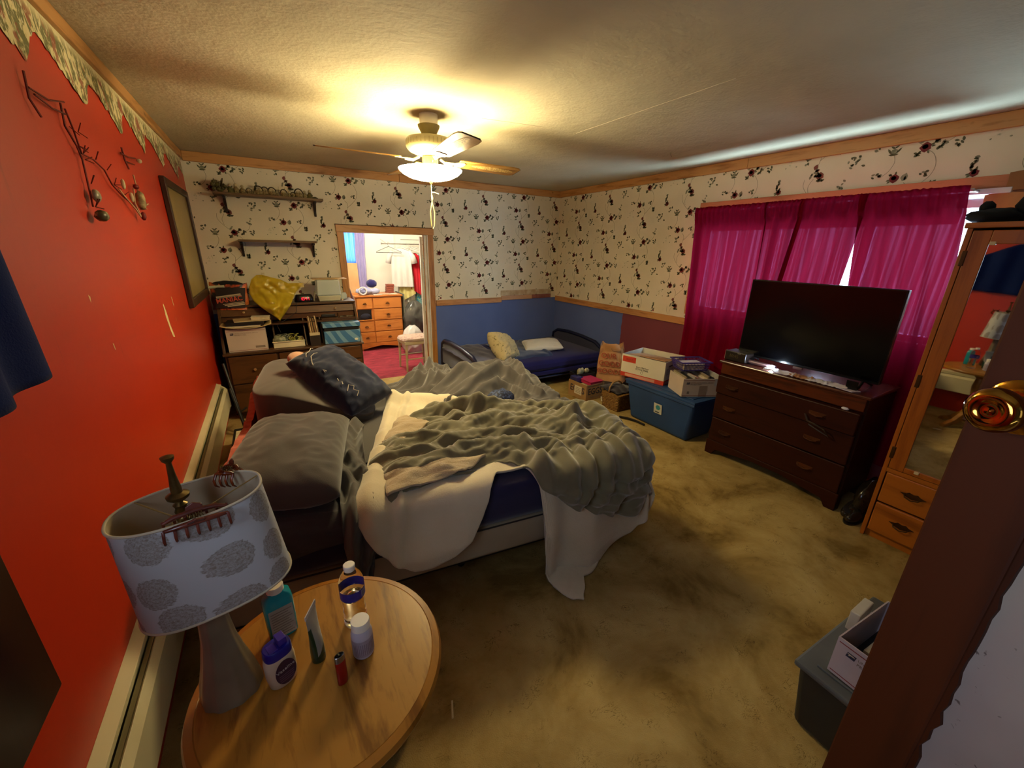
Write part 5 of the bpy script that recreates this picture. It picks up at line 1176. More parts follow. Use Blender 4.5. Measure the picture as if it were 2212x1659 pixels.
# folded black stand between heater and desk
b = B().tube([(-0.43, 4.02, 0.42), (-0.36, 3.88, 0.02)], 0.011, 8).tube([(-0.46, 4.20, 0.60), (-0.37, 3.95, 0.02)], 0.011, 8).tube([(-0.41, 3.95, 0.2), (-0.35, 4.1, 0.2)], 0.008, 8)
tag(obj('folding_stand', b, BLK), 'black folded metal stand leaning in the gap between heater and desk', 'stand')
b = B().box(-0.40, -0.22, 3.45, 3.75, 0.0, 0.05)
o = thing('flat_case', 'black flat case with pale papers on the floor between heater and bed head', 'case', (-0.33, 3.55, 0))
obj('case_body', B().box(-0.10, 0.10, -0.15, 0.17, 0, 0.16), BLK, o, bev=0.004); obj('paper_sheet', B().box(-0.08, 0.02, -0.13, 0.10, 0.162, 0.166), PAPER, o); obj('paper_sheet', B().box(0.03, 0.09, -0.13, 0.10, 0.162, 0.166), PAPER, o)
# toy drum / basket beyond the bed
o = thing('round_stool', 'round wooden stool with draped cream cloth seen beyond the printed pillow', 'stool', (0.52, 3.62, 0))
obj('seat', B().lathe([(0.17, 0.40), (0.18, 0.41), (0.18, 0.44), (0.17, 0.45), (0.001, 0.45)], 40), wood('stool_wood', '#a06a2c', '#7c4d1c', 0), o, smooth=40)
for k in range(3): a = 2*PI*k/3; obj('leg', B().tube([(0.10*math.cos(a), 0.10*math.sin(a), 0.41), (0.16*math.cos(a), 0.16*math.sin(a), 0.0)], 0.014, 8), wood('stool_wood', '#a06a2c', '#7c4d1c', 0), o)
tag(obj('cream_cloth', B().surf(lambda s, t: (0.40+0.20*s+0.02*nz(t*5), 3.50+0.16*t, 0.456+0.03*abs(nz(s*5, t*5))+0.01*math.sin(s*9)), 20, 14), cloth('cream_cloth', '#c4b491'), smooth=180, solid=0.004), 'crumpled cream cloth on the round stool behind the bed', 'cloth')

# ------------------------------------------------------------------ closet room
TANP = mat('blue_lit_cloth', '#2d5fc4', rough=0.8)
ow = fabric_thin('blue_window_cloth', '#2a5bd0', (0.15, 0.40, 1.0, 1), ((0.35, 0.6, 1.0, 1), 0.5))
w2_ = struct('window_2', B().box(1.02, 1.36, 7.33, 7.36, 1.33, 1.36).box(1.02, 1.05, 7.33, 7.36, 1.36, 1.84).box(1.33, 1.36, 7.33, 7.36, 1.36, 1.84).box(1.02, 1.36, 7.33, 7.36, 1.81, 1.84), WHITE)
obj('pane', B().box(1.05, 1.33, 7.342, 7.346, 1.36, 1.81), gm, w2_)
tag(obj('window_cloth', B().surf(lambda s, t: (lerp(1.0, 1.31, s), 7.27+0.012*math.sin(s*26), lerp(1.87, 1.33, t)), 40, 6), ow, smooth=180), 'bright blue cloth covering the closet window', 'curtain')
tag(obj('lavender_drape', B().surf(lambda s, t: (lerp(1.28, 1.44, s)+0.01*nz(t*4)-0.03*t, 7.20+0.02*math.sin(s*20), lerp(1.88, 0.80, t)), 34, 10), cloth('lavender_cloth', '#8a7fae', '#9d92bd'), smooth=180), 'lavender drape hanging beside the blue closet window', 'curtain')
tag(obj('cardboard_sheet', B().prism([(1.03, 0.80), (1.28, 0.80), (1.27, 1.34), (1.02, 1.35)], 7.16, 7.17, 1), mat('cardboard_light', '#b98e5e', '#c49a6a', rough=0.8), bev=0.001), 'tall tan cardboard sheet standing behind the closet dresser', 'cardboard')
tag(obj('dark_garment_bag', B().prism([(0.80, 0.0), (1.06, 0.0), (1.03, 0.86), (0.94, 1.2), (0.88, 1.6), (0.82, 1.6)], 6.30, 6.42, 1), cloth('maroon_cloth', '#2c0d0c', '#43140f'), bev=0.02, smooth=60), 'dark maroon garment hanging just inside the left door casing', 'clothing')
CDW = wood('honey_pine', '#b86c2e', '#9c5420', 0, 8, 0.35, 0.12)
cd_ = thing('closet_dresser', 'honey pine dresser with eight drawers seen through the doorway', 'dresser', (1.453, 6.85, 0))
wx = 0.355
obj('carcass', B().box(-wx, wx, -0.23, 0.25, 0.10, 0.85), CDW, cd_, bev=0.003)
obj('top', B().box(-wx-0.015, wx+0.015, -0.262, 0.26, 0.85, 0.875), CDW, cd_, bev=0.005)
obj('skirt', B().prism([(-wx, 0.03), (-wx+0.06, 0.03), (-0.12, 0.06), (0, 0.075), (0.12, 0.06), (wx-0.06, 0.03), (wx, 0.03), (wx, 0.12), (-wx, 0.12)], -0.25, -0.232, 1), CDW, cd_, bev=0.003)
for x in (-wx, wx-0.05): obj('foot', B().box(x, x+0.05, -0.24, 0.24, 0, 0.10), CDW, cd_, bev=0.003)
DRW = wood('honey_drawer', '#c27a38', '#a86226', 0, 10, 0.3, 0.12)
for r_ in range(4):
    z0 = 0.128+r_*0.181; z1 = z0+0.168
    for cidx, (x0, x1) in enumerate(((-wx+0.012, -0.115), (-0.098, wx-0.012))):
        if cidx == 0 and r_ == 2:
            obj('bay_shade', B().box(x0, x1-0.02, -0.236, -0.231, z0, z1), BLK, cd_); obj('drawer_contents', B().ball(((x0+x1)/2, -0.235, z0+0.06), 0.08, 0.02, 0.05, 14, fn=lambda d: 1+.2*nz(d.x*4, d.y, d.z*4)), mat('dark_folded_cloth', '#1c1a26', rough=0.9), cd_, smooth=180); obj('drawer_rim', B().box(x0, x1, -0.262, -0.238, z0, z0+0.012), DRW, cd_); continue  # black sheet stands for the shade inside the missing drawer's opening
        d = obj('drawer', B().box(x0, x1, -0.25, -0.232, z0, z1), DRW, cd_, bev=0.005)
        b = B(); cx, cz = (x0+x1)/2, (z0+z1)/2
        for a in range(5): aa = PI*(a/4); b.tube([(cx, -0.252, cz-0.006), (cx+0.028*math.cos(aa), -0.256, cz-0.006+0.024*math.sin(aa))], 0.0035, 5)
        b.tube([(cx-0.03, -0.256, cz-0.010), (cx, -0.266, cz-0.018), (cx+0.03, -0.256, cz-0.010)], 0.004, 6)
        obj('handle', b, mat('dark_brass', '#5c3a18', metal=0.5, rough=0.4), d)
# things on the closet dresser
cz = 0.876
tag(obj('folded_linen', B().ball((1.27, 6.74, cz+0.055), 0.13, 0.10, 0.058, 24, fn=lambda d: 1+.2*nz(d.x*2.4, d.y*2.4, d.z*2.4)), cloth('pale_linen', '#7f83a8', '#a6a6bd'), smooth=180), 'pale blue-grey linen heap on the left of the closet dresser', 'linen')
tag(obj('linen_ring', B().tube([(1.225+0.055*math.cos(a), 6.64, cz+0.068+0.055*math.sin(a)) for a in [2*PI*k/24 for k in range(24)]], 0.012, 8, closed=True), cloth('white_band', '#bcb7b4'), smooth=180), 'looped white band leaning on the linen heap', 'band')
tag(obj('navy_cap', B().ball((1.40, 6.82, cz+0.165), 0.085, 0.07, 0.065, 18, fn=lambda d: 1+.15*nz(d.x*2, d.y*2, d.z*2+5)), cloth('navy_felt', '#1b1846', '#292560'), smooth=180), 'dark navy cap resting on top of the linen heap', 'cap')
tag(obj('linen_tail', B().ball((1.42, 6.72, cz+0.05), 0.08, 0.06, 0.05, 18, fn=lambda d: 1+.2*nz(d.x*2, d.y*2, d.z*2+2)), cloth('pale_linen', '#7f83a8'), smooth=180), 'small grey linen bundle under the navy cap', 'linen')
slab('notebook', 'tan notebook lying open-edged in the middle of the closet dresser', 0.16, 0.12, 0.012, (1.57, 6.72, cz), 0.1, mat('tan_note', '#b08a70', rough=0.6))
slab('notebook', 'cream notebook at the front right of the closet dresser top', 0.14, 0.10, 0.010, (1.69, 6.68, cz), -0.1, mat('cream_note', '#c9bda8', rough=0.6))
slab('notebook', 'flat white book at the front left of the closet dresser top', 0.14, 0.05, 0.014, (1.44, 6.63, cz), 0.05, mat('white_note', '#cbc6be', rough=0.6))
for k in range(4):
    o = tag(obj('wooden_tray', B().box(-0.06, 0.06, -0.05, 0.05, 0, 0.034), wood('red_cedar', '#8c4a38', '#6e3426', 0), bev=0.003, loc=(1.685+0.004*k, 6.86, cz+0.002+k*0.037)), ['reddish wooden tray at the bottom of the stack on the closet dresser', 'second reddish tray from the bottom of the closet dresser stack', 'third reddish tray in the closet dresser stack', 'topmost reddish tray of the closet dresser stack'][k], 'tray', 'cedar trays on the closet dresser')
# chrome rail with hangers and clothes
CHR = mat('chrome', '#b8b8b8', metal=1, rough=0.2)
tag(obj('hanging_rail', B().tube([(1.60, 6.80, 1.65), (2.60, 6.80, 1.65)], 0.009, 10).tube([(1.60, 6.80, 1.65), (1.595, 6.80, 1.65)], 0.018, 12).tube([(1.95, 6.95, 1.72), (2.6, 6.95, 1.72)], 0.005, 8).tube([(1.68, 6.80, 1.65), (1.68, 7.18, 1.72)], 0.006, 8), CHR), 'chrome hanging rail across the closet room', 'rail')
HW = mat('white_hanger', '#c2c0b4', rough=0.4)
def hanger(x, lab, m, rz=0.0, yy=6.80):
    h = thing('clothes_hanger', lab, 'hanger', (x, yy, 1.66), rz, 'hangers on the closet rail')
    obj('hook', B().tube([(0.0, -0.014, -0.006), (0, -0.012, 0.008), (0, 0, 0.014), (0, 0.012, 0.006), (0, 0.010, -0.02), (0, 0, -0.05)], 0.0026, 6), m, h, smooth=180)
    obj('arms', B().tube([(0, 0, -0.05), (0, -0.19, -0.13), (0, -0.20, -0.145), (0, 0.20, -0.145), (0, 0.19, -0.13), (0, 0, -0.05)], 0.0045, 6), m, h, smooth=180); return h
hb = hanger(1.71, 'bare dark hanger at the left end of the chrome rail', mat('grey_hanger', '#5f6058', rough=0.4), R(62))
h0 = hanger(1.90, 'white hanger carrying the white tee shirt', HW, R(58))
hs = [dup(h0, (x, 6.80, 1.66), R(a), lab) for x, a, lab in ((2.0, 60, 'first bare white hanger right of the white tee shirt'), (2.07, 75, 'second bare white hanger right of the white tee shirt'), (2.13, 60, 'white hanger carrying the red dress'), (2.22, 65, 'white hanger carrying the teal print blouse'))]
def garment(name, lab, x, w, top, bot, m, fl=0.02, sleeves=True, yy=6.80, rz=R(60), seed=0, skew=0):
    g = thing(name, lab, 'clothing', (x, yy, 0), rz)
    def side(sg):
        def P(s, t):
            z = lerp(top-0.05*abs(2*s-1)**1.3, bot+skew*s, t); ww = w*lerp(0.9, 1.0+fl*3, t)
            return (sg*(0.014+0.012*math.sin(s*22+seed)*t+0.01*nz(s*4, t*3, seed)), (s-.5)*ww, z)
        return P
    b = B().surf(side(-1), 34, 20); b2 = B().surf(side(1), 34, 20); b.add(b2.v, b2.f); obj('body', b, m, g, smooth=180)
    if sleeves:
        for sg in (-1, 1): obj('sleeve', B().tube([(0, sg*w*.40, top-0.045), (0, sg*w*.55, top-0.12), (0, sg*w*.62, top-0.23)], [0.03, 0.045, 0.05], 12), m, g, smooth=180)
    return g
garment('tee_shirt', 'white tee shirt hanging on the closet rail', 1.90, 0.34, 1.58, 0.98, cloth('white_cotton', '#b9b4ac', '#c6c1b8'), seed=1)
garment('yellow_skirt', 'cream yellow garment hanging below the white tee shirt', 1.98, 0.26, 1.20, 0.86, cloth('pale_yellow', '#c2b26a', '#cdbf7c'), sleeves=False, seed=5, yy=6.83, skew=-.15)
garment('white_gown', 'long white garment behind the white tee shirt', 1.95, 0.20, 1.40, 0.72, cloth('white_cotton2', '#b5b0a6', '#c2bdb4'), sleeves=False, seed=9, yy=6.90)
garment('dark_vest', 'dark patterned garment between the white shirt and the red dress', 2.06, 0.18, 1.42, 0.90, cloth('dark_pattern', '#20242c', '#3a4656'), sleeves=False, seed=3, yy=6.86)
garment('red_dress', 'bright red garment hanging on the closet rail', 2.11, 0.16, 1.52, 0.84, cloth('bright_red', '#a8101c', '#b81824'), sleeves=False, seed=7, yy=6.76, skew=.1)
m, t, bs = nt('teal_print'); t.links.new(ramp(t, noi(t, coord(t), 26, 3), [(0.38, '#1a6f86'), (0.48, '#8fa98c'), (0.56, '#1c7f88'), (0.66, '#1a4f8e')]), bs.inputs['Base Color']); bs.inputs['Roughness'].default_value = 0.8
garment('print_blouse', 'teal and green printed garment at the right of the closet rail', 2.22, 0.24, 1.50, 0.66, m, sleeves=False, seed=2, yy=6.78)
def sack(name, lab, c, w, d, h_, m, seed, hang=False):
    o = thing(name, lab, 'bag', c)
    def P(s, t):
        a = 2*PI*s; pr = math.sin(PI*min(1, t*.92+.08))**.55 if hang else (math.sin(PI*(t*.80+.18))**.6)
        q = 1+0.16*(1-2*abs(nz(math.cos(a)*2+seed, math.sin(a)*2, t*4)))+.05*nz(a*3, t*9)
        return (w/2*pr*q*math.cos(a), d/2*pr*q*math.sin(a), h_*t)
    obj('sack_skin', B().surf(P, 44, 26), m, o, smooth=40, weld=True); return o
sack('black_bag', 'shiny dark grey plastic bag hanging low by the closet rail', (2.02, 6.62, 0.20), 0.36, 0.26, 0.58, mat('grey_black_plastic', '#3b3a36', '#57554e', vs=5, rough=0.16), 4, True)
sack('white_bag', 'bulging white plastic bag on the closet floor behind the small chair', (1.84, 6.22, 0.0), 0.32, 0.30, 0.44, mat('white_plastic', '#b7b4ae', '#c6c3bd', rough=0.2), 8)
tag(obj('upright_board', B().box(1.84, 1.86, 6.62, 7.1, 0.0, 0.88), mat('panel_greygreen', '#6d6d5c', rough=0.6)), 'grey upright panel at the right side of the closet dresser', 'panel')
# small chair
sc = thing('vanity_chair', 'small cream painted stool-chair with floral seat in the closet doorway', 'chair', (1.60, 5.33, 0), R(2))
CP = mat('cream_painted_wood', '#b3a179', '#bfae88', rough=0.5)
obj('seat_frame', B().box(-0.19, 0.19, -0.17, 0.17, 0.365, 0.415), CP, sc, bev=0.008)
obj('seat_pad', rbottle([(0.20, 0.412, .18), (0.215, 0.425, .19), (0.205, 0.448, .185), (0.15, 0.458, .13), (0.01, 0.462, .01)], n=40, e=0.55), mat('floral_pad', '#b79e8c', '#8f5c54', vs=24, rough=0.8, lo=0.55, hi=0.68), sc, smooth=60)
for x in (-0.165, 0.165):
    for y in (-0.145, 0.145): obj('leg', B().tube([(x, y, 0.37), (x*1.06, y*1.06, 0.0)], [0.020, 0.013], 8), CP, sc, smooth=60)
for y in (-0.15, 0.15): obj('stretcher', B().tube([(-0.17, y, 0.17), (0.17, y, 0.17)], 0.009, 8), CP, sc)

# ------------------------------------------------------------------ navy cot in the back corner
ct = thing('cot', 'low navy metal-framed cot bed in the back right corner', 'bed', (2.74, 4.34, 0))
NM = mat('navy_enamel', '#10112a', '#181a38', rough=0.3)
NVS = cloth('navy_sheet', '#151344', '#1c1a54', bp=0.15, sheen=0.1)
L_, W_ = 0.90, 0.585
obj('mattress', rounded(-L_, L_, -W_, W_, 0.215, 0.352, 0.05, 0.012, 5), NVS, ct, smooth=60)
obj('bed_skirt', rounded(-L_+0.01, L_-0.01, -W_+0.01, W_-0.01, 0.16, 0.225, 0.02, 0.01, 7), NVS, ct, smooth=60)
for sg, nm in ((1, 'head_arch'), (-1, 'foot_arch')):
    pts = [(sg*0.90, -0.56, 0.0), (sg*0.90, -0.56, 0.30), (sg*0.905, -0.50, 0.385), (sg*0.905, -0.38, 0.445), (sg*0.905, -0.1, 0.475), (sg*0.905, 0.2, 0.485), (sg*0.905, 0.45, 0.47), (sg*0.90, 0.55, 0.42), (sg*0.90, 0.57, 0.30), (sg*0.90, 0.57, 0.0)]
    obj(nm, B().tube(pts, 0.024, 12), NM, ct, smooth=180)
    obj('arch_panel', B().prism([(p[1], p[2]) for p in pts[1:-1]]+[(0.56, 0.16), (-0.55, 0.16)], sg*0.90-0.006, sg*0.90+0.006, 0), cloth('grey_navy_cloth', '#2b2c40', '#34354a'), ct)
for y in (-0.54, 0.54): obj('side_rail', B().tube([(-0.9, y, 0.13), (0.9, y, 0.13)], 0.014, 8), NM, ct)
for x in (-0.5, 0.5): obj('leg', B().tube([(x, -0.5, 0.0), (x, -0.5, 0.16)], 0.012, 8), NM, ct)
m, t, bs = nt('sprigged_cotton'); v = coord(t); sp = ramp(t, noi(t, v, 42, 2, 0.5, 0.5), [(0.60, 0.0), (0.66, 1.0)]); gt = ramp(t, noi(t, v, 10, 2), [(0.45, 0.0), (0.55, 1.0)])
t.links.new(mixc(t, math_(t, 'MULTIPLY', sp, gt), '#b5a57a', '#6a6440'), bs.inputs['Base Color']); bs.inputs['Roughness'].default_value = 0.9; SPR = m
def put(o, loc, rx=0, ry=0, rz=0): o.matrix_world = Matrix.Translation(loc) @ Matrix.Rotation(R(rz), 4, 'Z') @ Matrix.Rotation(R(ry), 4, 'Y') @ Matrix.Rotation(R(rx), 4, 'X'); return o
o = obj('pillow', pillow(0.40, 0.40, 0.20, 0.030, 11, corner=0.7, fold=0.010), SPR, None, smooth=180, weld=True)
tag(put(o, (2.33, 4.12, 0.475), 48, 14, 30), 'cream sprigged pillow standing on edge on the cot', 'pillow')
o = obj('pillow', pillow(0.50, 0.40, 0.11, 0.014, 15, fold=0.006), cloth('white_pillowcase', '#bcb6a8', '#c8c2b4'), None, smooth=180, weld=True)
tag(put(o, (3.00, 4.28, 0.405), 3, -3, -24), 'flat white pillow at the right end of the cot', 'pillow')
tag(obj('blue_blanket', B().surf(lambda s, t: (lerp(2.38, 2.93, s)+0.03*nz(t*3), lerp(4.72, 3.86, t)+0.05*nz(s*3, 2), 0.368+0.012*nz(s*5, t*5)+0.02*math.exp(-((s-.97)/.03)**2)-(0.10*smooth01((t-.86)*8))), 50, 40), cloth('slate_blue_cloth', '#1f2b4c', '#283658'), smooth=180, solid=0.01), 'slate blue blanket between the two cot pillows', 'blanket')
tag(obj('dark_throw', B().surf(lambda s, t: (lerp(1.80, 2.30, s), lerp(4.80, 3.85, t), 0.372+0.015*nz(s*5, t*5)-0.05*smooth01((t-.9)*10)*1.2), 30, 40), cloth('charcoal_violet', '#302e42', '#3a374c'), smooth=180, solid=0.01), 'charcoal cloth covering the left end of the cot', 'blanket')

# ------------------------------------------------------------------ storage tote with boxes
TB = mat('tote_blue', '#1d3a63', '#24436f', rough=0.45, vs=4)
to = thing('storage_tote', 'large navy blue plastic storage tote with lid beside the dresser', 'tote', (3.155, 2.31, 0), R(0))
D0, W0, D1, W1 = 0.34, 0.66, 0.42, 0.77
obj('bin_body', B().taper(D0, W0, D1, W1, 0.0, 0.375), TB, to, bev=0.03, seg=4, smooth=40)
obj('bin_rim', B().box(-D1/2-0.008, D1/2+0.008, -W1/2-0.008, W1/2+0.008, 0.352, 0.378), TB, to, bev=0.006)
obj('tote_lid', B().box(-D1/2-0.012, D1/2+0.012, -W1/2-0.012, W1/2+0.012, 0.380, 0.400).box(-D1/2+0.05, D1/2-0.05, -W1/2+0.05, W1/2-0.05, 0.400, 0.406), TB, to, bev=0.005)
FS = frame((-0.202, -0.02, 0.215), (0, -1, 0), (-0.10, 0, 1))
b = B(); b.add([(-.045, -.05, 0), (.045, -.05, 0), (.045, .05, 0), (-.045, .05, 0)], [(0, 1, 2, 3)], FS); obj('sticker', b, mat('sticker_pale', '#b3b2a2', rough=0.5), to)
b = B(); b.add([(0.028*math.cos(a)+0.003, 0.026*math.sin(a)+0.012, 0.0008) for a in [2*PI*k/6 for k in range(6)]], [tuple(range(6))], FS); obj('sticker_logo', b, mat('sticker_teal', '#2f7f86', rough=0.5), to)
b = B(); b.add([(-.03, -.040, .0008), (.02, -.040, .0008), (.02, -.030, .0008), (-.03, -.030, .0008)], [(0, 1, 2, 3)], FS); obj('sticker_text', b, INK, to)
# white and red carton
WC = mat('carton_white', '#c6bea6', '#cdc6b0', rough=0.6, vs=3)
RC = mat('carton_red', '#b5341c', '#bf3d22', rough=0.6)
tz = 0.407
AX = R(13)
ca = obox('carton', 'white carton with red bands, open, on the far end of the blue tote', 0.40, 0.46, 0.225, (3.20, 2.62, tz), AX, WC, None)
# near (-y) and left (-x) faces carry print
w, d = 0.40, 0.46
obj('red_band', B().box(-w/2-0.0008, -w/2, -d/2, d/2, 0.0, 0.042), RC, ca); obj('red_band', B().box(-w/2, w/2, -d/2-0.0008, -d/2, 0.0, 0.042), RC, ca)
obj('pink_panel', B().box(-w/2-0.0014, -w/2-0.0008, -d/2+0.09, d/2-0.05, 0.006, 0.034), mat('print_pink', '#c98e74', rough=0.6), ca)
obj('printed_panel', B().box(-w/2+0.03, w/2-0.03, -d/2-0.0014, -d/2-0.0008, 0.006, 0.030), mat('print_pinkgrey', '#9a8478', rough=0.6), ca)
obj('red_square', B().box(-w/2-0.0010, -w/2, d/2-0.155, d/2-0.01, 0.150, 0.208), RC, ca)
FL = lambda y, z: frame((-w/2-0.0012, y, z), (0, -1, 0), (0, 0, 1))
text('print_line', 'SELECT', 0.022, mat('print_deepred', '#7c1c10', rough=0.6), ca, FL(d/2-0.085, 0.178))
text('print_line', 'Best for', 0.028, GRY, ca, FL(0.02, 0.120)); text('print_line', 'ROYAL MAIL', 0.024, INK, ca, FL(0.0, 0.098)); text('print_line', 'Produce', 0.022, GRY, ca, FL(-0.03, 0.122)); obj('seal', B().tube([(-w/2-0.001, -0.0+0.012*math.cos(a), 0.07+0.012*math.sin(a)) for a in [2*PI*k/12 for k in range(12)]], 0.0012, 4, closed=True), GRY, ca)
FN = lambda x, z: frame((x, -d/2-0.0012, z), (1, 0, 0), (0, 0, 1))
text('print_line', 'SHIPPER USE ONLY', 0.024, INK, ca, FN(-0.03, 0.172), bold=0.0006)
b = B()
for k in range(6): b.box(-0.17, 0.12, -d/2-0.001, -d/2, 0.150-k*0.011, 0.153-k*0.011)
obj('print_lines', b, GRY, ca); obj('maroon_block', B().box(0.06, 0.19, -d/2-0.001, -d/2, 0.050, 0.075), mat('print_maroon', '#5c1812', rough=0.6), ca)
slab('blue_book', 'blue book leaning inside the open white carton', 0.20, 0.30, 0.02, (3.20, 2.60, tz+0.165), AX+0.3, mat('blue_cover', '#2a587c', rough=0.5), gr=None)
tag(obj('folder_in_carton', B().box(-0.15, 0.15, -0.19, 0.19, 0, 0.006, Matrix.Translation((3.22, 2.63, tz+0.19)) @ Matrix.Rotation(AX, 4, 'Z') @ Matrix.Rotation(R(8), 4, 'Y')), mat('kraft_tan', '#a8825e', rough=0.8)), 'tan cardboard insert inside the open white carton', 'cardboard')
# mailing box with cards
cb = obox('mailing_box', 'open white mailing box crammed with papers on the near end of the blue tote', 0.34, 0.27, 0.165, (3.165, 2.11, tz), R(-27), KRW, None)
mailprint(cb, 0.34, 0.165, -0.1352, bar=False)
obj('tape_strip', B().box(-0.02, 0.05, -0.1356, -0.1350, 0.0, 0.10), mat('brown_tape', '#8f7a68', rough=0.3), cb)
obj('corner_tape', B().box(0.11, 0.17, -0.1358, -0.1350, 0.10, 0.165), mat('clear_tape', '#a9a6a8', rough=0.08), cb)
obj('stamp_mark', B().box(-0.125, -0.105, -0.1356, -0.135, 0.028, 0.050), GRY, cb)
rn = random.Random(12)
CC = ['#b6a88c', '#8a7a5e', '#c0b090', '#1d1a1a', '#9b938a', '#a8806a', '#c7bda8', '#6d6658', '#b98d78', '#ccc3b2']
for k in range(16):
    x = -0.155+k*0.0205; c = CC[k % 10]; h_ = 0.145+rn.uniform(0.0, 0.045); 
    obj('paper_item', B().box(-0.007, 0.007, -0.120, 0.115, 0.006, h_, Matrix.Translation((x, 0, 0)) @ Matrix.Rotation(R(rn.uniform(-4, 10)), 4, 'Y')), mat('item_'+c[1:], c, rough=0.7, vs=30), cb, bev=0.002)
# purple basket
PB = mat('purple_plastic', '#35286e', '#40327c', rough=0.35)
pb = thing('plastic_basket', 'purple slotted plastic basket sitting on the paper-filled mailing box', 'basket', (3.20, 2.20, tz+0.193), R(-24))
b = B(); w, d, h_ = 0.27, 0.20, 0.075
for k in range(20):
    s = k/19
    for y in (-1, 1): b.tube([(lerp(-w/2, w/2, s)*.86, y*d/2*.84, 0.0), (lerp(-w/2, w/2, s), y*d/2, h_)], 0.0022, 4)
for k in range(14):
    s = k/13
    for x in (-1, 1): b.tube([(x*w/2*.86, lerp(-d/2, d/2, s)*.84, 0.0), (x*w/2, lerp(-d/2, d/2, s), h_)], 0.0022, 4)
b.box(-w/2*.88, w/2*.88, -d/2*.86, d/2*.86, 0, 0.004)
for z_, k in ((0.03, .92), (0.052, .96)): b.tube([(-w/2*k, -d/2*k, z_), (w/2*k, -d/2*k, z_), (w/2*k, d/2*k, z_), (-w/2*k, d/2*k, z_)], 0.002, 4, closed=True)
obj('slotted_wall', b, PB, pb)
b = B()
for x0, x1, y0, y1 in ((-w/2-.012, w/2+.012, -d/2-.012, -d/2+.002), (-w/2-.012, w/2+.012, d/2-.002, d/2+.012), (-w/2-.012, -w/2+.002, -d/2, d/2), (w/2-.002, w/2+.012, -d/2, d/2)): b.box(x0, x1, y0, y1, h_-0.002, h_+0.008)
obj('basket_rim', b, PB, pb, bev=0.002)
slab('paper_stack', 'white and cream papers lying in the purple basket', 0.20, 0.14, 0.05, (3.20, 2.20, tz+0.199), R(-22), mat('paper_white', '#c3bfc4', rough=0.7), cat='papers')

# ------------------------------------------------------------------ paper bag, egg box, basket
KR = mat('kraft_bag', '#a9784a', '#b98a5a', rough=0.8, vs=7, bp=0.3, bs=30)
bg = thing('paper_bag', 'brown paper bag with red lettering standing by the maroon wall', 'bag', (3.33, 3.30, 0.16), R(-58), rot=(R(4), R(-3), R(-56)))
def pbag(s, t):
    a = 2*PI*s; e = 0.4; ca, sa = math.cos(a), math.sin(a); w = lerp(0.17, 0.125, t); d = lerp(0.11, 0.05, t)
    return (w*abs(ca)**e*(1 if ca > 0 else -1)+0.014*nz(t*4, s*5, 2), d*abs(sa)**e*(1 if sa > 0 else -1)+0.016*(1-2*abs(nz(s*6, t*5, 7))), 0.43*t+(0.02*math.sin(a*3)+.012*nz(a*5))*(t > .93))
obj('bag_body', B().surf(pbag, 72, 30), KR, bg, smooth=50)
obj('bag_base', B().box(-0.16, 0.16, -0.10, 0.10, 0.0, 0.004), KR, bg)
PR = mat('print_rust', '#943d22', '#a14a2c', rough=0.8)
for s_, z_, sz, x_ in (('OUR', 0.31, 0.085, -0.01), ('GOOD', 0.22, 0.08, 0.0), ('GOODS', 0.13, 0.08, 0.0)):
    text('bag_text', s_, sz, PR, bg, frame((x_, -0.118+z_*0.10, z_), (1, 0, -0.04), (0, 0.14, 1)), bold=0.001)
obj('handle', B().tube([(0.0, -0.05, 0.40), (0.03, -0.065, 0.37), (0.10, -0.065, 0.365), (0.12, -0.05, 0.39)], 0.006, 8), mat('kraft_twist', '#8c6440', rough=0.8), bg, smooth=180)
tag(obj('low_crate', B().box(3.13, 3.52, 3.13, 3.52, 0.0, 0.158), mat('crate_dark', '#2a1f18', rough=0.8), bev=0.004), 'low dark crate under the brown paper bag', 'crate')
EG = mat('egg_box_kraft', '#8d6c42', '#9a784c', rough=0.8, vs=5)
eb = obox('egg_box', 'brown cardboard egg box marked EGGS near the foot of the cot', 0.27, 0.30, 0.185, (2.985, 3.335, 0.0), R(2), EG, None)
w, d = 0.27, 0.30
text('box_text', 'EGGS', 0.105, INK, eb, frame((0.0, -d/2-0.0005, 0.10), (1, 0, 0), (0, 0, 1)), bold=0.002, sx=0.85)
text('box_text', 'FARM FRESH PRODUCT', 0.022, INK, eb, frame((0.0, -d/2-0.0005, 0.165), (1, 0, 0), (0, 0, 1))); text('box_text', 'PERISHABLE', 0.028, GRY, eb, frame((0.0, -d/2-0.0005, 0.035), (1, 0, 0), (0, 0, 1)))
text('box_text', 'EGGS', 0.105, INK, eb, frame((-w/2-0.0005, 0.0, 0.10), (0, -1, 0), (0, 0, 1)), bold=0.002, sx=0.95)
obj('white_label', B().box(-w/2-0.0016, -w/2-0.0010, -0.075, 0.045, 0.045, 0.145), mat('label_white', '#c4bda6', rough=0.6), eb)
b = B()
for k in range(4): b.box(-w/2-0.0022, -w/2-0.0016, -0.06, 0.02, 0.065+k*0.018, 0.070+k*0.018)
obj('label_print', b, GRY, eb)
tag(obj('tin_box', B().box(2.86, 2.95, 3.36, 3.48, 0.10, 0.225), mat('indigo_tin', '#2c2a55', rough=0.3), bev=0.006), 'dark indigo tin standing in the egg box', 'tin')
tag(obj('pink_tray', B().box(2.93, 3.10, 3.20, 3.40, 0.165, 0.205).box(2.92, 3.11, 3.19, 3.41, 0.203, 0.211), mat('hot_pink_plastic', '#b0284a', '#bd3356', rough=0.3), bev=0.006), 'hot pink plastic tray lying in the egg box', 'tray')
tag(obj('tissue_stack', B().box(2.91, 3.0, 3.25, 3.34, 0.10, 0.16), PAPER), 'cream paper stack under the pink tray', 'paper')
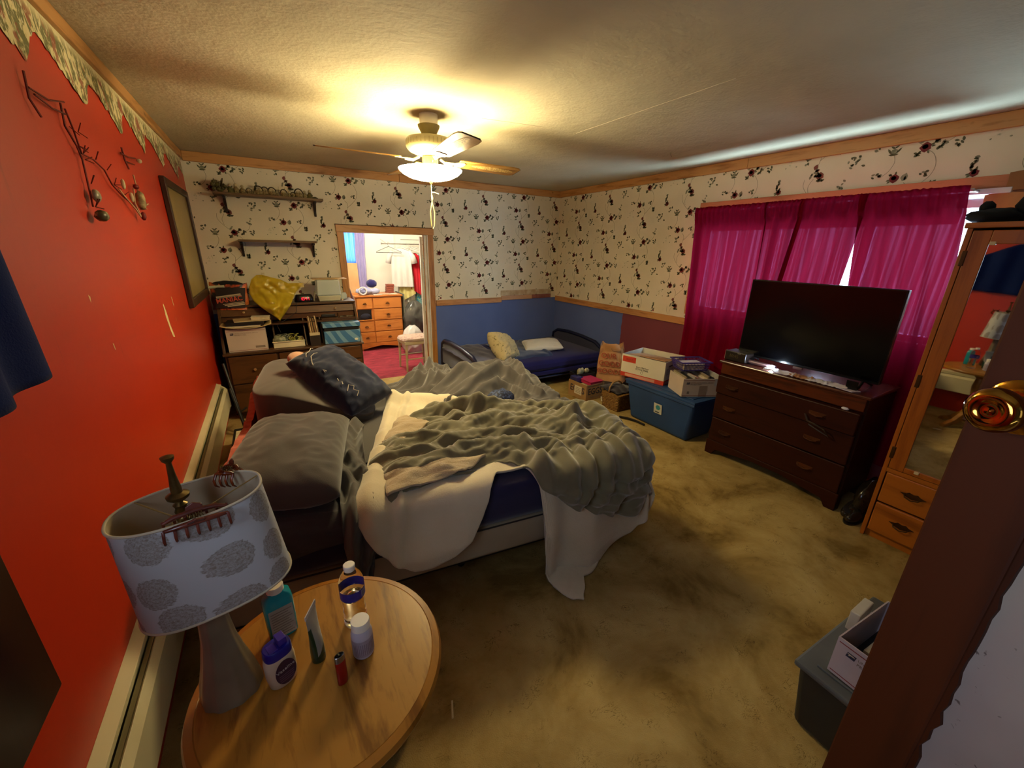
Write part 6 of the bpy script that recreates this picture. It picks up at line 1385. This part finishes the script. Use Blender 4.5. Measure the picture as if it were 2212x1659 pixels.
bt = thing('black_tray', 'black tray with small trinkets balanced at the back of the egg box', 'tray', (3.06, 3.50, 0.19), R(-8))
obj('tray_shell', B().box(-0.13, 0.13, -0.08, 0.08, 0.0, 0.006).box(-0.13, 0.13, -0.08, -0.074, 0, 0.045).box(-0.13, 0.13, 0.074, 0.08, 0, 0.045).box(-0.13, -0.124, -0.08, 0.08, 0, 0.045).box(0.124, 0.13, -0.08, 0.08, 0, 0.045), BLK, bt, bev=0.002)
tag(obj('tray_support', B().box(2.95, 3.18, 3.49, 3.58, 0, 0.189), BLK), 'black box under the trinket tray behind the egg box', 'box')
rn = random.Random(4)
for k in range(3):
    tag(obj('trinket', B().ball((3.0+0.055*k, 3.49+0.02*(k % 2), 0.245), 0.034, 0.02, 0.042-0.006*k, 12, fn=lambda d, k=k: 1+.3*nz(d.x*3, d.y*3, d.z*3+k)), mat('trinket_cream', '#b5a77c', '#8f845a', vs=30, rough=0.6), smooth=40), ['cream folded trinket at the left of the black tray', 'patterned cream trinket in the middle of the black tray', 'low cream trinket at the right of the black tray'][k], 'trinket', 'trinkets in the black tray')
m, t, bs = nt('wicker'); v = coord(t); br = t.nodes.new('ShaderNodeTexBrick'); br.inputs['Scale'].default_value = 30; br.inputs['Color1'].default_value = lin('#8f6a34'); br.inputs['Color2'].default_value = lin('#6e4c22'); br.inputs['Mortar'].default_value = lin('#3a260e')
t.links.new(v, br.inputs['Vector']); t.links.new(br.outputs[0], bs.inputs['Base Color']); bs.inputs['Roughness'].default_value = 0.6
WK = mat('wicker_strand', '#8d6630', '#6c4a20', vs=50, rough=0.55)
wk = thing('wicker_basket', 'square brown wicker basket with lid and handle beside the egg box', 'basket', (3.035, 2.89, 0), R(6))
b = B(); w, d = 0.22, 0.22
for j in range(11):
    z_ = 0.010+j*0.0155; k = lerp(0.90, 1.0, j/10)
    pts = []
    for i in range(48):
        a = i/48; per = a*4; e = int(per); fr = per-e; cs = [(-1, -1), (1, -1), (1, 1), (-1, 1), (-1, -1)]
        x = lerp(cs[e][0], cs[e+1][0], fr); y = lerp(cs[e][1], cs[e+1][1], fr); off = 0.004*(1 if (i+j) % 2 else -1)
        nx, ny = [(0, -1), (1, 0), (0, 1), (-1, 0)][e]; pts.append((x*w/2*k+nx*off, y*d/2*k+ny*off, z_))
    b.tube(pts, 0.0078, 5, closed=True)
o = obj('woven_strands', b, WK, wk, smooth=180); o['kind'] = 'stuff'
b = B()
for k in range(9):
    for s_ in (-1, 1): x = lerp(-w/2, w/2, k/8); b.tube([(x*.9, s_*d/2*.9, 0), (x, s_*d/2, 0.17)], 0.004, 5).tube([(s_*w/2*.9, x*.9, 0), (s_*w/2, x, 0.17)], 0.004, 5)
obj('stakes', b, WK, wk)
obj('basket_lid', B().surf(lambda s, t: (lerp(-.118, .118, s), lerp(-.118, .118, t), 0.176+0.006*math.sin(PI*s)*math.sin(PI*t)+0.002*math.sin(s*90)*math.sin(t*90)), 60, 60), WK, wk, smooth=180)
obj('basket_handle', B().tube([(-0.10, 0.03, 0.17), (-0.098, 0.03, 0.24), (-0.05, 0.03, 0.285), (0.03, 0.03, 0.29), (0.09, 0.03, 0.26), (0.105, 0.03, 0.18)], 0.008, 8), mat('handle_tan', '#a38050', rough=0.5), wk, smooth=180)
tag(obj('dark_cloth', B().surf(lambda s, t: (lerp(2.93, 3.20, s), lerp(2.80, 3.06, t), 0.197+0.035*math.sin(PI*s)*math.sin(PI*t)+0.012*(1-2*abs(nz(s*3, t*3)))-0.012*(t < .1)), 30, 24), cloth('charcoal_cloth', '#28242a', '#3a343a'), smooth=180, solid=0.008, so=1), 'charcoal folded cloth on top of the wicker basket', 'cloth')
tag(obj('white_cup', B().lathe([(0.02, 0), (0.028, 0.05), (0.026, 0.05), (0.018, 0.004)], 16, Matrix.Translation((3.04, 3.10, 0.0))), WHITE, smooth=50), 'pale cup wedged behind the wicker basket', 'cup')
tag(obj('backpack_strap', B().tube([(2.86, 2.66, 0.012), (2.89, 2.58, 0.02), (2.93, 2.50, 0.012), (2.93, 2.40, 0.012)], 0.012, 6), BLK), 'black strap lying on the carpet in front of the blue tote', 'strap')

# ------------------------------------------------------------------ dresser with the television
DR = wood('mahogany', '#301005', '#200903', 1, 9, 0.45, 0.12, spec=0.2)
DRT = wood('mahogany_top', '#4a2218', '#331510', 1, 9, 0.22, 0.12, spec=0.5)
dr = thing('dresser', 'dark mahogany three-drawer dresser under the television', 'dresser', (3.20, 1.315, 0))
hw, fx, bx, H_ = 0.475, -0.205, 0.225, 0.80
obj('carcass', B().box(fx+0.02, bx, -hw, hw, 0.10, H_-0.018), DR, dr, bev=0.004)
obj('top', B().box(fx-0.015, bx+0.005, -hw-0.012, hw+0.012, H_-0.018, H_+0.003), DRT, dr, bev=0.007)
obj('frieze', B().box(fx-0.002, fx+0.02, -hw+0.01, hw-0.01, 0.70, H_-0.018), wood('mahogany_light', '#54240a', '#3a1806', 1, 12, 0.35, 0.12), dr, bev=0.003)
for z0, z1, po in ((0.545, 0.690, 0.030), (0.335, 0.540, 0.012), (0.125, 0.325, 0.004)):
    d = obj('drawer', B().box(fx-po, fx+0.018, -hw+0.012, hw-0.012, z0, z1), DR, dr, bev=0.006)
    for y in (0.335, -0.25):
        obj('drawer_pull', B().tube([(fx-po, y+0.045, (z0+z1)/2), (fx-po-0.018, y+0.035, (z0+z1)/2-0.004), (fx-po-0.020, y, (z0+z1)/2-0.012), (fx-po-0.018, y-0.035, (z0+z1)/2-0.004), (fx-po, y-0.045, (z0+z1)/2)], 0.005, 8).box(fx-po-0.003, fx-po, y-0.05, y+0.05, (z0+z1)/2-0.010, (z0+z1)/2+0.012), mat('old_pull', '#3a1c0c', '#5a3016', rough=0.4, metal=0.3), d, smooth=40)
obj('skirt', B().prism([(-hw, 0.0), (-hw+0.06, 0.0), (-hw+0.09, 0.05), (-0.1, 0.085), (0.1, 0.085), (hw-0.09, 0.05), (hw-0.06, 0.0), (hw, 0.0), (hw, 0.125), (-hw, 0.125)], fx-0.006, fx+0.018, 0), DR, dr, bev=0.004)
for y in (-hw, hw-0.05):
    for xa, xb in ((bx-0.06, bx), (fx+0.018, fx+0.06)): obj('foot', B().box(xa, xb, y, y+0.05, 0, 0.10), DR, dr)
tag(obj('dangling_cable', B().tube([(2.955, 1.13, 0.60), (2.94, 1.10, 0.56), (2.93, 1.05, 0.555), (2.94, 1.0, 0.535), (2.945, 0.97, 0.50), (2.94, 1.03, 0.52), (2.94, 1.09, 0.54)], 0.006, 6), mat('cable_brown', '#33241a', rough=0.5)), 'tangled dark cable hanging on the front of the dresser', 'cable')
tv = thing('television', 'large black flat television standing on the mahogany dresser', 'television', (3.14, 1.31, 0.806), R(0), rot=(0, R(0), R(0)))
BP = mat('tv_black', '#0a0a0b', rough=0.25)
sc_ = mat('tv_screen', '#010102', '#020203', rough=0.16, spec=0.28)
obj('housing', B().box(-0.012, 0.028, -0.452, 0.442, 0.045, 0.617), BP, tv, bev=0.004)
obj('rear_bulge', B().box(0.028, 0.06, -0.30, 0.30, 0.08, 0.40), BP, tv, bev=0.01)
obj('screen', B().box(-0.0135, -0.012, -0.444, 0.434, 0.062, 0.609), sc_, tv)
obj('sensor', B().box(-0.022, -0.010, -0.03, 0.03, 0.030, 0.046), mat('sensor_brown', '#3c2018', rough=0.3), tv, bev=0.002)
for y in (-0.37, 0.36):
    obj('foot', B().tube([(0.01, y, 0.05), (-0.09, y-0.01, 0.004)], 0.008, 8).tube([(0.01, y, 0.05), (0.13, y-0.01, 0.004)], 0.008, 8), BP, tv)
tag(obj('standing_card', B().box(3.03, 3.034, 0.925, 0.985, 0.804, 0.865, Matrix.Identity(4)), BP), 'small black card standing by the right foot of the television', 'card')
# items on dresser
cr = thing('clock_radio', 'old dark clock radio with faint dial at the left end of the dresser', 'radio', (3.10, 1.715, 0.804), R(-4))
obj('case', B().box(-0.06, 0.06, -0.085, 0.085, 0, 0.075), mat('radio_brown', '#1b120d', rough=0.4), cr, bev=0.006)
text('dial_digits', '10:45', 0.035, mat('dim_olive', '#4a4218', rough=0.5), cr, frame((-0.0605, 0.01, 0.038), (0, -1, 0), (0, 0, 1)))
obj('trim_edge', B().tube([(-0.06, 0.085, 0.004), (-0.06, 0.085, 0.072), (-0.04, 0.083, 0.077)], 0.002, 5), mat('edge_pink', '#9a7468', rough=0.4), cr)
text('brand_mark', 'RCA', 0.014, mat('silver_mark', '#8a8682', rough=0.4), cr, frame((-0.0605, -0.03, 0.066), (0, -1, 0), (0, 0, 1)))
WP = mat('white_litter', '#b9b6c4', '#c9c6d2', rough=0.6)
sbar = thing('light_tube', 'silver tube lamp with a glaring LED lying in front of the television', 'lamp', (3.07, 1.53, 0.822), R(0))
obj('tube_body', B().tube([(0.012, 0.13, 0), (0, -0.10, 0.0)], 0.015, 14), mat('tube_mauve', '#7a6470', metal=0.3, rough=0.3), sbar, smooth=60)
obj('end_cap', B().tube([(0.0125, 0.135, 0), (0.012, 0.125, 0)], 0.019, 16), mat('cap_chrome', '#8a94a8', metal=0.9, rough=0.2), sbar, smooth=60)
obj('led_bulb', B().ball((-0.016, -0.085, 0.006), 0.010, 0.016, 0.010, 12), emis('blue_white_led', '#d8ecff', 700.0), sbar, smooth=180)
for k, (y0, w_, l_, c, lab) in enumerate([(1.38, .05, .20, WP, 'long crumpled white wrapper beside the tube lamp'), (1.24, .045, .14, mat('tan_tube', '#a87e5c', '#8a5c3e', rough=0.5), 'tan and clear wrapper in the middle of the dresser top'), (1.14, .045, .13, WP, 'folded white slip right of the tan wrapper'), (1.03, .05, .12, WP, 'dark-marked white wrapper left of the big white card')]):
    tag(obj('wrapper', B().surf(lambda s, t, y0=y0, w_=w_, l_=l_, k=k: (3.045+w_*(s-.5)*1.6+0.01*nz(t*3, k), y0+l_*(.5-t), 0.806+0.016*abs(nz(s*3+k, t*5))+0.012*math.sin(PI*s)), 14, 24), c, smooth=40, solid=0.0015, so=1), lab, 'wrapper')
tag(obj('envelope', B().prism([(3.0, 1.005), (2.985, 0.93), (3.04, 0.905), (3.065, 0.96), (3.05, 1.0)], 0.806, 0.811, 2), mat('envelope_lilac', '#aaa6b8', rough=0.6)), 'pale lilac card at the right front of the dresser top', 'card')
tag(obj('white_tissue', B().ball((2.975, 0.935, 0.700), 0.008, 0.022, 0.010, 10), WP, smooth=180), 'scrap of white tissue sticking out of the top dresser drawer', 'tissue')
# small heap between dresser and wardrobe
m_ = mat('dark_glossy', '#15100c', '#2b2318', vs=14, rough=0.18)
sh_ = thing('shoe', 'dark glossy shoe on the floor between dresser and wardrobe', 'shoe', (3.01, 0.735, 0), R(180))
obj('upper', B().ball((0, 0, 0.035), 0.11, 0.042, 0.045, 20, fn=lambda d: 1-.15*d.z*(d.x < 0)), m_, sh_, smooth=180); obj('sole', B().prism([(0.11*math.cos(a), 0.042*math.sin(a)) for a in [2*PI*k/20 for k in range(20)]], 0, 0.012, 2), BLK, sh_)
o = dup(sh_, (3.03, 0.745, 0.085), rot=(R(160), R(8), R(170)), label='second dark shoe lying on top of the first between dresser and wardrobe'); 
tag(obj('dark_bag', B().ball((3.13, 0.735, 0.13), 0.14, 0.055, 0.13, 20, fn=lambda d: 1+.15*nz(d.x*2, d.y*2, d.z*2)), m_, smooth=180), 'dark bag bundled behind the shoes between dresser and wardrobe', 'bag')

# ------------------------------------------------------------------ wardrobe with mirror door
WD = wood('orange_pine', '#9a5414', '#7c3e0c', 2, 7, 0.35, 0.10)
WDH = wood('orange_pine_h', '#a05a18', '#80420e', 1, 7, 0.35, 0.10)
wd = thing('wardrobe', 'tall orange pine wardrobe with mirror door and two drawers', 'wardrobe', (2.885, 0.66, 0))
# local: x depth (back +), y from 0 (left edge) towards -y (right)
Ww, Wd, Wh = 0.62, 0.52, 1.735
obj('side', B().box(0, Wd, -0.02, 0, 0, Wh), WD, wd, bev=0.002); obj('side', B().box(0, Wd, -Ww, -Ww+0.02, 0, Wh), WD, wd, bev=0.002)
obj('top', B().box(-0.012, Wd, -Ww-0.01, 0.01, Wh, Wh+0.025), WDH, wd, bev=0.004); obj('back', B().box(Wd-0.01, Wd, -Ww+0.02, -0.02, 0, Wh), WD, wd)
obj('kickboard', B().box(0.02, 0.035, -Ww+0.02, -0.02, 0, 0.045), WDH, wd)
for z0, z1 in ((0.05, 0.238), (0.248, 0.435)):
    d = obj('drawer', B().box(-0.004, 0.016, -Ww+0.026, -0.026, z0, z1), WDH, wd, bev=0.006)
    zc = (z0+z1)/2+0.005; yc_ = -0.16
    b = B().prism([(yc_-0.055, zc+0.006), (yc_-0.03, zc+0.010), (yc_-0.018, zc+0.020), (yc_, zc+0.014), (yc_+0.018, zc+0.020), (yc_+0.03, zc+0.010), (yc_+0.055, zc+0.006), (yc_+0.03, zc-0.006), (yc_, zc-0.016), (yc_-0.03, zc-0.006)], -0.008, -0.004, 0)
    b.tube([(-0.008, yc_+0.035, zc), (-0.022, yc_+0.028, zc-0.008), (-0.026, yc_, zc-0.016), (-0.022, yc_-0.028, zc-0.008), (-0.008, yc_-0.035, zc)], 0.0035, 6)
    obj('handle', b, mat('bronze_pull', '#3a2410', '#553a1c', metal=0.7, rough=0.35), d, smooth=30)
obj('rail', B().box(0.0, 0.018, -Ww+0.02, -0.02, 0.438, 0.462), WDH, wd)
door = obj('mirror_door', B().box(-0.006, 0.014, -0.088, -0.024, 0.465, 1.725).box(-0.006, 0.014, -Ww+0.024, -Ww+0.088, 0.465, 1.725).box(-0.006, 0.014, -Ww+0.088, -0.088, 1.665, 1.725).box(-0.006, 0.014, -Ww+0.088, -0.088, 0.465, 0.495), WD, wd, bev=0.003)
mm2, t, bs = nt('clean_mirror'); bs.inputs['Metallic'].default_value = 1; bs.inputs['Base Color'].default_value = (0.80, 0.78, 0.74, 1); bs.inputs['Roughness'].default_value = 0.02
obj('mirror_glass', B().box(0.0, 0.004, -Ww+0.088, -0.088, 0.495, 1.665), mm2, door)
for z0 in (1.60, 0.98, 0.56): obj('hinge', B().box(-0.010, -0.004, -0.030, -0.012, z0-0.035, z0+0.035), mat('bronze_pull', '#3a2410'), wd, bev=0.003)
for y_, z_ in ((-0.10, 1.668), (-0.14, 0.488)): obj('mirror_clip', B().box(-0.010, -0.003, y_-0.010, y_+0.010, z_-0.008, z_+0.008), CLIP if False else mat('clip_clear', '#c9b38a', rough=0.2), wd, bev=0.002)
# objects on the wardrobe: dark hat-like heap
o = thing('dark_plush_toys', 'black ruffled fabric heap on top of the wardrobe', 'fabric', (3.05, 0.62, Wh+0.026))
obj('lower_fold', B().ball((0.02, 0.0, 0.035), 0.10, 0.10, 0.035, 22, fn=lambda d: 1+.2*nz(d.x*3, d.y*3, d.z*3)), mat('soot_black', '#050505', rough=0.9), o, smooth=180)
obj('knot', B().ball((0.0, 0.035, 0.075), 0.03, 0.028, 0.028, 14, fn=lambda d: 1+.25*nz(d.x*3, d.y*3, d.z*3+3)), mat('soot_black', '#050505'), o, smooth=180)
obj('upright_fold', B().ball((0.02, -0.085, 0.065), 0.04, 0.034, 0.06, 16, fn=lambda d: 1+.2*nz(d.x*3, d.y*3, d.z*3+6)), mat('soot_black', '#050505'), o, smooth=180)

# ------------------------------------------------------------------ grey bin with a mailing box on it, bottom right
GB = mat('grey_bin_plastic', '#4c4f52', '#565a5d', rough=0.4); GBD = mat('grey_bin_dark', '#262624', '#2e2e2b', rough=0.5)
gb = thing('grey_bin', 'grey lidded plastic bin on the carpet beside the open door', 'bin', (1.645, 0.065, 0), R(-2))
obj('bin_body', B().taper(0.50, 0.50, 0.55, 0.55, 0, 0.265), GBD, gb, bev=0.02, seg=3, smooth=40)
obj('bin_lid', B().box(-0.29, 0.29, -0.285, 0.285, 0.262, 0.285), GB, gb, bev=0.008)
obj('lid_ridge', B().box(-0.25, -0.24, -0.2, 0.235, 0.285, 0.292), GB, gb, bev=0.002)
mb = obox('mailing_box', 'open white mailing box on the grey bin beside the open door', 0.32, 0.30, 0.145, (1.565, 0.125, 0.293), R(-4), mat('mailer_dim', '#a89aa0', '#b0a3a8', rough=0.7), None)
mailprint(mb, 0.30, 0.145, -0.1603, axis='x', bar=True)
obj('dark_sheet', B().box(-0.152, 0.152, -0.142, 0.142, 0.006, 0.015), BLK, mb)  # black sheet laid over the box floor
obj('inner_card', B().box(-0.10, 0.14, 0.02, 0.10, 0.06, 0.11), mat('dim_cream', '#9a8f7c', rough=0.7), mb)
tag(obj('white_block', B().box(1.66, 1.78, 0.30, 0.33, 0.286, 0.37).box(1.66, 1.78, 0.27, 0.30, 0.286, 0.33), mat('dim_white', '#a9a59c', rough=0.6), bev=0.004), 'white plastic block leaning behind the mailing box on the grey bin', 'block')

# ------------------------------------------------------------------ open bedroom door at the right
ND = Vector((-0.961, 0.277, 0)); TD = Vector((0.277, 0.961, 0)); P0 = Vector((0.777, 0.076, 1.427))
DT = Matrix((TD, -ND, Vector((0, 0, 1)))).transposed().to_4x4(); DT.translation = Vector((P0.x, P0.y, 0))
# local: x towards the free edge, y away from camera side, z up
BRN = wood('brown_door', '#431c06', '#341403', 2, 5, 0.6, 0.15, spec=0.2)
db = thing('bedroom_door', 'open brown panel door with brass knob at the right', 'door', rot=None); db.matrix_world = DT
obj('stile', B().box(-0.050, 0.044, 0.0, 0.036, 0.01, 2.0), BRN, db, bev=0.004)
SCF = mat('scuffed_white_panel', '#9a8c86', '#a69a90', vs=4, rough=0.7)
m, t, bs = nt('scuffed_panel'); v = coord(t)
c = ramp(t, noi(t, v, 3, 4), [(0.3, '#7b6c66'), (0.5, '#8f8078'), (0.7, '#988a7a')]); c = mixc(t, ramp(t, noi(t, v, 46, 3, 0.6, 0.6), [(0.66, 0.0), (0.70, 0.85)]), c, '#3c2c22')
t.links.new(c, bs.inputs['Base Color']); bs.inputs['Roughness'].default_value = 0.6
obj('panel', B().box(-0.60, -0.050, 0.010, 0.026, 0.10, 1.30), m, db)
b = B()
pts = [(-0.055+0.010*nz(k*1.3)+0.005*nz(k*4.1), lerp(0.10, 1.30, k/60)) for k in range(61)]
obj('peeling_paint', B().prism(pts+[(-0.046, 1.30), (-0.046, 0.10)], 0.003, 0.010, 1), BRN, db)
obj('upper_panel', B().box(-0.60, -0.050, 0.010, 0.026, 1.42, 1.90), BRN, db)
for z0, z1 in ((0.01, 0.10), (1.30, 1.42), (1.90, 2.0)): obj('cross_rail', B().box(-0.60, -0.050, 0.0, 0.036, z0, z1), BRN, db, bev=0.003)
obj('stile', B().box(-0.76, -0.60, 0.0, 0.036, 0.01, 2.0), BRN, db, bev=0.004)
BRS = mat('polished_brass', '#b98a3c', '#a87a30', metal=1.0, rough=0.10, vs=2)
KT = Matrix.Translation((0, 0, 1.427)) @ Matrix.Rotation(R(90), 4, 'X')
kn = obj('knob', B().lathe([(0.0125, 0.005), (0.0125, 0.020), (0.015, 0.026), (0.024, 0.036), (0.0275, 0.045), (0.0265, 0.053), (0.021, 0.059), (0.015, 0.0605), (0.012, 0.0585), (0.004, 0.058), (0.001, 0.0595)], 40, KT), BRS, db, smooth=180)
obj('rosette', B().lathe([(0.034, 0.0005), (0.034, 0.003), (0.030, 0.006), (0.022, 0.008), (0.016, 0.011), (0.001, 0.011)], 40, KT), BRS, kn, smooth=50)

# ------------------------------------------------------------------ left wall things near the camera
o = tag(obj('blue_cloth', B().surf(lambda s, t: (XL+0.045+0.015*math.sin(s*22), lerp(0.72, 1.345-0.03*(1-t), s), lerp(1.60+(1-s)*0.30, 1.30-0.05*(1-s), t)), 60, 20), cloth('royal_blue_cloth', '#06174a', '#0a2058', sheen=0.05), smooth=180, solid=0.004), 'royal blue cloth hanging on the red wall at the left edge', 'cloth')
LB_ = wood('dark_furniture', '#3a1e0c', '#2a1408', 2, 6, 0.4, 0.15)
cc = thing('wall_cabinet', 'small dark brown wall cabinet at the left edge near the camera', 'cabinet', (XL, 0.0, 0))
obj('door_panel', B().box(0.095, 0.108, 0.53, 0.842, 0.845, 1.27), LB_, cc, bev=0.004)
obj('carcass', B().box(0.0, 0.095, 0.52, 0.850, 0.835, 1.28), LB_, cc, bev=0.006)

# iron twig wall garland with candle cups
IR = mat('rust_iron', '#5a1a10', '#74281a', vs=40, rough=0.7)
PT_ = mat('pale_twig', '#b89a78', '#a5835f', vs=40, rough=0.8)
gl_ = thing('wall_garland', 'rusty twig garland with hanging trinkets on the red wall', 'garland', (XL, 0, 0))
def L(pts, r_=0.004, x=0.012): return [(x+0.006*nz(i*1.7), y, z) for i, (y, z) in enumerate(pts)]
b = B(); rn = random.Random(2)
main = [[(1.90, 2.02), (2.05, 2.025), (2.17, 2.05)], [(1.90, 2.06), (1.89, 1.99), (1.92, 1.95)], [(1.93, 2.01), (2.06, 2.005), (2.15, 2.01)], [(2.14, 2.04), (2.13, 1.97), (2.17, 1.92), (2.2, 1.88), (2.19, 1.80), (2.165, 1.72)],
        [(2.17, 2.03), (2.21, 1.97), (2.20, 1.90), (2.33, 1.90), (2.45, 1.88), (2.50, 1.83), (2.62, 1.80), (2.72, 1.78)]]
for pl in main: b.tube(L(pl), 0.003, 5)
for k in range(22):
    pl = main[4] if k % 2 else main[3]; q = pl[rn.randrange(1, len(pl))]; a = rn.uniform(-1, 2.2)
    b.tube([(0.02, q[0], q[1]), (0.035, q[0]+0.03*math.cos(a), q[1]+0.03*math.sin(a))], 0.0018, 4)
obj('iron_twigs', b, IR, gl_)
b = B(); qp = [[(2.55, 1.82), (2.66, 1.79), (2.76, 1.75), (2.83, 1.72)], [(2.90, 1.92), (2.92, 1.85), (2.98, 1.83), (2.95, 1.78), (3.02, 1.77)], [(2.92, 1.85), (2.86, 1.87)], [(2.95, 1.78), (2.88, 1.76)], [(2.83, 1.85), (2.80, 1.78), (2.83, 1.72)], [(2.98, 1.78), (3.10, 1.80)]]
for pl in qp: b.tube(L(pl, x=0.02), 0.0035, 5)
obj('pale_branches', b, PT_, gl_)
obj('iron_hook', B().tube(L([(2.84, 2.03), (2.86, 1.98), (2.87, 1.94)]), 0.004, 5).tube(L([(2.80, 2.0), (2.95, 2.005), (3.08, 2.02)]), 0.0035, 5).tube(L([(2.88, 1.975), (3.05, 1.985)]), 0.003, 5), IR, gl_)
obj('white_bead', B().ball((0.025, 3.09, 2.01), 0.012, n=10), PAPER, gl_)
for nm, c_, rr, mm3 in (('glass_pendant', (0.025, 2.19, 1.76), (.012, .028, .022), mat('grey_glass', '#7e7a66', '#a39c84', vs=30, rough=0.3)), ('trinket_bell', (0.03, 2.165, 1.69), (.02, .035, .020), mat('tarnished', '#4a4228', '#a59a74', vs=30, rough=0.35, lo=0.5, hi=0.6)), ('pinecone', (0.03, 2.87, 1.80), (.02, .03, .045), mat('pale_cone', '#b5a276', '#6f5c38', vs=40, rough=0.7)), ('red_bud', (0.03, 2.84, 1.725), (.012, .014, .02), mat('red_bud_m', '#6e0f0c', rough=0.5)), ('red_bud', (0.03, 2.84, 1.86), (.012, .02, .012), mat('red_bud_m', '#6e0f0c')), ('silk_leaf', (0.03, 2.60, 1.845), (.008, .012, .022), PAPER), ('silk_leaf', (0.03, 2.70, 1.80), (.008, .012, .022), PAPER)):
    obj(nm, B().ball(c_, *rr, 12, fn=lambda d: 1+.2*nz(d.x*4, d.y*4, d.z*4)), mm3, gl_, smooth=180)
# ceiling hook near the right
tag(obj('ceiling_hook', B().tube([(2.99, 2.55, HC), (2.99, 2.55, HC-0.02), (2.998, 2.545, HC-0.03), (2.99, 2.54, HC-0.036)], 0.0022, 6), mat('hook_dark', '#5b5648', rough=0.4)), 'tiny hook in the ceiling above the window side', 'hook')
tag(obj('cotton_bud', B().tube([(0.335, 0.93, 0.012), (0.355, 0.985, 0.012)], 0.004, 6), PAPER), 'small white stick on the carpet beside the oak table', 'stick')
